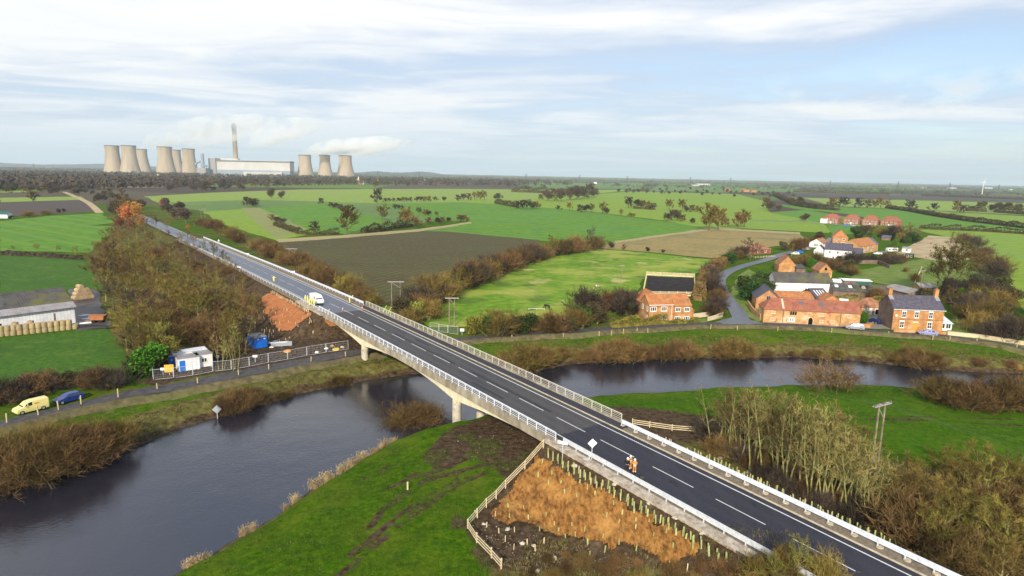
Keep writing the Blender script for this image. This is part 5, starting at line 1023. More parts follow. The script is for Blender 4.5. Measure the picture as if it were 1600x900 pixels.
def chimney(t, x, y, z0, z1, mat, w=.8, d=.55, pots=2, parent=None):
    m = MB(); m.box(x - w / 2, x + w / 2, y - d / 2, y + d / 2, z0, z1); m.box(x - w / 2 - .06, x + w / 2 + .06, y - d / 2 - .06, y + d / 2 + .06, z1, z1 + .14); c = m.build('chimney', mat, parent or t)
    for i in range(pots): m = MB(); xx = x + (i - (pots - 1) / 2) * .35; m.lathe([(.11, z1 + .14), (.13, z1 + .5), (0, z1 + .5)], 8, 0, (xx, y)); m.build('chimney_pot', M['pantile'], c)
def skylight(roof, t, x, ya, za, yb, zb, w, mat=None, name='skylight'):
    m = MB(); m.slab([(x - w / 2, ya, za), (x + w / 2, ya, za), (x + w / 2, yb, zb), (x - w / 2, yb, zb)], .06); m.build(name, mat or M['skylight'], roof)
def rp(y, d, eave, ridge, over=.3):        # height of the front slope at depth y
    return eave + (ridge - eave) * y / (d / 2) + .12
# orange roofed house by the lane
t, w = house_root('brick_house', 'orange roofed brick house with white windows behind the clipped hedge', 'house', (1013, 505.5), (1077, 504))
block(t, 0, 0, w, 6.2, 5.1, 7.4, M['brick'], M['pantile']); block(t, .02, 5.5, 5.4, 7, 5.0, 7.7, M['brick'], M['pantile'], 'y', (0, 2.2)); block(t, w - .02, 1, 1.6, 4.4, 3.2, 4.2, M['brick'], M['pantile'], 'y')
block(t, w * .60, -.5, w * .4 - .1, 3, 5.05, 6.3, M['brick'], M['pantile'], 'x', wname='bay_wall', rname='bay_roof')
for u in (1.2, 4.2): opening(t, 'F', u, 3.3, 1.7, 1.25, (0, 0, w, 6.2), mull=2)
opening(t, 'F', 4.2, .8, 1.5, 1.2, (0, 0, w, 6.2), mull=2)
for u in (.9, 3.5): opening(t, 'F', u, 3.2, 1.6, 1.2, (w * .6, -.5, w * .4, 3), mull=2); opening(t, 'F', u, .7, 1.6, 1.2, (w * .6, -.5, w * .4, 3), mull=2)
for u, z in ((1.5, 3.2), (1.5, .8)): opening(t, 'L', u, z, 1.0, 1.25, (0, 5.5, 5.4, 7))
for u, z in ((5.0, 3.2), (1.8, 3.2)): opening(t, 'L', u, z, 1.0, 1.3, (0, 0, w, 6.2))
opening(t, 'L', 5.0, .1, 1.0, 2.0, (0, 0, w, 6.2), 'door', sill=False)
m = MB(); m.box(-.2, w + .2, -.42, -.3, 4.98, 5.12); m.tube([(6.3, -.35, 5), (6.3, -.1, 0)], .06); m.build('gutter', M['upvc'], t)
# long brick barn on the lane
t, w = house_root('barn', 'long patched brick barn with a red tiled roof right on the lane', 'barn', (1192, 503.5), (1342.5, 511.5))
_, rf = block(t, 0, 0, w, 6.4, 4.0, 6.4, M['brick_mix'], M['redtile'], 'x', (2.6, 0))
for u in (w * .40, w * .61): y = 1.5; skylight(rf, t, u, y, rp(y, 6.4, 4.0, 6.4), y + .9, rp(y + .9, 6.4, 4.0, 6.4), 1.0, M['slate_blue'])
y = .6; skylight(rf, t, w * .75, y, rp(y, 6.4, 4, 6.4), y + .5, rp(y + .5, 6.4, 4, 6.4), .6, M['slate_blue'])
skylight(rf, t, w * .205, .1, rp(.1, 6.4, 4, 6.4), 2.9, rp(2.9, 6.4, 4, 6.4), .5, M['stone_trim'], 'roof_verge')
for u, z in ((.10, 2.6), (.10, .7), (.60, 2.5), (.61, .7), (.72, .8), (.89, 2.5)): opening(t, 'F', w * u, z, 1.25, .8, (0, 0, w, 6.4), frame=M['stone_trim'], pane=M['brick_mix'], mull=2)
opening(t, 'F', w * .31, 2.35, 1.9, 1.25, (0, 0, w, 6.4), frame=M['boards'], pane=M['dark_open'], mull=2); opening(t, 'F', w * .295, .55, 1.9, 1.15, (0, 0, w, 6.4), frame=M['upvc'], pane=M['grey_roof'], mull=3)
m = MB(); u = w * .495; m.poly([(u - .55, -.05, 0), (u + .55, -.05, 0), (u + .55, -.05, 1.3), (u + .35, -.05, 1.75), (u, -.05, 1.95), (u - .35, -.05, 1.75), (u - .55, -.05, 1.3)]); dn = m.build('arched_door', M['dark_open'], t)
m = MB(); pts = [(u - .65, -.06, 0), (u - .65, -.06, 1.3), (u - .42, -.06, 1.85), (u, -.06, 2.1), (u + .42, -.06, 1.85), (u + .65, -.06, 1.3), (u + .65, -.06, 0)]; m.tube(pts, .1, 5); m.build('arch_surround', M['stone_trim'], dn)
for u in (w * .205, w * .80): m = MB(); m.tube([(u, -.1, .1), (u, -.1, 4.0)], .06, 6); m.build('drainpipe', M['dark_roof'], t)
def simple(name, label, cat, A, B, d, eave, ridge, wm, rm, axis='x', hip=(0, 0), group=None, wins=(), adjust=0.0, doors=(), over=.3, frame=None, chims=()):
    t, w = house_root(name, label, cat, A, B, group, adjust); wl, rf = block(t, 0, 0, w, d, eave, ridge, wm, rm, axis, hip, over)
    for f, u, z, ww, hh, mu in wins: opening(t, f, (w if f in 'FB' else d) * u, z, ww, hh, (0, 0, w, d), mull=mu, frame=frame)
    for f, u, ww, hh, mt in doors: opening(t, f, (w if f in 'FB' else d) * u, 0.02, ww, hh, (0, 0, w, d), 'door', pane=mt, mull=0, sill=False, frame=frame)
    for u, v, h in chims: chimney(t, w * u, d * v, ridge - 1.4, ridge + h, wm)
    return t, w, rf
t, w, rf = simple('barn', 'tall gable ended brick barn with a dark slate roof at the lane corner', 'barn', (1180, 483), (1218, 485), 11, 3.4, 6.2, M['brick'], M['slate'], 'y', wins=(('F', .5, 3.0, 1.2, 1.3, 1),), adjust=-.08, frame=M['grey_roof'])
t, w, rf = simple('barn', 'long white walled barn with a mossy grey roof behind the brick barns', 'barn', (1210, 459), (1298, 461.5), 8, 4.3, 7.0, M['render'], M['moss_roof'], adjust=.0, wins=(('F', .55, 1.6, .7, .7, 0), ('F', .70, 1.5, .6, .6, 0)))
simple('outbuilding', 'low orange pantiled outbuilding between white barn and front barn', 'outbuilding', (1212, 474), (1273, 476), 4.6, 2.3, 3.7, M['brick_mix'], M['pantile'])
t, w, rf = simple('outbuilding', 'dark slate outbuilding with white strip roof lights', 'outbuilding', (1274, 477), (1296, 477), 9, 2.6, 4.6, M['brick_dark'], M['slate'], 'x', adjust=.0)
for k in range(4): skylight(rf, t, w * (.2 + .2 * k), .7, rp(.7, 9, 2.6, 4.6), 3.4, rp(3.4, 9, 2.6, 4.6), .35, M['render'])
simple('outbuilding', 'small orange gabled outhouse right of the slate outbuilding', 'outbuilding', (1286, 482), (1312, 483), 6, 2.5, 4.2, M['brick'], M['pantile'], 'y')
simple('shed', 'small white lean roofed shed beside the small orange gabled outhouse', 'shed', (1312, 481), (1324, 482), 3, 1.8, 2.6, M['sheet'], M['render'], 'x')
t, w, rf = simple('shed', 'very long low dark roofed shed with pale skylights', 'shed', (1301, 465), (1388, 470), 8, 2.6, 4.4, M['brick_dark'], M['dark_roof'])
for u in (.08, .33, .57): skylight(rf, t, w * u, 1.6, rp(1.6, 8, 2.6, 4.4), 2.9, rp(2.9, 8, 2.6, 4.4), 1.1, M['render'])
hedge([(1300, 469), (1345, 472), (1385, 475)], 1.2, 2.0, 'long clipped hedge along the front of the low dark roofed shed', 'lf_yellow')
t, w, rf = simple('container_shed', 'dark green steel store with a flat pale roof', 'shed', (1317, 450), (1361, 452), 5, 2.9, 3.1, M['green_paint'], M['sheet'])
m = MB(); m.box(.0, w * .45, -.02, -.0, .1, 2.7); m.build('rusty_side', M['brick_dark'], t)
simple('garden_shed', 'small white shed left of the dark green store', 'shed', (1302, 449), (1314, 449.5), 3, 2.2, 2.9, M['sheet'], M['render']); simple('garden_shed', 'low white greenhouse in front of the dark green store', 'shed', (1315, 452), (1328, 453), 2, .9, 1.5, M['render'], M['sheet'])
simple('shed', 'pale grey sheet roofed shed behind the slate house chimney', 'shed', (1378, 460), (1424, 470), 9, 2.6, 3.6, M['brick_dark'], M['grey_roof'], 'x', adjust=-.12)
t, w, rf = simple('garage', 'tile roofed garage with a white door beside the slate roofed house', 'garage', (1345, 492), (1384, 493), 7, 2.5, 4.5, M['brick_mix'], M['oldtile'], 'x', (3, 3), doors=(('F', .27, 2.3, 2.1, M['sheet']), ('F', .72, 2.7, 2.0, M['dark_open'])))
# slate roofed house
t, w = house_root('brick_house', 'slate roofed brick house with two chimneys and an orange door', 'house', (1393, 515), (1471.5, 518))
D_ = 8.2; wl, rf = block(t, 0, 0, w, D_, 5.7, 8.7, M['brick'], M['slate'], over=.25); bx = (0, 0, w, D_)
m = MB(); m.box(-.06, -.01, .02, D_ - .02, -.2, 5.6); m.tri((-.04, .02, 5.6), (-.04, D_ / 2, 8.5), (-.04, D_ - .02, 5.6)); m.build('gable_wall', M['brick_dark'], t)  # darker brick sheet over the left gable: its shade put into the colour
for u in (.21, .46, .74): opening(t, 'F', w * u, 3.45, 1.05, 1.6, bx, mull=1, bars=1, surround=M['upvc'])
for u in (.19, .74): opening(t, 'F', w * u, .65, 1.1, 1.7, bx, mull=1, bars=1, surround=M['upvc'])
opening(t, 'F', w * .455, .05, 1.15, 2.1, bx, 'door', frame=M['wood_door'], pane=M['wood_door'], mull=0, sill=False, surround=M['upvc'])
m = MB(); m.box(-.05, w + .05, -.05, -.0, 2.88, 3.0); m.build('brick_course', M['brick_red'], t); m = MB(); m.box(-.25, w + .25, -.38, -.28, 5.5, 5.62); m.build('gutter', M['upvc'], t)
m = MB(); m.lathe([(.3, 0), (.3, .1), (0, .11)], 10); o = m.build('wall_lamp', M['upvc'], t, loc=(w * .06, -.02, 3.9)); o.rotation_euler = (math.pi / 2, 0, 0)
for x in (.45, w - .45): chimney(t, x, D_ / 2, 7.6, 10.4, M['brick'], .9, .9); m = MB(); m.slab([(x - .55, D_ / 2 - 1.5, rp(D_ / 2 - 1.5, D_, 5.7, 8.7) + .04), (x + .55, D_ / 2 - 1.5, rp(D_ / 2 - 1.5, D_, 5.7, 8.7) + .04), (x + .55, D_ / 2 - .3, rp(D_ / 2 - .3, D_, 5.7, 8.7) + .04), (x - .55, D_ / 2 - .3, rp(D_ / 2 - .3, D_, 5.7, 8.7) + .04)], .05); m.build('lead_flashing', M['grey_roof'], rf)
block(t, w + .02, 1.5, 3.2, 4, 2.1, 3.4, M['upvc'], M['skylight'], 'x', (0, 1.2), wname='conservatory_wall', rname='conservatory_roof')
for u in (.8, 2.3): opening(t, 'F', u, .5, 1.3, 1.5, (w + .02, 1.5, 3.2, 4), mull=1, sill=False)
# white farmhouse and its neighbours
t, w = house_root('farmhouse', 'white rendered farmhouse with a grey slate roof', 'house', (1287, 405), (1329, 408), adjust=-.05); D_ = 9
block(t, 0, 0, w, D_, 5.2, 8.0, M['render'], M['slate']); block(t, -5, 1.5, 5.0, 7, 4.2, 6.6, M['render'], M['slate'], 'y'); block(t, w, .8, 4.6, 7, 3.8, 6.2, M['render'], M['slate'])
for u, z in ((.2, 3.3), (.5, 3.3), (.8, 3.3), (.35, .7), (.7, .7)): opening(t, 'F', w * u, z, .9, 1.1, (0, 0, w, D_))
for u in (1.4, 3.4): opening(t, 'F', u, .9, .9, 1.0, (w, .8, 4.6, 7))
opening(t, 'F', 2.2, 1.3, 1.0, .9, (-5, 1.5, 5, 7)); opening(t, 'L', 4.5, 3.6, 1.4, 1.1, (0, 0, w, D_))
simple('brick_house', 'red brick house with an orange hipped roof and white windows', 'house', (1300, 383), (1324, 384.5), 11, 5.2, 9.2, M['brick'], M['pantile'], 'y', (2.4, 0), wins=(('F', .25, 3.2, 1.5, 1.3, 1), ('F', .72, 3.2, 1.5, 1.3, 1), ('F', .25, .7, 1.8, 1.4, 1), ('F', .72, .7, 1.8, 1.4, 1), ('R', .3, 3.2, 1.1, 1.2, 0), ('R', .7, 3.2, 1.1, 1.2, 0), ('R', .3, .7, 1.1, 1.2, 0)), adjust=.10)
t, w, rf = simple('brick_house', 'long orange roofed brick house with a pale gable end', 'house', (1342, 397), (1368, 393), 9, 4.2, 7.6, M['brick_mix'], M['pantile'], wins=(('F', .2, 2.6, 1.2, 1.0, 1), ('F', .5, 2.6, 1.2, 1.0, 1), ('F', .8, 2.6, 1.2, 1.0, 1), ('F', .3, .6, 1.4, 1.2, 1), ('F', .7, .6, 1.4, 1.2, 1)))
block(t, w + .02, 1.0, 5.5, 7, 4.0, 7.2, M['brick_mix'], M['slate_blue'])
simple('bungalow', 'low white gabled bungalow left of the white farmhouse', 'house', (1264, 386), (1284, 388), 12, 2.7, 5.2, M['render'], M['oldtile'], 'y', wins=(('F', .5, .9, 2.4, 1.3, 2),), adjust=.15)
simple('barn', 'old dark orange brick barn above the lane with a broken tile roof', 'barn', (1216, 425), (1243, 427), 9, 3.2, 7.0, M['brick'], M['oldtile'], 'y', adjust=.22)
simple('outbuilding', 'dark leaning outhouse beside the old brick barn', 'outbuilding', (1244, 427), (1258, 427), 6, 2.2, 3.4, M['brick_dark'], M['dark_roof'])
t, w, rf = simple('barn', 'small brick barn with a round dark hole in its gable', 'barn', (1279, 434), (1300, 435), 8, 3.0, 5.8, M['brick'], M['oldtile'], 'y', adjust=.1)
m = MB(); m.lathe([(.55, 0), (.55, .06), (0, .065)], 16); o = m.build('round_opening', M['dark_open'], t, loc=(w / 2, .0, 3.6)); o.rotation_euler = (math.pi / 2, 0, 0)
simple('bungalow', 'terracotta roofed bungalow by the bend of the village lane', 'house', (1176, 398), (1204, 396), 9, 2.6, 4.8, M['brick_red'], M['oldtile'], 'x', (3, 3), wins=(('F', .3, .8, 1.5, 1.2, 1), ('F', .7, .8, 1.5, 1.2, 1)))
# row of red roofed semi detached houses
def semi(A, B, label):
    t, w, rf = simple('semi_detached_house', label, 'house', A, B, 8.5, 5.0, 8.6, M['brick_red'], M['redtile'], 'x', (3.2, 3.2), 'red roofed semi detached houses', wins=[('F', u, z, 1.7, 1.3, 1) for u in (.14, .36, .64, .86) for z in (.8, 3.3)], doors=(('F', .5, 1.0, 2.1, M['upvc']),)); chimney(t, w / 2, 4.2, 7.6, 9.8, M['brick_red']); return t, w
t, w = semi((1286, 348.5), (1309.5, 350), 'red roofed house pair at the left end of the row with a white painted bay'); block(t, -1.5, -3.2, 5.2, 3.2, 4.6, 5.4, M['render'], M['redtile'], 'x')
semi((1317, 350), (1341.5, 351.5), 'red roofed house pair second from the left in the row'); semi((1346.5, 351.5), (1371, 353), 'red roofed house pair third from the left in the row'); semi((1375, 353), (1402, 355), 'red roofed house pair at the right end of the row')
simple('garden_shed', 'grey roofed brown garden shed left of the ivy clad tree', 'shed', (1437, 459), (1461, 460), 6, 2.4, 3.4, M['boards'], M['grey_roof']); simple('shed', 'long low shed with a patchy grey roof right of the ivy clad tree', 'shed', (1480, 460), (1534, 463), 6, 2.2, 3.2, M['brick_dark'], M['grey_roof'])
simple('garden_shed', 'pale blue roofed garden shed among the trees under the red houses', 'shed', (1377, 375), (1391, 376), 6, 2.2, 3.2, M['brick_dark'], M['slate_blue']); simple('garden_shed', 'white hut on the edge of the dry rough field', 'shed', (1409, 394), (1421, 395), 4, 2.4, 3.0, M['render'], M['grey_roof'], wins=(('F', .6, .8, 1.2, 1.2, 1),)); simple('garden_shed', 'black low hut with white panels in the village paddock', 'shed', (1414, 403), (1427, 404), 4, 1.9, 2.2, M['dark_open'], M['dark_roof'], wins=(('F', .3, .6, 1.0, 1.0, 0), ('F', .7, .6, 1.0, 1.0, 0)))
simple('stable', 'low rusty roofed stable behind the orange roofed house', 'shed', (984, 476), (1016, 474), 4, 2.2, 3.0, M['boards'], M['brick_red']); simple('stable', 'dark roofed stable range in front of the riding arena', 'shed', (1015, 476), (1065, 475.5), 3.6, 2.2, 3.0, M['brick_dark'], M['dark_roof'])
# garden and boundary walls
def wall(label, pts, h, mat, th=.3, world=None):
    P = [G(*p) for p in pts]; m = MB(); o0 = P[0]
    for i, (a, b) in enumerate(zip(P[:-1], P[1:])):
        d = (b - a).normalized(); n = Vector((-d.y, d.x, 0)) * th / 2; e = d * (.002 * (i + 1)); a2, b2 = a - o0 - d * th / 2 * (i > 0) , b - o0
        hh = h + .003 * i; m.hexa([v - Vector((0, 0, .3)) for v in (a2 - n, b2 - n, b2 + n, a2 + n)], [v + Vector((0, 0, hh)) for v in (a2 - n, b2 - n, b2 + n, a2 + n)])
        nn = n * 1.25; m.hexa([v + Vector((0, 0, hh + .003)) for v in (a2 - nn, b2 - nn, b2 + nn, a2 + nn)], [v + Vector((0, 0, hh + .1)) for v in (a2 - nn, b2 - nn, b2 + nn, a2 + nn)])
    o = m.build('garden_wall', mat, loc=o0); tag(o, label, 'wall'); return o
wall('low orange brick wall along the lane in front of the slate roofed house', [(1396, 519), (1420, 520.5), (1450, 522), (1478, 524)], .9, M['brick']); wall('pale stone wall continuing along the lane right of the slate roofed house', [(1480, 524), (1530, 529), (1600, 540), (1660, 551)], 1.0, M['stone_trim'])
wall('short orange brick wall between the silver car and the drive', [(1346, 512), (1358, 512.5), (1364, 509)], 1.0, M['brick']); wall('straight garden wall right of the orange roofed house', [(1082, 497), (1122, 492)], 1.1, M['stone_trim']); wall('curved garden wall at the mouth of the village lane', [(1106, 502), (1118, 499), (1129, 494)], 1.1, M['stone_trim'])
wall('rough stone wall beside the brick gable barn', [(1168, 478), (1176, 490), (1188, 500)], 1.6, M['brick_mix']); wall('grey garden wall below the white farmhouse', [(1272, 404), (1300, 409), (1340, 412), (1372, 412), (1390, 420)], 1.6, M['brick_dark'])
# riding arena
def arena():
    q = [G(1004, 462), G(1086, 463), G(1085, 433.5), G(1010, 430)]
    field([(1006, 460), (1085, 461.5), (1083, 435), (1011, 431.5)], nmat('black_rubber_surface', [(.010, .008, .008), (.020, .015, .014), (.04, .03, .028)], .4, 7, .95, patch=[(.1, (.045, .025, .018), .58, .15)]), 'riding_arena')
    t = thing('arena_fence', 'board fence round the black riding arena behind the orange roofed house', 'fence', q[0])
    for i, (a, b) in enumerate(zip(q, q[1:] + q[:1])):
        a, b = a - q[0], b - q[0]; d = (b - a).normalized(); n = Vector((-d.y, d.x, 0)) * .05
        for z0, z1 in ((.0, .55), (.75, 1.0), (1.2, 1.45)):
            m = MB(); zz = .003 * i; m.hexa([v + Vector((0, 0, z0 + zz)) for v in (a - n, b - n, b + n, a + n)], [v + Vector((0, 0, z1 + zz)) for v in (a - n, b - n, b + n, a + n)]); m.build('board', M['timber'], t)
        k = int((b - a).length / 2.6)
        for j in range(k): m = MB(); m.box(-.09, .09, -.09, .09, 0, 1.6); m.build('post', M['timber'], t, loc=a.lerp(b, j / k) - Vector((d.y, -d.x, 0)) * .14)
arena()
# farm shed on the left
t, w = house_root('farm_shed', 'long farm shed with a mossy grey roof and white sheeted side', 'shed', (-62, 531), (118.5, 505)); D_ = 16
wl, rf = block(t, 0, 0, w, D_, 4.5, 8.0, M['sheet'], M['moss_roof'], over=.5, gable_wall=True)
m = MB(); m.slab([(-.4, -.75, 4.25), (w + .3, -.75, 4.25), (w + .3, 1.6, 5.32), (-.4, 1.6, 5.32)], .1); m.build('lower_roof', M['grey_roof'], t)
m = MB(); m.slab([(w * .25, 1.7, 5.34), (w * .44, 1.7, 5.34), (w * .44, 7.9, 8.06), (w * .25, 7.9, 8.06)], .08); m.build('roof_patch', M['dark_roof'], rf)
m = MB(); m.box(w * .34 - 5, w * .34, -.05, 0, 0, 2.4); m.build('open_doorway', M['dark_open'], t); m = MB(); m.box(w - .02, w + .06, .1, D_ - .1, 0, 4.4); m.build('side_cladding', M['green_paint'], t); m = MB(); m.box(w * .80, w * .815, -.06, 0, 0, 3.2); m.build('downpipe', M['brick_dark'], t)
def HITR(px, py):
    z = 5.0
    for _ in range(25): g = G(px, py, z); s, l = SLn(g.x, g.y); z = zr(s)
    return Vector((g.x, g.y, z))
# ------------------------------------------------------------------ vehicles
M['tyre'] = flat('tyre_rubber', (.02, .02, .022), .9, .1); M['rim'] = flat('alloy_rim', (.45, .46, .48), .3, .5, .4); M['lamp'] = flat('lamp_lens', (.75, .75, .72), .15, .8); M['red_lamp'] = flat('red_lens', (.45, .02, .02), .25, .7); M['trimblk'] = flat('black_trim', (.03, .03, .032), .6)
def paint(name, c): return nmat(name, [tuple(x * .92 for x in c), c], 1.5, 4, .22, spec=.6, obj=True)
M['p_cream'] = paint('cream_yellow_van_paint', (.80, .70, .26)); M['p_blue'] = paint('dark_blue_car_paint', (.015, .04, .20)); M['p_white'] = paint('white_van_paint', (.78, .79, .80)); M['p_silver'] = paint('silver_car_paint', (.34, .37, .42)); M['p_navy'] = paint('navy_car_paint', (.012, .03, .12)); M['p_lav'] = paint('pale_violet_car_paint', (.28, .30, .52)); M['p_grey'] = paint('grey_car_paint', (.2, .21, .23))
SHAPES = {'hatch': (4.2, 1.75, [(0, .45, .62, .62, 0), (.06, .25, .78, .78, 0), (.26, .22, .95, .96, 0), (.44, .22, .98, 1.42, 1), (.62, .22, 1.0, 1.46, 1), (.84, .22, 1.0, 1.38, 1), (.97, .25, 1.0, 1.02, 0), (1, .45, .8, .8, 0)]),
          'suv': (4.5, 1.85, [(0, .5, .75, .75, 0), (.05, .3, .95, .95, 0), (.25, .3, 1.08, 1.09, 0), (.38, .3, 1.1, 1.62, 1), (.6, .3, 1.12, 1.68, 1), (.90, .3, 1.15, 1.6, 1), (.985, .3, 1.12, 1.14, 0), (1, .5, .9, .9, 0)]),
          'caddy': (4.6, 1.8, [(0, .4, .6, .6, 0), (.05, .25, .85, .85, 0), (.2, .22, 1.05, 1.06, 0), (.36, .22, 1.1, 1.72, 1), (.5, .22, 1.1, 1.82, 1), (.52, .22, 1.1, 1.84, 0), (.97, .25, 1.1, 1.82, 0), (1, .35, 1.0, 1.72, 0)]),
          'transit': (5.4, 2.05, [(0, .45, .8, .8, 0), (.03, .3, 1.05, 1.05, 0), (.14, .28, 1.25, 1.26, 0), (.25, .28, 1.3, 2.1, 1), (.36, .28, 1.3, 2.3, 1), (.38, .28, 1.3, 2.32, 0), (.985, .3, 1.3, 2.3, 0), (1, .4, 1.2, 2.22, 0)])}
def car(kind, name, label, loc, rz, pm, cat='car', group=None, stripes=None):
    L_, W_, st = SHAPES[kind]; t = thing(name, label, cat, loc, rz, group); m = MB(); ring = []
    for f, zl, zb, zt, g in st:
        x = (f - .5) * L_; e = .86 if f in (0, 1) else 1.0; w = W_ / 2 * e; wt = w * (.80 if g or zt > zb + .3 else .93) if kind in ('hatch', 'suv') else w * (.90 if zt > zb + .3 else .95)
        k = len(m.v); m.v += [(x, -w * .94, zl), (x, -w, (zl + zb) / 2), (x, -w * .985, zb), (x, -wt, zt - .06 * (zt > zb + .2)), (x, -wt * .8, zt), (x, wt * .8, zt), (x, wt, zt - .06 * (zt > zb + .2)), (x, w * .985, zb), (x, w, (zl + zb) / 2), (x, w * .94, zl)]; ring.append(k)
    for a, b in zip(ring[:-1], ring[1:]):
        for i in range(10): j = (i + 1) % 10; m.f.append((a + i, b + i, b + j, a + j)); m.m.append(0)
    m.f.append(tuple(ring[0] + i for i in range(10))); m.f.append(tuple(ring[-1] + i for i in reversed(range(10)))); m.m += [0, 0]
    bd = m.build('body', pm, t, smooth=False)
    V = [Vector(v) for v in m.v]
    def pane(q, inset, off, nm='window'):
        c = sum(q, Vector()) / 4; n = (q[1] - q[0]).cross(q[3] - q[0]).normalized()
        if n.dot(c - Vector((0, 0, .8))) < 0: n = -n
        p = [c + (v - c) * inset + n * off for v in q]; k = MB(); k.v = [tuple(v) for v in p] + [tuple(v - n * .02) for v in p]; k.f = [(0, 1, 2, 3), (7, 6, 5, 4), (0, 4, 5, 1), (1, 5, 6, 2), (2, 6, 7, 3), (3, 7, 4, 0)]; k.m = [0] * 6; k.build(nm, M['glass'], t)
    for i in range(len(st) - 1):
        a, b = ring[i], ring[i + 1]; ga, gb = st[i][4], st[i + 1][4]
        if ga and gb:
            for q in ((2, 3), (7, 6)): pane([V[a + q[0]], V[b + q[0]], V[b + q[1]], V[a + q[1]]], .84, .012)
        elif ga or gb:
            if kind in ('hatch', 'suv') or gb: pane([V[a + 3], V[b + 3], V[b + 6], V[a + 6]], .86, .014, 'windscreen' if gb else 'rear_window')
            if gb or kind in ('hatch', 'suv'):
                for q in (2, 7):
                    c3 = (a if ga else b) + (3 if q == 2 else 6); lo1, lo2 = V[a + q], V[b + q]; pane([lo1.lerp(lo2, .25 if gb else .05), lo1.lerp(lo2, .95 if gb else .6), V[c3], V[c3].lerp(lo1 if gb else lo2, .35)], .7, .012)
    for fx in (.18, .80):
        for sy in (-1, 1):
            r = .33 if kind != 'transit' else .36; k = MB(); k.lathe([(0, -.11), (r * .8, -.11), (r, -.08), (r, .08), (r * .8, .11), (0, .11)], 14); wh = k.build('wheel', M['tyre'], t, loc=((fx - .5) * L_, sy * (W_ / 2 - .10), r)); wh.rotation_euler = (math.pi / 2, 0, 0)
            k = MB(); k.lathe([(r * .6, 0), (r * .6, .015), (0, .02)], 10); q = k.build('rim', M['rim'], wh, loc=(0, 0, -.115 * sy if sy > 0 else .105)); q.location = (0, 0, -.13 if sy > 0 else .115)
    for sy in (-1, 1):
        k = MB(); k.box(-.04, .04, -.16, .16, -.07, .07); k.build('headlight', M['lamp'], t, loc=((.03 - .5) * L_, sy * W_ * .34, st[1][2] - .12)); k = MB(); k.box(-.04, .03, -.10, .10, -.15, .15); k.build('tail_light', M['red_lamp'], t, loc=(.487 * L_, sy * W_ * .40, .85))
        k = MB(); k.box(-.08, .08, -.09, .09, -.07, .07); k.build('mirror', pm, t, loc=((st[2][0] + .10 - .5) * L_, sy * (W_ / 2 + .08), st[2][2] + .08))
    k = MB(); k.box(-.03, .05, -W_ * .42, W_ * .42, .3, .5); k.build('bumper', M['trimblk'], t, loc=((.008 - .5) * L_, 0, 0))
    if stripes:
        for (x0, x1, z0, z1, mt) in stripes:
            for sy in (-1, 1): k = MB(); k.box(x0, x1, min(sy * (W_ / 2 * .955), sy * (W_ / 2 * .995)), max(sy * (W_ / 2 * .955), sy * (W_ / 2 * .995)), z0, z1); k.build('marking', mt, t)
    return t
def lane_dir(a, b): A, B = G(*a), G(*b); return math.atan2(B.y - A.y, B.x - A.x)
M['orange_mark'] = flat('orange_marking', (.70, .18, .02), .5)
p = HIT(49, 643); p.z += .12; car('caddy', 'parked_van', 'pale yellow van parked on the lane by the river', p, lane_dir((30, 648), (70, 638)), M['p_cream'], 'van', stripes=[(.25, .85, 1.25, 1.42, M['orange_mark'])])
p = HIT(108, 628); p.z += .12; car('hatch', 'parked_car', 'dark blue car parked behind the yellow van', p, lane_dir((85, 634), (130, 622)), M['p_blue'])
p = HITR(495, 473.5); car('transit', 'white_van', 'white van standing in the middle of the road beyond the bridge', p, ANG + math.pi / 2, M['p_white'], 'van')
p = G(1335, 516); p.z = .25; car('suv', 'parked_car', 'silver car on the lane in front of the long brick barn', p, lane_dir((1345, 517), (1300, 513)) + math.pi, M['p_silver'])
p = G(1366, 505); p.z = .1; car('hatch', 'parked_car', 'navy car on the drive before the tile roofed garage', p, -1.2, M['p_navy'])
p = G(1449, 525); p.z = .25; car('hatch', 'parked_car', 'pale violet car low behind the flood bank below the slate roofed house', p, lane_dir((1420, 522), (1480, 527)), M['p_lav'])
for x, y, lab, pm in [(1249, 396, 'blue car parked among clutter left of the white farmhouse', M['brt_blue']), (1258, 391, 'white car parked by the low white bungalow', M['p_white']), (1371, 398, 'white car parked by the pale gable brick house', M['p_white']), (1379, 397, 'dark car parked by the pale gable brick house', M['p_grey']), (1306, 352, 'dark car before the left red house pair', M['p_grey']), (1322, 354, 'bright blue car on the lane before the red house row', M['brt_blue']), (1333, 354, 'pale car before the second red house pair', M['p_silver']), (1350, 355, 'white car before the third red house pair', M['p_white']), (1242, 398, 'white car beside the blue one left of the farmhouse', M['p_white'])]:
    p = G(x, y); p.z = .1; car('hatch', 'parked_car', lab, p, R.uniform(-.4, .4), pm)
def caravan(p, rz, label):
    t = thing('caravan', label, 'caravan', p, rz); m = MB(); prof = [(-2.9, .5), (-3.0, 1.3), (-2.5, 2.4), (2.7, 2.5), (2.95, 1.4), (2.8, .5)]
    n = len(prof); m.v = [(x, -1.1, z) for x, z in prof] + [(x, 1.1, z) for x, z in prof]; m.f = [tuple(range(n)), tuple(reversed(range(n, 2 * n)))] + [(i + n, (i + 1) % n + n, (i + 1) % n, i) for i in range(n)]; m.m = [0] * len(m.f); m.build('body', M['p_white'], t)
    for x in (-1.9, .0, 1.7): k = MB(); k.box(x - .5, x + .5, -1.13, -1.09, 1.35, 1.95); k.build('window', M['glass'], t)
    for sy in (-1, 1): k = MB(); k.lathe([(0, -.1), (.33, -.1), (.33, .1), (0, .1)], 12); w = k.build('wheel', M['tyre'], t, loc=(.1, sy * .9, .33)); w.rotation_euler = (math.pi / 2, 0, 0)
    k = MB(); k.tube([(-2.9, 0, .5), (-4, 0, .45)], .06); k.build('tow_bar', M['galv'], t)
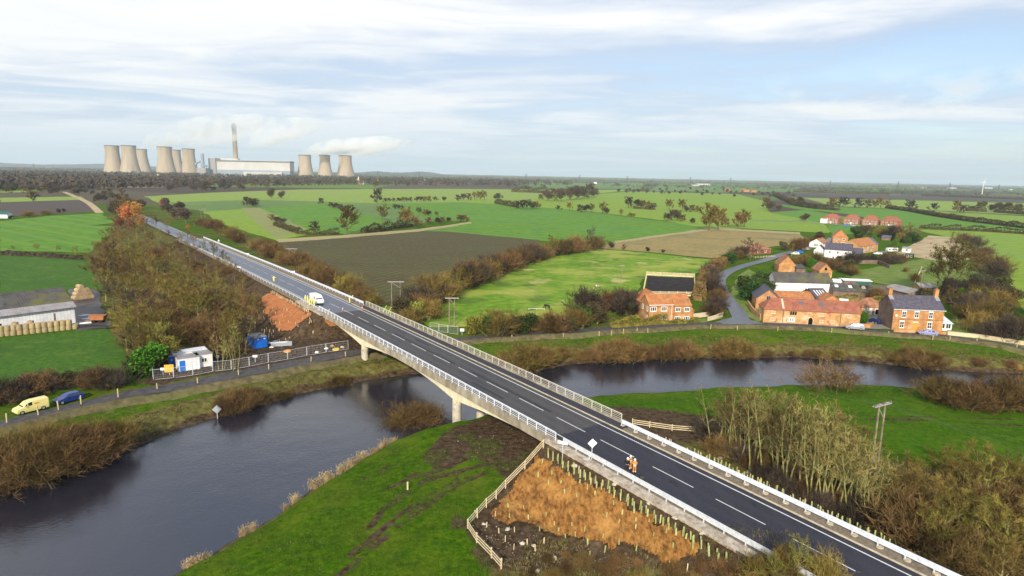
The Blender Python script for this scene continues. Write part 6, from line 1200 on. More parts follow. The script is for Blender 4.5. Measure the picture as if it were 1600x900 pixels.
caravan(G(1393, 394), .05, 'white touring caravan parked on the village grass'); caravan(G(1313, 389), .1, 'white caravan beside the red brick house porch')
# ------------------------------------------------------------------ people
M['skin'] = flat('skin', (.55, .33, .23), .6); M['j_orange'] = flat('orange_work_jacket', (.52, .22, .03), .85); M['j_yellow'] = flat('yellow_hi_vis', (.85, .80, .12), .8); M['reflect'] = flat('reflective_band', (.75, .74, .62), .4); M['navy_cloth'] = flat('navy_cloth', (.02, .022, .035), .9); M['black_cloth'] = flat('black_cloth', (.012, .012, .014), .9); M['helmet_w'] = flat('white_helmet', (.82, .82, .82), .3); M['boots'] = flat('black_boots', (.015, .013, .012), .6)
def skin(name, pts, edges, mat, parent, sub=2, root=0):
    me = bpy.data.meshes.new(name); me.from_pydata([p[:3] for p in pts], edges, []); me.materials.append(mat); o = bpy.data.objects.new(name, me); COL.objects.link(o); o.parent = parent
    o.modifiers.new('skin', 'SKIN'); L_ = me.skin_vertices[0].data
    for i, p in enumerate(pts): L_[i].radius = (p[3], p[4] if len(p) > 4 else p[3]); L_[i].use_root = i == root
    s = o.modifiers.new('sub', 'SUBSURF'); s.levels = s.render_levels = sub; return o
def person(label, loc, rz, jm, tm, helmet=True, arms='down', group=None, h=1.78, stride=.0, bands=True):
    t = thing('person', label, 'person', loc, rz, group); k = h / 1.78; t.scale = (k, k, k)
    A = {'down': [(-.23, 0, 1.16), (-.25, -.05, .92), (-.25, -.08, .82)], 'bent': [(-.26, .04, 1.18), (-.2, -.2, 1.1), (-.12, -.27, 1.12)], 'out': [(-.42, -.05, 1.28), (-.6, -.2, 1.35), (-.66, -.26, 1.38)], 'point': [(-.3, -.2, 1.38), (-.32, -.45, 1.45), (-.32, -.55, 1.47)]}
    aL = A[arms]; aR = [(-x, y, z) for x, y, z in (A['down'] if arms == 'point' else aL)]
    s = stride; P = [(0, 0, .95, .15, .11), (0, 0, 1.15, .14, .10), (0, 0, 1.36, .18, .115), (0, -.005, 1.5, .06), (0, -.01, 1.6, .085, .095), (0, -.015, 1.70, .085, .10), (0, -.11, 1.62, .022)]
    n = len(P); E_ = [(0, 1), (1, 2), (2, 3), (3, 4), (4, 5), (4, 6)]
    for sx, a in ((-1, aL), (1, aR)):
        b = len(P); P += [(sx * .19, 0, 1.43, .075), (*a[0], .05), (*a[1], .042), (*a[2], .045, .025)]; E_ += [(2, b), (b, b + 1), (b + 1, b + 2), (b + 2, b + 3)]
        hd = Vector(a[2]); dr = (Vector(a[2]) - Vector(a[1])).normalized()
        for j in range(4): q = hd + dr * (.085 + .01 * (j in (1, 2))) + Vector((.018 * (j - 1.5), 0, 0)); P.append((*q, .010)); E_.append((b + 3, len(P) - 1))
        q = hd + dr * .03 + Vector((-sx * .045, -.02, 0)); P.append((*q, .011)); E_.append((b + 3, len(P) - 1))
        b = len(P); yy = s * sx; P += [(sx * .10, 0, .86, .095), (sx * .11, yy * .5 - .02, .48, .068), (sx * .115, yy, .10, .045), (sx * .12, yy - .16, .04, .045, .03)]; E_ += [(0, b), (b, b + 1), (b + 1, b + 2), (b + 2, b + 3)]
    skin('body', P, E_, M['skin'], t)
    J = [(0, 0, .88, .185, .14), (0, 0, 1.15, .18, .135), (0, 0, 1.38, .20, .14), (0, -.005, 1.48, .10)]; EJ = [(0, 1), (1, 2), (2, 3)]
    for sx, a in ((-1, aL), (1, aR)): b = len(J); w = Vector(a[0]).lerp(Vector(a[1]), .92); J += [(sx * .20, 0, 1.42, .10), (*a[0], .075), (*w, .062)]; EJ += [(2, b), (b, b + 1), (b + 1, b + 2)]
    skin('jacket', J, EJ, jm, t)
    T_ = [(0, 0, .93, .16, .125)]; ET = []
    for sx in (-1, 1): b = len(T_); yy = s * sx; T_ += [(sx * .10, 0, .85, .118), (sx * .11, yy * .5 - .02, .48, .095), (sx * .115, yy, .13, .078)]; ET += [(0, b), (b, b + 1), (b + 1, b + 2)]
    skin('trousers', T_, ET, tm, t)
    for sx in (-1, 1): yy = s * sx; m = MB(); m.box(sx * .115 - .06, sx * .115 + .06, yy - .22, yy + .09, 0, .11); m.build('boot', M['boots'], t)
    if bands:
        for z in (1.02, 1.2): m = MB(); m.lathe([(1, z - .035), (1.0, z + .035)], 16); o = m.build('reflective_band', M['reflect'], t); o.scale = (.205, .165, 1)
        for sx in (-1, 1):
            yy = s * sx; m = MB(); m.lathe([(.098, .22), (.098, .29)], 12, 0, (sx * .114, yy * .75 - .01)); m.build('leg_band', M['reflect'], t)
    if helmet: m = MB(); m.lathe([(.165, 1.66), (.135, 1.67), (.132, 1.72), (.11, 1.79), (.06, 1.83), (0, 1.84)], 14, 0, (0, -.015)); m.build('helmet', M['helmet_w'], t, smooth=True)
    else: m = MB(); m.lathe([(.10, 1.6), (.112, 1.70), (.09, 1.79), (0, 1.82)], 12, 0, (0, .01)); m.build('hair', M['boots'], t, smooth=True)
    return t
person('firefighter in tan orange kit and white helmet nearest the camera on the road', HITR(991, 739.5), math.pi * .95, M['j_orange'], M['j_orange'], arms='bent')
person('second figure in tan orange kit standing just behind the firefighter', HITR(987, 737) + Vector((-.1, .5, 0)), .7, M['j_orange'], M['j_orange'], arms='bent')
person('person in dark clothes and white helmet on the white edge line', HITR(980, 737.5), 2.6, M['black_cloth'], M['navy_cloth'], arms='down', bands=False)
for x, y, rz, lab, arm in [(428, 440.5, .6, 'worker in yellow hi vis alone on the far road left of the centre line', 'out'), (481, 473, 2.0, 'worker in yellow hi vis left of the white van by the verge', 'down'), (487.5, 476, .3, 'worker in yellow hi vis close to the front corner of the white van', 'bent'), (491, 478.5, -.8, 'worker in yellow hi vis nearest the bridge in the group by the white van', 'down'), (484, 478, 1.2, 'worker in yellow hi vis bending over the parapet end', 'bent'), (477.5, 472, 1.0, 'worker in yellow hi vis leftmost of the group by the white van', 'down'), (546.5, 474, 1.7, 'worker in full yellow hi vis on the right edge line of the far road', 'down'), (551.5, 472.5, -1.4, 'worker in yellow hi vis jacket and dark trousers by the right barrier', 'bent')]:
    person(lab, HITR(x, y), rz, M['j_yellow'], M['navy_cloth'] if 'dark trousers' in lab else M['j_yellow'], arms=arm)
def small_gear():
    p = HITR(1003, 747); t = tag(None or MBbag(p, M['boots']), 'small black bag on the road edge by the firefighters', 'bag'); p = HITR(977, 741.5); tag(MBbag(p, M['p_lav'], .7), 'small grey blue bag on the verge by the person in dark clothes', 'bag')
def MBbag(p, mat, k=1.0):
    m = MB(); m.hexa([(-.3 * k, -.2 * k, 0), (.3 * k, -.2 * k, 0), (.3 * k, .2 * k, 0), (-.3 * k, .2 * k, 0)], [(-.22 * k, -.1 * k, .3 * k), (.22 * k, -.1 * k, .3 * k), (.22 * k, .1 * k, .3 * k), (-.22 * k, .1 * k, .3 * k)]); m.tube([(-.12 * k, 0, .28 * k), (-.1 * k, 0, .42 * k), (.1 * k, 0, .42 * k), (.12 * k, 0, .28 * k)], .02, 5); return m.build('bag', mat, loc=p)
small_gear()
# ------------------------------------------------------------------ cones, signs
M['cone'] = flat('orange_cone', (.75, .14, .02), .5)
def cone(p, label):
    t = thing('traffic_cone', label, 'traffic cone', p); m = MB(); m.box(-.2, .2, -.2, .2, 0, .05); m.lathe([(.15, .05), (.04, .78), (0, .78)], 12); m.build('cone_body', M['cone'], t); m = MB(); m.lathe([(.112, .36), (.075, .60)], 12); m.build('reflective_sleeve', M['helmet_w'], t)
for x, y, lab in [(514.5, 487, 'orange and white cone in the left lane at the deck joint'), (535.5, 484.8, 'orange and white cone on the centre line at the deck joint'), (566, 483, 'orange and white cone by the right edge line at the deck joint')]: cone(HITR(x, y), lab)
for x, y, lab in [(296, 373.6, 'first small cone across the far road'), (302, 373.4, 'second small cone across the far road'), (308, 373.4, 'third small cone across the far road from the left')]: cone(HITR(x, y), lab + ' beyond the crest')
def sign(name, label, p, h, board, mat, rz, post=.05, cat='sign', face=None, pts=None):
    t = thing(name, label, cat, p, rz); m = MB(); m.tube([(0, 0, -.2), (0, 0, h)], post, 8); m.build('post', M['galv'], t)
    m = MB(); n = len(board); m.v = [(x, -.06, z + h) for x, z in board] + [(x, -.09, z + h) for x, z in board]; m.f = [tuple(range(n)), tuple(reversed(range(n, 2 * n)))] + [(i, i + n, (i + 1) % n + n, (i + 1) % n) for i in range(n)]; m.m = [0] * len(m.f); m.build('board', mat, t); return t
DIA = [(0, -.75), (.75, 0), (0, .75), (-.75, 0)]; REC = lambda w, h: [(-w / 2, -h / 2), (w / 2, -h / 2), (w / 2, h / 2), (-w / 2, h / 2)]
sign('warning_sign', 'white diamond board seen from behind on the verge left of the firefighters', RP(29.4, -4.9), 2.1, [(x * .8, z * .8) for x, z in DIA], M['helmet_w'], .15)
sign('river_sign', 'pale blue diamond board on a pole by the left river bank', HIT(340, 657), 2.0, [(x * 1.0, z * 1.0) for x, z in DIA], M['p_silver'], .3)
sign('road_sign', 'white flat board on a post behind the blockwork verge at the bridge end', RP(32.6, -6.8, -.6), 2.0, REC(1.35, .4), M['helmet_w'], -.45)
for x, y, w, lab in [(387, 402, 1.1, 'white board on posts right of the far road upper one'), (458, 431, 1.1, 'white board on posts right of the far road above the workers'), (374, 424, 1.1, 'white board on the left edge of the far embankment'), (332, 402, 1.0, 'small white board on the left edge of the far road')]: p = HIT(x, y); sign('road_sign', lab, p, 1.4, REC(w, .4), M['helmet_w'], .4)
sign('warning_sign', 'white triangular sign beside the far road', HIT(342, 381), 1.8, [(-.6, -.5), (.6, -.5), (0, .6)], M['helmet_w'], .4)
sign('lane_sign', 'small white sign on the grass right of the bridge by the lane', G(722, 523), 1.2, REC(1.0, .7), M['helmet_w'], 0); sign('site_notice', 'white notice on the site fence by the compound', HIT(399, 566), 1.3, REC(.9, .5), M['helmet_w'], .25); sign('site_board', 'large orange yellow site board on the fence by the cabins', HIT(265, 586), 1.3, REC(1.6, 1.5), flat('orange_yellow_board', (.80, .42, .04), .6), .25); sign('site_notice', 'small white notice left of the orange yellow site board', HIT(255, 586), 1.2, REC(.8, .5), M['helmet_w'], .25)
# ------------------------------------------------------------------ posts along the flood bank
M['post_pale'] = flat('pale_concrete_post', (.42, .35, .19), .85)
for x, y in [(11, 662), (60.4, 650), (92, 642), (127, 633), (185, 622), (246, 609), (309, 600), (373, 587), (420, 578), (486, 566), (540, 558), (936, 525), (955, 524), (974, 521), (995, 519.5), (1012, 520), (1110, 514), (1152, 516), (1215, 517), (1299, 519.5), (1388, 525), (1457, 531), (1483.6, 533), (1525, 537), (1588, 546), (880, 528), (800, 531)]:
    p = HIT(x, y); k = 1.0 if x > 200 else 1.35; m = MB(); m.box(-.085, .085, -.085, .085, -.2, 1.15 * k); m.hexa([(-.085, -.085, 1.15 * k), (.085, -.085, 1.15 * k), (.085, .085, 1.15 * k), (-.085, .085, 1.15 * k)], [(-.05, -.05, 1.23 * k), (.05, -.05, 1.23 * k), (.05, .05, 1.23 * k), (-.05, .05, 1.23 * k)])
    o = m.build('marker_post', M['post_pale'], loc=p); o.rotation_euler = (R.uniform(-.05, .05), R.uniform(-.05, .05), .2); tag(o, 'pale square post on the flood bank beside the lane', 'post', 'posts along the flood bank')
# ------------------------------------------------------------------ site compound
def heras(pts, label):
    P = [HIT(x, y) for x, y in pts]; t = thing('site_fence', label, 'fence', P[0])
    for a, b in zip(P[:-1], P[1:]):
        n = max(1, round((b - a).length / 3.4))
        for i in range(n):
            q0, q1 = a.lerp(b, i / n), a.lerp(b, (i + .97) / n); q0 = gpt(q0.x, q0.y) - P[0]; q1 = gpt(q1.x, q1.y) - P[0]; up = Vector((0, 0, 2.0)); m = MB(); z1 = Vector((0, 0, .12))
            m.tube([q0 + z1, q0 + up], .035, 6); m.tube([q1 + z1, q1 + up], .035, 6); m.tube([q0 + z1, q1 + z1], .03, 5); m.tube([q0 + up, q1 + up], .03, 5); f = m.build('panel_frame', M['galv'], t)
            m = MB()
            for k in range(1, 14): u = k / 14; m.tube([q0.lerp(q1, u) + z1, q0.lerp(q1, u) + up], .006, 3, cap=False)
            for k in (1, 2, 3): m.tube([q0 + up * (k / 4), q1 + up * (k / 4)], .006, 3, cap=False)
            m.build('wire_mesh', M['galv'], f); m = MB(); m.box(q0.x - .3, q0.x + .3, q0.y - .12, q0.y + .12, q0.z, q0.z + .14); m.build('foot_block', M['trimblk'], t)
heras([(237, 580), (240, 594), (272, 591), (302, 587), (333, 581), (362, 578), (390, 573), (420, 567), (450, 562), (480, 556), (510, 551), (545, 546)], 'wire panel site fence along the lane in front of the cabins')
heras([(672, 516), (700, 521), (716, 523)], 'short run of wire site fence on the grass right of the bridge')
def cabin(A, B, d, h, label, wm=None, door=None, dx=.2, win=(), roofm=None, rz=0):
    t, w = house_root('site_cabin', label, 'cabin', A, B); m = MB(); m.box(0, w, 0, d, .25, h); m.build('wall', wm or M['sheet'], t); m = MB(); m.box(-.08, w + .08, -.08, d + .08, h + .003, h + .12); m.build('roof', roofm or M['grey_roof'], t)
    for x in (.2, w - .4):
        for y in (.2, d - .4): m = MB(); m.box(x, x + .25, y, y + .25, -.2, .25); m.build('foot', M['concrete'], t)
    for u, f in win: opening(t, f, (w if f == 'F' else d) * u, 1.2, 1.0, .9, (0, 0, w, d), mull=1, pane=M['glass'], sill=False)
    if door: opening(t, 'F', w * dx, .3, .95, 2.0, (0, 0, w, d), 'door', frame=door, pane=door, mull=0, sill=False)
    return t, w
cabin((279, 583), (313, 578), 2.8, 2.7, 'white corrugated site cabin with a blue door', door=M['brt_blue'], roofm=M['grey_roof']); cabin((309, 577), (333, 573), 4.2, 2.7, 'white site cabin with a dark window right of the blue door cabin', wm=M['render'], win=((.45, 'F'),), roofm=M['grey_roof']); cabin((272, 575), (325, 567), 2.6, 2.75, 'long white site cabin standing behind the other two', wm=M['render'], win=((.55, 'F'),), roofm=M['sheet'])
def loo(p, label, rz, mat):
    t = thing('portable_toilet', label, 'toilet', p, rz); m = MB(); m.box(-.55, .55, -.55, .55, .1, 2.2); m.build('wall', mat, t); m = MB(); m.hexa([(-.6, -.6, 2.2), (.6, -.6, 2.2), (.6, .6, 2.2), (-.6, .6, 2.2)], [(-.4, -.4, 2.45), (.4, -.4, 2.45), (.4, .4, 2.45), (-.4, .4, 2.45)]); m.build('roof', M['grey_roof'], t); m = MB(); m.box(-.4, .4, -.58, -.551, .2, 2.0); m.build('door', mat, t); m = MB(); m.box(-.1, .15, -.6, -.581, 1.4, 1.65); m.build('notice', M['helmet_w'], t)
loo(HIT(270, 573), 'dark blue portable toilet at the left end of the site cabins', .3, M['blue_paint'])
t, w = house_root('shipping_container', 'bright blue steel container on the bare soil below the far bank', 'container', HIT(398, 546), HIT(418, 543)); m = MB(); m.box(0, w, 0, 4.2, .1, 2.5); m.build('body', nmat('bright_blue_container', [(.01, .13, .55), (.015, .17, .66)], .8, 4, .45, obj=True, stripes=(0, .3, (.01, .12, .5), .6)), t); m = MB(); m.box(-.03, w + .03, -.03, 4.23, 2.503, 2.6); m.build('roof', M['grey_roof'], t)
for x in (.3, .8): m = MB(); m.box(w * x - .2, w * x + .2, -.03, -.002, 2.0, 2.25); m.build('notice', M['helmet_w'], t)
def lump(name, label, cat, p, rx, ry, rz_, mat, seed=0, rot=0.0, group=None):
    rg = random.Random(seed); m = MB(); n = 10; V = []
    for i in range(5):
        el = i / 4 * math.pi / 2
        for k in range(n): a = 2 * math.pi * k / n; j = rg.uniform(.82, 1.12); V.append((rx * math.cos(a) * math.cos(el) * j, ry * math.sin(a) * math.cos(el) * j, rz_ * math.sin(el) * j - .05))
    m.v = V
    for i in range(4):
        for k in range(n): k2 = (k + 1) % n; m.f.append((i * n + k, i * n + k2, (i + 1) * n + k2, (i + 1) * n + k)); m.m.append(0)
    o = m.build(name, mat, loc=p); o.rotation_euler = (0, 0, rot); tag(o, label, cat, group); return o
t = thing('material_pallet', 'grey wrapped stack of steel right of the blue container', 'pallet', HIT(440, 541), .35); m = MB(); m.box(-2.2, 2.2, -.5, .5, .15, .9); m.build('stack', M['p_silver'], t); m = MB(); m.slab([(-2.25, -.55, .96), (1.0, -.55, .96), (1.6, .55, .96), (-2.25, .55, .96)], .05); m.build('cover', M['render'], t)
for x in (-1.8, 0, 1.8): m = MB(); m.box(x - .1, x + .1, -.5, .5, 0, .15); m.build('bearer', M['boards'], t)
for i, (x, y) in enumerate([(424, 543), (428, 538), (421, 536), (430, 534)]): lump('rubble_sack', 'white sack heaped between the blue container and the grey stack', 'sack', HIT(x, y), .5, .3, .35, M['render'], i, i, 'white sacks by the blue container')
m = MB(); m.lathe([(.45, .1), (.7, .0), (.8, .16), (.7, .34), (.45, .24)], 16); o = m.build('hose_coil', flat('orange_hose', (.75, .34, .04), .6), loc=HIT(449, 550)); tag(o, 'orange hose coil on the grass behind the site fence', 'hose')
m = MB(); m.lathe([(.45, .1), (.7, .0), (.8, .16), (.7, .34), (.45, .24)], 16); o = m.build('hose_coil', flat('yellow_hose', (.75, .55, .06), .6), loc=HIT(525, 547)); tag(o, 'yellow hose coil near the far bridge pier', 'hose')
for x, y, mt, lab in [(510, 545, 'render', 'white drum behind the fence near the far bridge pier'), (495, 551, 'render', 'white bag on the soil near the far bridge pier'), (535, 543, 'kerb', 'pale rubble heap next to the far bridge pier'), (519, 541, 'f_sand', 'tan sand heap near the far bridge pier')]: lump('rubble_heap', lab, 'heap', HIT(x, y), .5, .4, .4, M[mt], int(x))
t = thing('lamp_column', 'thin dark column with white boxes right of the site cabins', 'column', HIT(341, 566)); m = MB(); m.tube([(0, 0, -.2), (0, 0, 5.5)], .06, 8); m.build('pole', M['brick_dark'], t); m = MB(); m.box(-.2, .2, -.2, .2, .9, 1.5); m.build('box', M['render'], t); m = MB(); m.box(-.25, .25, -.25, .25, 0, .45); m.build('base', M['p_navy'], t)
# stones in the fenced plot
for i, (x, y) in enumerate([(756, 819), (793, 827), (816, 849), (834, 853), (840, 893), (867, 872), (898, 728), (960, 757), (1013, 786), (1055, 809), (1097, 833), (890, 905), (745, 800)]): lump('stone', 'grey stone lying on the bare soil round the orange matting', 'stone', HIT(x, y), R.uniform(.25, .45), R.uniform(.2, .35), R.uniform(.16, .3), M['concrete'], i, i, 'stones round the orange matting')
for i, (x, y) in enumerate([(1125, 716), (1170, 737), (1221, 758), (1240, 755)]): lump('stone', 'pale slab on the soil bank behind the footway barrier', 'stone', HIT(x, y), .7, .35, .15, M['concrete'], i, .8, 'pale slabs behind the footway barrier')
def litter():                              # crushed stone and scraps trodden into the soil: nobody could count it
    rg = random.Random(8); m = MB()
    for poly, n in (([(395, 480), (500, 505), (590, 520), (560, 540), (400, 565), (380, 540)], 900), ([(735, 822), (760, 815), (850, 838), (1060, 886), (1000, 900), (790, 890)], 700), ([(700, 700), (760, 655), (830, 650), (840, 700), (740, 720)], 260), ([(1000, 680), (1120, 720), (1330, 815), (1340, 825), (1240, 790), (1080, 700)], 500)):
        for x, y in inpx_fast(poly, n, rg):
            p = HITF(x, y); s = rg.uniform(.04, .13); c = [p + Vector((rg.uniform(-s, s), rg.uniform(-s, s), rg.uniform(0, s * 1.2))) for _ in range(4)]; m.tri(c[0], c[1], c[2]); m.tri(c[0], c[2], c[3]); m.tri(c[0], c[3], c[1]); m.tri(c[1], c[3], c[2])
    tag(m.build('stone_scraps', nmat('stone_scraps', [(.12, .09, .06), (.22, .18, .13), (.42, .38, .32)], 3, 3, .9)), kind='stuff')
def inpx_fast(poly, n, rg):
    P = np.array(poly, float); x0, y0 = P.min(0); x1, y1 = P.max(0); q = np.array([(rg.uniform(x0, x1), rg.uniform(y0, y1)) for _ in range(n * 4)]); return q[inpoly(q[:, 0], q[:, 1], P)][:n]
HITF = HIT
litter()
# ------------------------------------------------------------------ bales and farm yard
M['bale'] = nmat('straw_bale', [(.30, .20, .11), (.42, .30, .17), (.52, .40, .25)], 1.2, 6, .95, .05, obj=True, rnd=.15, patch=[(.5, (.25, .27, .12), .56, .12)])
BM_ = MB(); BM_.lathe([(0, -.6), (.58, -.6), (.64, -.54), (.64, .54), (.58, .6), (0, .6)], 16); BM_ = BM_.mesh('round_bale', M['bale'])
def bale(p, rz, label, group, upright=False):
    o = bpy.data.objects.new('round_bale', BM_); COL.objects.link(o); o.location = p; o.rotation_euler = (0 if upright else math.pi / 2, 0, rz); tag(o, label, 'bale', group)
a, b = G(-8, 527), G(119, 514); dv = (b - a) / 13.2; rz0 = math.atan2(dv.y, dv.x)
for i in range(14):
    for k in range(2 if i < 13 else 1): bale(a + dv * i + Vector((R.uniform(-.1, .1), R.uniform(-.1, .1), .62 + 1.2 * k)), rz0 + R.uniform(-.3, .3), 'round straw bale in the long double row before the farm shed', 'bale row before the farm shed', True)
for i in (2.5, 5): bale(a + dv * i + Vector((0, 1.6, 2.2)), rz0, 'round straw bale on top behind the long double row', 'bales behind the double row', True)
c0, c1 = G(117, 470), G(147, 466); dv = (c1 - c0) / 5.0; nv = Vector((-dv.y, dv.x, 0)).normalized(); rz0 = math.atan2(dv.y, dv.x)
for row_, (n, z) in enumerate([(5, .64), (4, 1.7), (3, 2.76), (1, 3.8)]):
    for j in range(2):
        for i in range(n): bale(c0 + dv * (i + .5 + row_ * .5) + nv * (j * 1.3 + .4) + Vector((0, 0, z)), rz0, 'round straw bale in the tall pyramid at the end of the farm shed', 'bale pyramid by the farm shed')
t = thing('farm_trailer', 'orange tipping trailer on the wet farm yard', 'trailer', G(154, 504), .15); m = MB(); m.hexa([(-1.5, -.9, .8), (1.5, -.9, .8), (1.5, .9, .8), (-1.5, .9, .8)], [(-1.8, -1.1, 1.9), (1.8, -1.1, 1.9), (1.8, 1.1, 1.9), (-1.8, 1.1, 1.9)]); m.build('body', M['pantile'], t)
for x in (-.8, .8):
    for sy in (-.8, .8): k = MB(); k.lathe([(0, -.12), (.42, -.12), (.42, .12), (0, .12)], 12); w_ = k.build('wheel', M['tyre'], t, loc=(x, sy, .42)); w_.rotation_euler = (math.pi / 2, 0, 0)
k = MB(); k.tube([(-1.5, 0, .8), (-3, 0, .5)], .08); k.build('tow_bar', M['pantile'], t)
lump('silage_clamp', 'black plastic covered heap at the front of the farm yard', 'heap', G(140, 513), 6, 1.2, .9, M['boots'], 3, .1)
for x, y in [(133, 493), (140, 498), (136, 505)]: lump('plastic_sheet', 'white plastic sheet crumpled on the wet farm yard', 'sheet', G(x, y), 1.9, 1.1, .35, M['render'], x, .4, 'white plastic on the farm yard')
lump('tarpaulin', 'white crumpled sheet on the bales before the farm shed', 'sheet', G(55, 516) + Vector((0, 0, 1.6)), 1.5, .8, .4, M['render'], 4, .1)
# ------------------------------------------------------------------ horses
def horse(p, rz, label, mat, patches=None):
    t = thing('horse', label, 'horse', p, rz); P = [(0, 0, 1.15, .30), (.45, 0, 1.2, .30), (-.45, 0, 1.18, .31), (-.75, 0, 1.22, .26), (.75, 0, 1.25, .25), (1.05, 0, 1.05, .15), (1.3, 0, .65, .11), (1.45, 0, .35, .10), (1.55, 0, .12, .065), (-1.0, 0, 1.05, .06), (-1.08, 0, .6, .05)]; E_ = [(0, 1), (0, 2), (2, 3), (1, 4), (4, 5), (5, 6), (6, 7), (7, 8), (3, 9), (9, 10)]
    for sy in (-1, 1): b = len(P); P += [(.65, sy * .17, .85, .12), (.66, sy * .17, .48, .06), (.64, sy * .17, .08, .055), (-.68, sy * .17, .85, .15), (-.62, sy * .17, .62, .09), (-.78, sy * .17, .45, .06), (-.72, sy * .17, .08, .055), (1.36, sy * .06, .62, .03)]; E_ += [(4, b), (b, b + 1), (b + 1, b + 2), (3, b + 3), (b + 3, b + 4), (b + 4, b + 5), (b + 5, b + 6), (6, b + 7)]
    skin('body', P, E_, mat, t); m = MB(); m.hexa([(.8, -.03, 1.38), (1.12, -.03, 1.1), (1.12, .03, 1.1), (.8, .03, 1.38)], [(.86, -.02, 1.56), (1.22, -.02, 1.22), (1.22, .02, 1.22), (.86, .02, 1.56)]); m.build('mane', M['boots'], t)
horse(G(934, 451.5), math.pi - .1, 'piebald brown and white horse grazing in the pasture', nmat('piebald_coat', [(.16, .09, .05), (.17, .09, .05), (.74, .70, .60), (.76, .72, .64)], .9, 1, .8, obj=True)); horse(G(855, 483.5), 2.4, 'black horse grazing near the bushes at the bottom of the pasture', M['boots'])
t = thing('water_trough', 'pale low rail beside the black horse in the pasture', 'rail', G(826, 484)); m = MB(); m.box(0, 4.6, -.04, .04, .35, .43)
for x in (.05, 2.3, 4.5): m.box(x - .05, x + .05, -.055, .055, 0, .36)
m.build('rail', M['white_metal'], t); t.name = 'low_rail'; t['label'] = 'pale low rail on the grass beside the black horse'
# ------------------------------------------------------------------ power line poles and wires
M['tower_rim'] = flat('dark_tower_rim', (.10, .095, .095), .9); M['pole_grey'] = flat('grey_crossarm', (.34, .33, .32), .7)
M['pole'] = nmat('weathered_pole', [(.13, .10, .075), (.22, .18, .13), (.30, .26, .2)], 1, 5, .9, obj=True)
def hpole(label, p, h, gap=1.6, rz=0.0, arms=1, lean=0.0):
    t = thing('power_pole', label, 'power pole', p, rz); t.rotation_euler[1] = lean
    for sx in ((-gap / 2, gap / 2) if gap else (0,)): m = MB(); m.tube([(sx, 0, -.4), (sx, 0, h)], [.17, .11], 8); m.build('pole', M['pole'], t)
    m = MB(); zz = h - .25; L_ = gap / 2 + 1.1; m.box(-L_, L_, -.19, -.07, zz - .09, zz + .09); m.box(-L_, L_, .125, .19, zz - .09, zz + .09)
    if gap: m.tube([(-gap / 2, .12, zz - .2), (gap / 2, .12, zz - 1.8)], .05, 5)
    ca = m.build('crossarm', M['pole_grey'], t)
    for x in (-L_ + .15, 0, L_ - .15):
        m = MB(); m.lathe([(.05, zz + .09), (.13, zz + .15), (.05, zz + .2), (.13, zz + .27), (.05, zz + .32), (.03, zz + .4), (0, zz + .4)], 8, 0, (x, -.13)); m.build('insulator', M['brick_dark'], ca)
    return t
hpole('twin legged power pole with a crossarm right of the far end of the bridge', G(619, 484), 8.3, 2.4, .12); hpole('slim twin power pole in the pasture corner by the wire fence', G(706, 510), 7.6, 1.3, .1); hpole('distant twin power pole over the scrub before the ploughed field', G(457, 412), 6.5, 2.2, .1); hpole('lone power pole in the middle of the horse pasture', G(971, 437), 5.6, 0, .1)
hpole('leftmost thin pole beyond the scrub by the striped field', G(315, 350), 10, 0, .1); hpole('second thin pole beyond the scrub by the striped field', G(321, 351), 11, 0, .1); hpole('thin pole left of the ivy clad tree behind the slate roofed house', G(1437, 462), 9, 0, .2)
pb = HIT(1364, 748); NP = hpole('tall twin legged power pole rising out of the copse by the near road', pb, 10.5, 1.3, .5)
m = MB(); o3 = Vector(NP.location)
for dz_, x in ((0, -1.6), (.0, 0), (0, 1.6)):
    a = o3 + Vector((math.cos(.5) * x, math.sin(.5) * x, 10.6))
    for b in (G(1250 + x * 12, 600, 9), G(1760, 735 + x * 14, 8)):
        pts = []
        for i in range(17): u = i / 16; q = a.lerp(b, u); q.z -= 4 * u * (1 - u) * .7; pts.append(q - o3)
        m.tube(pts, .010, 4, cap=False)
w_ = m.build('power_line', M['tower_rim'], loc=o3); tag(w_, 'thin overhead wires crossing the meadow from the near power pole', 'wires')
m = MB(); pts = []
a, b = Vector(G(706, 510)) + Vector((0, 0, 7.6)), Vector(G(971, 437)) + Vector((0, 0, 5.6))
# guard stakes with yellow sleeves below the twin pole
for x, y in [(599, 487), (606, 490)]: q = G(x, y); m = MB(); m.tube([(0, 0, 0), (.9, .2, 1.8)], .06, 6); o = m.build('stay_guard', M['j_yellow'], loc=q); tag(o, 'leaning yellow stay guard left of the twin power pole', 'stay guard', 'yellow stay guards by the power pole')
rail_fence([(1160, 398), (1180, 404), (1210, 402)], 'pale rail fence by the bungalow at the lane bend', rails=(.5, .9)); rail_fence([(1440, 420), (1432, 438), (1426, 452)], 'thin post fence across the village paddock', rails=(.5, .9), gap=3)
q = G(937, 421)
t = thing('meadow_post', 'single pale stake in the near meadow by the tyre tracks', 'post', HIT(637, 765)); m = MB(); m.box(-.09, .09, -.09, .09, -.2, 1.0); m.build('stake', M['timber'], t)
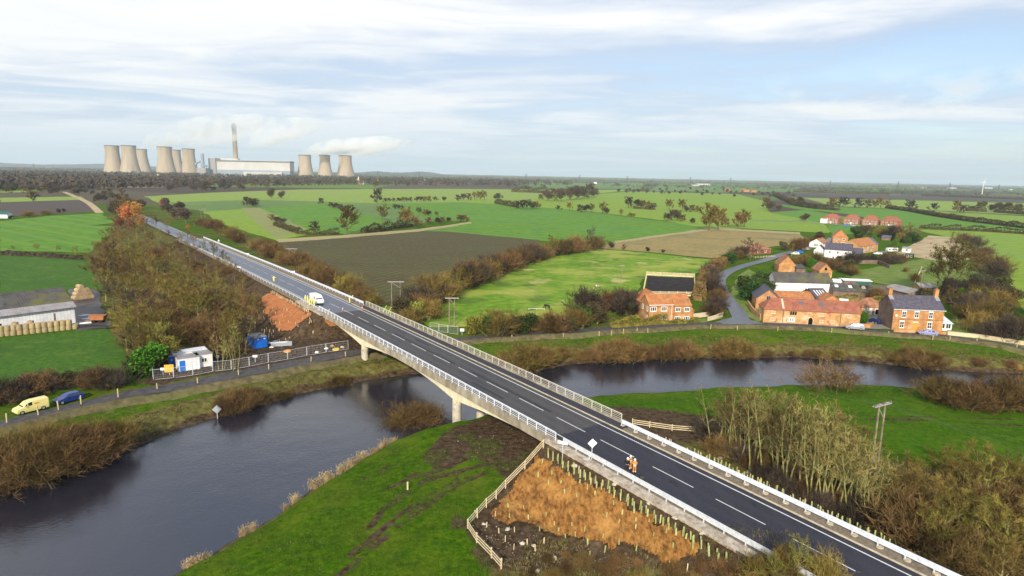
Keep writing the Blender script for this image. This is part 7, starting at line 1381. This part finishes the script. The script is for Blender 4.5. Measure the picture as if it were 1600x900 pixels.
# gas holder like debris: mats of dead grass round the stake are part of the ground
# ------------------------------------------------------------------ the far power station, pylons, turbine, church
D0 = 3500.0
def far_loc(px, dist): return AT(px, 270 + .0205 * (px - 800), dist)
M['tower'] = nmat('cooling_tower_concrete', [(.29, .225, .16), (.38, .30, .215), (.45, .365, .27)], .012, 7, .9, stretch=(0, 3, 3, .4)); M['tower_rim'] = flat('dark_tower_rim', (.10, .095, .095), .9)
def tower(px_top, px_base, ytop, wtop, wbase, dist, label):
    p = far_loc(px_base, dist); k = pxm(p); h = None; hz = 272 + .0205 * (px_base - 800); yb = hz + CH / dist * F; h = (yb - ytop) / k * 1.0; R0 = wbase / k / 2; R1 = wtop / k / 2; t = thing('cooling_tower', label, 'cooling tower', p, 0, 'cooling towers of the power station')
    pr = []
    for i in range(21): u = i / 20; r = R1 * .97 + (R0 - R1 * .97) * max(0, 1 - u / .82) ** 1.7 + (R1 * .05 if u > .82 else 0) * (u - .82) / .18; pr.append((r, 6 + u * (h - 6)))
    inner = [(r - 1.2, z) for r, z in reversed(pr)]; m = MB(); m.lathe(pr + inner, 40); m.build('shell', M['tower'], t, smooth=True)
    m = MB(); m.lathe([(R1 + 1.2, h - 3.5), (R1 + 1.8, h - 3.5), (R1 + 1.8, h + .5), (R1 - 1.4, h + .5)], 40); m.build('rim', M['tower_rim'], t)
    m = MB()
    for i in range(40): a = 2 * math.pi * i / 40; b = a + math.pi / 40 * (1 if i % 2 else -1) * 2; m.tube([(R0 * 1.03 * math.cos(a), R0 * 1.03 * math.sin(a), -1), (R0 * math.cos(b), R0 * math.sin(b), 6.5)], .7, 4)
    m.build('leg_struts', M['tower'], t); return p, h
TW = [(174, 177, 228, 20, 28, 3500, 'leftmost cooling tower of the power station'), (197, 203, 228, 20.5, 30, 3500, 'second cooling tower from the left'), (217, 222, 233.5, 17, 27, 3900, 'cooling tower half hidden behind the second from the left'), (254.5, 259, 230, 20.5, 30, 3500, 'large front tower of the middle cooling tower group'), (270, 275, 234.5, 16, 24, 3900, 'cooling tower half hidden in the middle group'), (291.5, 296, 233, 18, 26, 3600, 'rightmost tower of the middle cooling tower group'), (474.5, 477, 242.5, 18.5, 26, 3700, 'left tower of the right hand cooling tower group'), (505.5, 508, 242.5, 16, 24, 3800, 'middle tower of the right hand cooling tower group'), (536, 537.5, 243, 15, 24, 4100, 'tower peeping out behind the last cooling tower'), (542, 541.5, 243.5, 16.5, 27, 3700, 'last cooling tower on the right')]
TP = [tower(*q) for q in TW]
p = far_loc(369, 3700); k = pxm(p); hz = 272 + .0205 * (369 - 800); h = (hz + CH / 3700 * F - 194) / k; t = thing('power_station_chimney', 'very tall concrete chimney with a dark top at the power station', 'chimney', p)
m = MB(); m.lathe([(14, 0), (12.5, h * .5), (12, h * .78)], 28); m.build('shaft', M['tower'], t); m = MB(); m.lathe([(12.6, h * .78), (12.8, h * .97), (9, h * .97), (9, h * .9)], 28); m.build('dark_band', M['tower_rim'], t)
m = MB(); [m.lathe([(3.4, h * .95), (3.4, h), (2.6, h), (2.6, h * .95)], 12, 0, (6.2 * math.cos(i * 2.094), 6.2 * math.sin(i * 2.094))) for i in range(3)]; m.build('flue', M['tower_rim'], t)
def fbox(t, name, px0, px1, dist, z0, z1, depth, mat, dy=0.0):
    a, b = far_loc(px0, dist), far_loc(px1, dist); o = Vector(t.location); m = MB(); m.box(a.x - o.x, b.x - o.x, a.y - o.y + dy, a.y - o.y + depth, z0, z1); return m.build(name, mat, t)
p = far_loc(326, 3550); k = pxm(p); t = thing('power_station', 'long white boiler and turbine house of the power station', 'power station', p); zt = lambda y, px, d: (272 + .0205 * (px - 800) + CH / d * F - y) * d / F * 1.0
M['ps_white'] = nmat('white_cladding', [(.44, .42, .39), (.52, .50, .47)], .02, 4, .7); M['ps_blue'] = nmat('blue_grey_cladding', [(.20, .24, .30), (.28, .32, .38)], .03, 4, .7)
fbox(t, 'boiler_house', 326, 337, 3550, 0, zt(247.5, 330, 3550), 90, M['grey_roof']); fbox(t, 'boiler_house', 337, 453, 3560, 0, zt(250, 337, 3560), 70, M['ps_white']); fbox(t, 'roof_band', 336, 453.5, 3556, zt(251.8, 337, 3556), zt(250.6, 337, 3556), 70, M['tower_rim']); fbox(t, 'turbine_hall', 338, 453, 3500, 0, zt(266, 395, 3500), 55, M['ps_blue']); fbox(t, 'annex', 380, 440, 3480, 0, zt(268.5, 395, 3480), 18, M['ps_white']); fbox(t, 'roof_plant', 345, 372, 3575, zt(249.5, 337, 3560), zt(247.6, 337, 3560), 30, M['ps_white'])
p = far_loc(317, 3500); t = thing('absorber_tower', 'dark absorber stack with a curved duct between towers and boiler house', 'tower', p); m = MB(); m.lathe([(13, 0), (10, 55), (8, zt(240.5, 316, 3500)), (0, zt(240.5, 316, 3500))], 16); m.build('stack', M['ps_blue'], t); m = MB(); m.tube([(-38, 0, 55), (-28, 0, 66), (-12, 0, 72), (0, 0, 72)], 6, 8); m.tube([(0, 0, 55), (22, 0, 48)], 6, 8); m.build('duct', M['ps_blue'], t); m = MB(); m.box(-26, 24, -20, 20, 0, 38); m.build('plant_block', M['grey_roof'], t)
p = far_loc(560, 1900); t = thing('church', 'pale stone village church with a square tower before the power station', 'church', p, -.1); m = MB(); m.box(-3.5, 3.5, -3.5, 3.5, 0, 15); m.lathe([(3.2, 15), (0, 24)], 8); m.build('tower', M['stone_trim'], t); m = MB(); m.box(3.5, 17, -4, 4, 0, 5); m.build('nave', M['stone_trim'], t); m = MB(); m.slab([(3.5, -4.3, 5), (17.2, -4.3, 5), (17.2, 0, 9), (3.5, 0, 9)], .3); m.slab([(17.2, 4.3, 5), (3.5, 4.3, 5), (3.5, 0, 9), (17.2, 0, 9)], .3); m.build('roof', M['grey_roof'], t)
def pylon(px, dist, h, label):
    p = far_loc(px, dist); t = thing('pylon', label, 'pylon', p, .4, 'pylons along the horizon'); m = MB(); b = h * .09
    for sx in (-1, 1):
        for sy in (-1, 1): m.tube([(sx * b, sy * b, 0), (sx * b * .35, sy * b * .35, h * .6), (0, 0, h)], .35, 4)
    for i in range(6):
        z0, z1 = h * .6 * i / 6, h * .6 * (i + 1) / 6; w0, w1 = b * (1 - .65 * i / 6), b * (1 - .65 * (i + 1) / 6)
        for s in (-1, 1): m.tube([(-w0 * s, -w0, z0), (w1 * s, -w1, z1)], .2, 3); m.tube([(-w0, -w0 * s, z0), (-w1, w1 * s, z1)], .2, 3)
    m.build('mast', M['tower_rim'], t)
    for z, w in ((.62, .16), (.75, .2), (.88, .14)): m = MB(); m.tube([(-h * w, 0, h * z), (0, 0, h * (z + .03)), (h * w, 0, h * z)], .3, 4); m.tube([(-h * w, 0, h * z), (h * w, 0, h * z)], .25, 4); m.build('arm', M['tower_rim'], t)
for px, d, h in [(822, 3200, 42), (906, 3300, 42), (980, 3300, 42), (1079, 3200, 44), (1142, 3200, 44), (1298, 2900, 40), (1404, 2600, 42), (1485, 2500, 42), (1562, 2500, 38), (52, 3400, 44), (655, 3600, 44), (590, 3500, 40)]: pylon(px, d, h, 'grey lattice pylon standing on the hazy horizon')
p = far_loc(1537, 2400); t = thing('wind_turbine', 'single white wind turbine on the horizon at the right', 'wind turbine', p); m = MB(); m.lathe([(1.3, 0), (.8, 44), (0, 44.1)], 14); m.build('tower', M['p_white'], t); m = MB(); m.box(-1.3, 1.3, -3, 2.4, 44, 46.5); m.build('nacelle', M['p_white'], t)
for i in range(3): a = i * 2.094 + .35; m = MB(); d = Vector((math.sin(a), 0, math.cos(a))); c = Vector((0, -3.4, 45.2)); n = Vector((d.z, 0, -d.x)); m.hexa([c - n * .8, c + n * .8, c + n * .8 + Vector((0, .3, 0)), c - n * .8 + Vector((0, .3, 0))], [c + d * 17 - n * .25, c + d * 17 + n * .25, c + d * 17 + n * .25 + Vector((0, .1, 0)), c + d * 17 - n * .25 + Vector((0, .1, 0))]); m.build('blade', M['p_white'], t)
def farb(px, y, w, d, h, label, mat=None, roof=None, cat='building'):
    p = G(px, y); t = thing('distant_building', label, cat, p, R.uniform(-.2, .2)); block(t, -w / 2, 0, w, d, h * .7, h, mat or M['render'], roof or M['grey_roof'], 'x', over=.2)
for px, y, w, d, h, mt, rf_, lab in [(1100, 290, 70, 30, 9, 'ps_white', 'sheet', 'long white factory shed beyond the far green fields'), (1086, 291, 30, 20, 8, 'ps_white', 'grey_roof', 'smaller white factory shed left of the long one'), (1445, 294, 34, 20, 8, 'ps_white', 'grey_roof', 'white shed near the horizon left of the turbine'), (1490, 295, 60, 24, 8, 'ps_white', 'sheet', 'long white shed near the horizon below the turbine'), (1545, 294.5, 60, 24, 8, 'render', 'sheet', 'bright white shed right below the wind turbine'), (1580, 297, 18, 12, 7, 'render', 'grey_roof', 'small white house at the right horizon'), (1137, 300, 18, 10, 8, 'brick_red', 'oldtile', 'red roofed farm among trees on the far plain'), (1165, 300, 24, 12, 8, 'brick', 'pantile', 'orange roofed farm range on the far plain'), (1178, 301, 14, 10, 7, 'brick', 'pantile', 'small orange roofed house right of the far farm range'), (930, 287, 16, 10, 9, 'render', 'grey_roof', 'white house on the plain beyond the long light field'), (548, 283, 16, 10, 8, 'brick_mix', 'oldtile', 'house left of the far church'), (590, 283, 16, 10, 8, 'stone_trim', 'oldtile', 'pale house right of the far church'), (667, 283, 20, 12, 8, 'render', 'grey_roof', 'white shed in the woods right of the church'), (316, 278, 18, 10, 8, 'render', 'grey_roof', 'white house in the woods before the boiler house'), (245, 274.5, 22, 10, 6, 'render', 'sheet', 'white sheds by the strip field before the towers'), (232, 275, 12, 8, 6, 'brick_mix', 'oldtile', 'small brown house before the cooling towers'), (22, 283, 16, 9, 7, 'brick_red', 'oldtile', 'red house among dark trees at the left edge')]: farb(px, y, w, d, h, lab, M[mt], M[rf_])
t = thing('shed', 'small green roofed white shed at the left edge by the ploughed field', 'shed', G(-2, 341), .1); block(t, -3, 0, 9, 6, 3, 4.6, M['render'], M['green_paint'])
def hills():
    mh = nmat('far_wooded_hill', [(.05, .06, .05), (.075, .085, .07), (.10, .11, .09)], .004, 6, .95)
    for px0, px1, dist, hmax in ((-140, 345, 9000, 85), (545, 720, 8000, 58), (-900, -150, 9000, 100)):
        m = MB(); n = 50; a, b = far_loc(px0, dist), far_loc(px1, dist); rows = []
        for i in range(n + 1):
            u = i / n; x = a.x + (b.x - a.x) * u; e = min(1, u * 3.2, (1 - u) * 2.2); hh = hmax * (e * e * (3 - 2 * e)) * (.72 + .28 * math.sin(u * 9 + 1)) + R.uniform(0, 6)
            for dy, f in ((-900, 0), (-420, .6), (0, 1), (700, .5), (1500, 0)): m.v.append((x, a.y + dy, hh * f - 1))
        for i in range(n):
            for k in range(4): q = 5 * i + k; m.f.append((q, q + 5, q + 6, q + 1)); m.m.append(0)
        tag(m.build('hills', mh, smooth=True), kind='structure')
hills()
# steam from the towers and chimney
def plume(name, pts, rr, dens, seed):
    """soft rising steam: a chain of puffs inside one lumpy hull, filled with a noisy volume"""
    m = MB(); o = pts[0]; P = [q - o for q in pts]; m.tube(P, rr, 14); ob = m.build(name, None or bpy.data.materials.new('steam'), loc=o); mt = ob.data.materials[0]; mt.use_nodes = True; nt = mt.node_tree; nt.nodes.clear(); N = nt.nodes.new; L = nt.links.new
    out = N('ShaderNodeOutputMaterial'); pv = N('ShaderNodeVolumePrincipled'); pv.inputs['Color'].default_value = (1, 1, 1, 1); pv.inputs['Anisotropy'].default_value = 0; L(pv.outputs[0], out.inputs['Volume'])
    tc = N('ShaderNodeTexCoord'); n = N('ShaderNodeTexNoise'); L(tc.outputs['Object'], n.inputs[0]); n.inputs['Scale'].default_value = .012; n.inputs['Detail'].default_value = 4; r = N('ShaderNodeMapRange'); L(n.outputs[0], r.inputs[0]); r.inputs[1].default_value = .40; r.inputs[2].default_value = .68; r.inputs[3].default_value = 0; r.inputs[4].default_value = dens; L(r.outputs[0], pv.inputs['Density']); tag(ob, kind='stuff')
    sub = ob.modifiers.new('sub', 'SUBSURF'); sub.levels = sub.render_levels = 1
    return ob
def above(i, dx, dz, dy=0): p, h = TP[i]; return Vector((p.x + dx, p.y + dy, h + dz))
plume('steam_plume', [above(6, 0, -6), above(6, 25, 20), above(6, 110, 48), above(6, 250, 62), above(6, 420, 90)], [25, 30, 42, 45, 18], .04, 1)
plume('steam_plume', [above(7, 0, -6), above(7, 30, 22), above(7, 120, 50), above(7, 260, 70), above(7, 420, 100)], [22, 30, 44, 50, 20], .04, 2)
plume('steam_plume', [above(9, 0, -6), above(9, 35, 20), above(9, 120, 40), above(9, 240, 62), above(9, 380, 90)], [22, 28, 40, 40, 15], .035, 3)
plume('steam_plume', [above(2, 0, -4), above(2, 30, 25), above(2, 120, 70), above(2, 300, 110), above(2, 520, 150), above(2, 760, 190)], [25, 34, 60, 80, 80, 30], .015, 4)
plume('steam_plume', [above(5, 330, 25), above(5, 420, 70), above(5, 560, 120), above(5, 760, 160)], [30, 60, 75, 30], .02, 6)
plume('steam_plume', [above(5, 0, -4), above(5, 40, 30), above(5, 130, 75), above(5, 300, 130), above(5, 520, 170)], [25, 34, 60, 80, 30], .015, 5)
# ------------------------------------------------------------------ the air
def haze(dens):
    m = MB(); m.box(-21000, 21000, -3200, 21000, -9, 430); mt = bpy.data.materials.new('haze'); mt.use_nodes = True; nt = mt.node_tree; nt.nodes.clear(); out = nt.nodes.new('ShaderNodeOutputMaterial'); pv = nt.nodes.new('ShaderNodeVolumePrincipled'); pv.inputs['Color'].default_value = (.78, .90, 1.0, 1); pv.inputs['Density'].default_value = dens; pv.inputs['Anisotropy'].default_value = .1; nt.links.new(pv.outputs[0], out.inputs['Volume'])
    tag(m.build('haze', mt), kind='stuff')
haze(.00007)
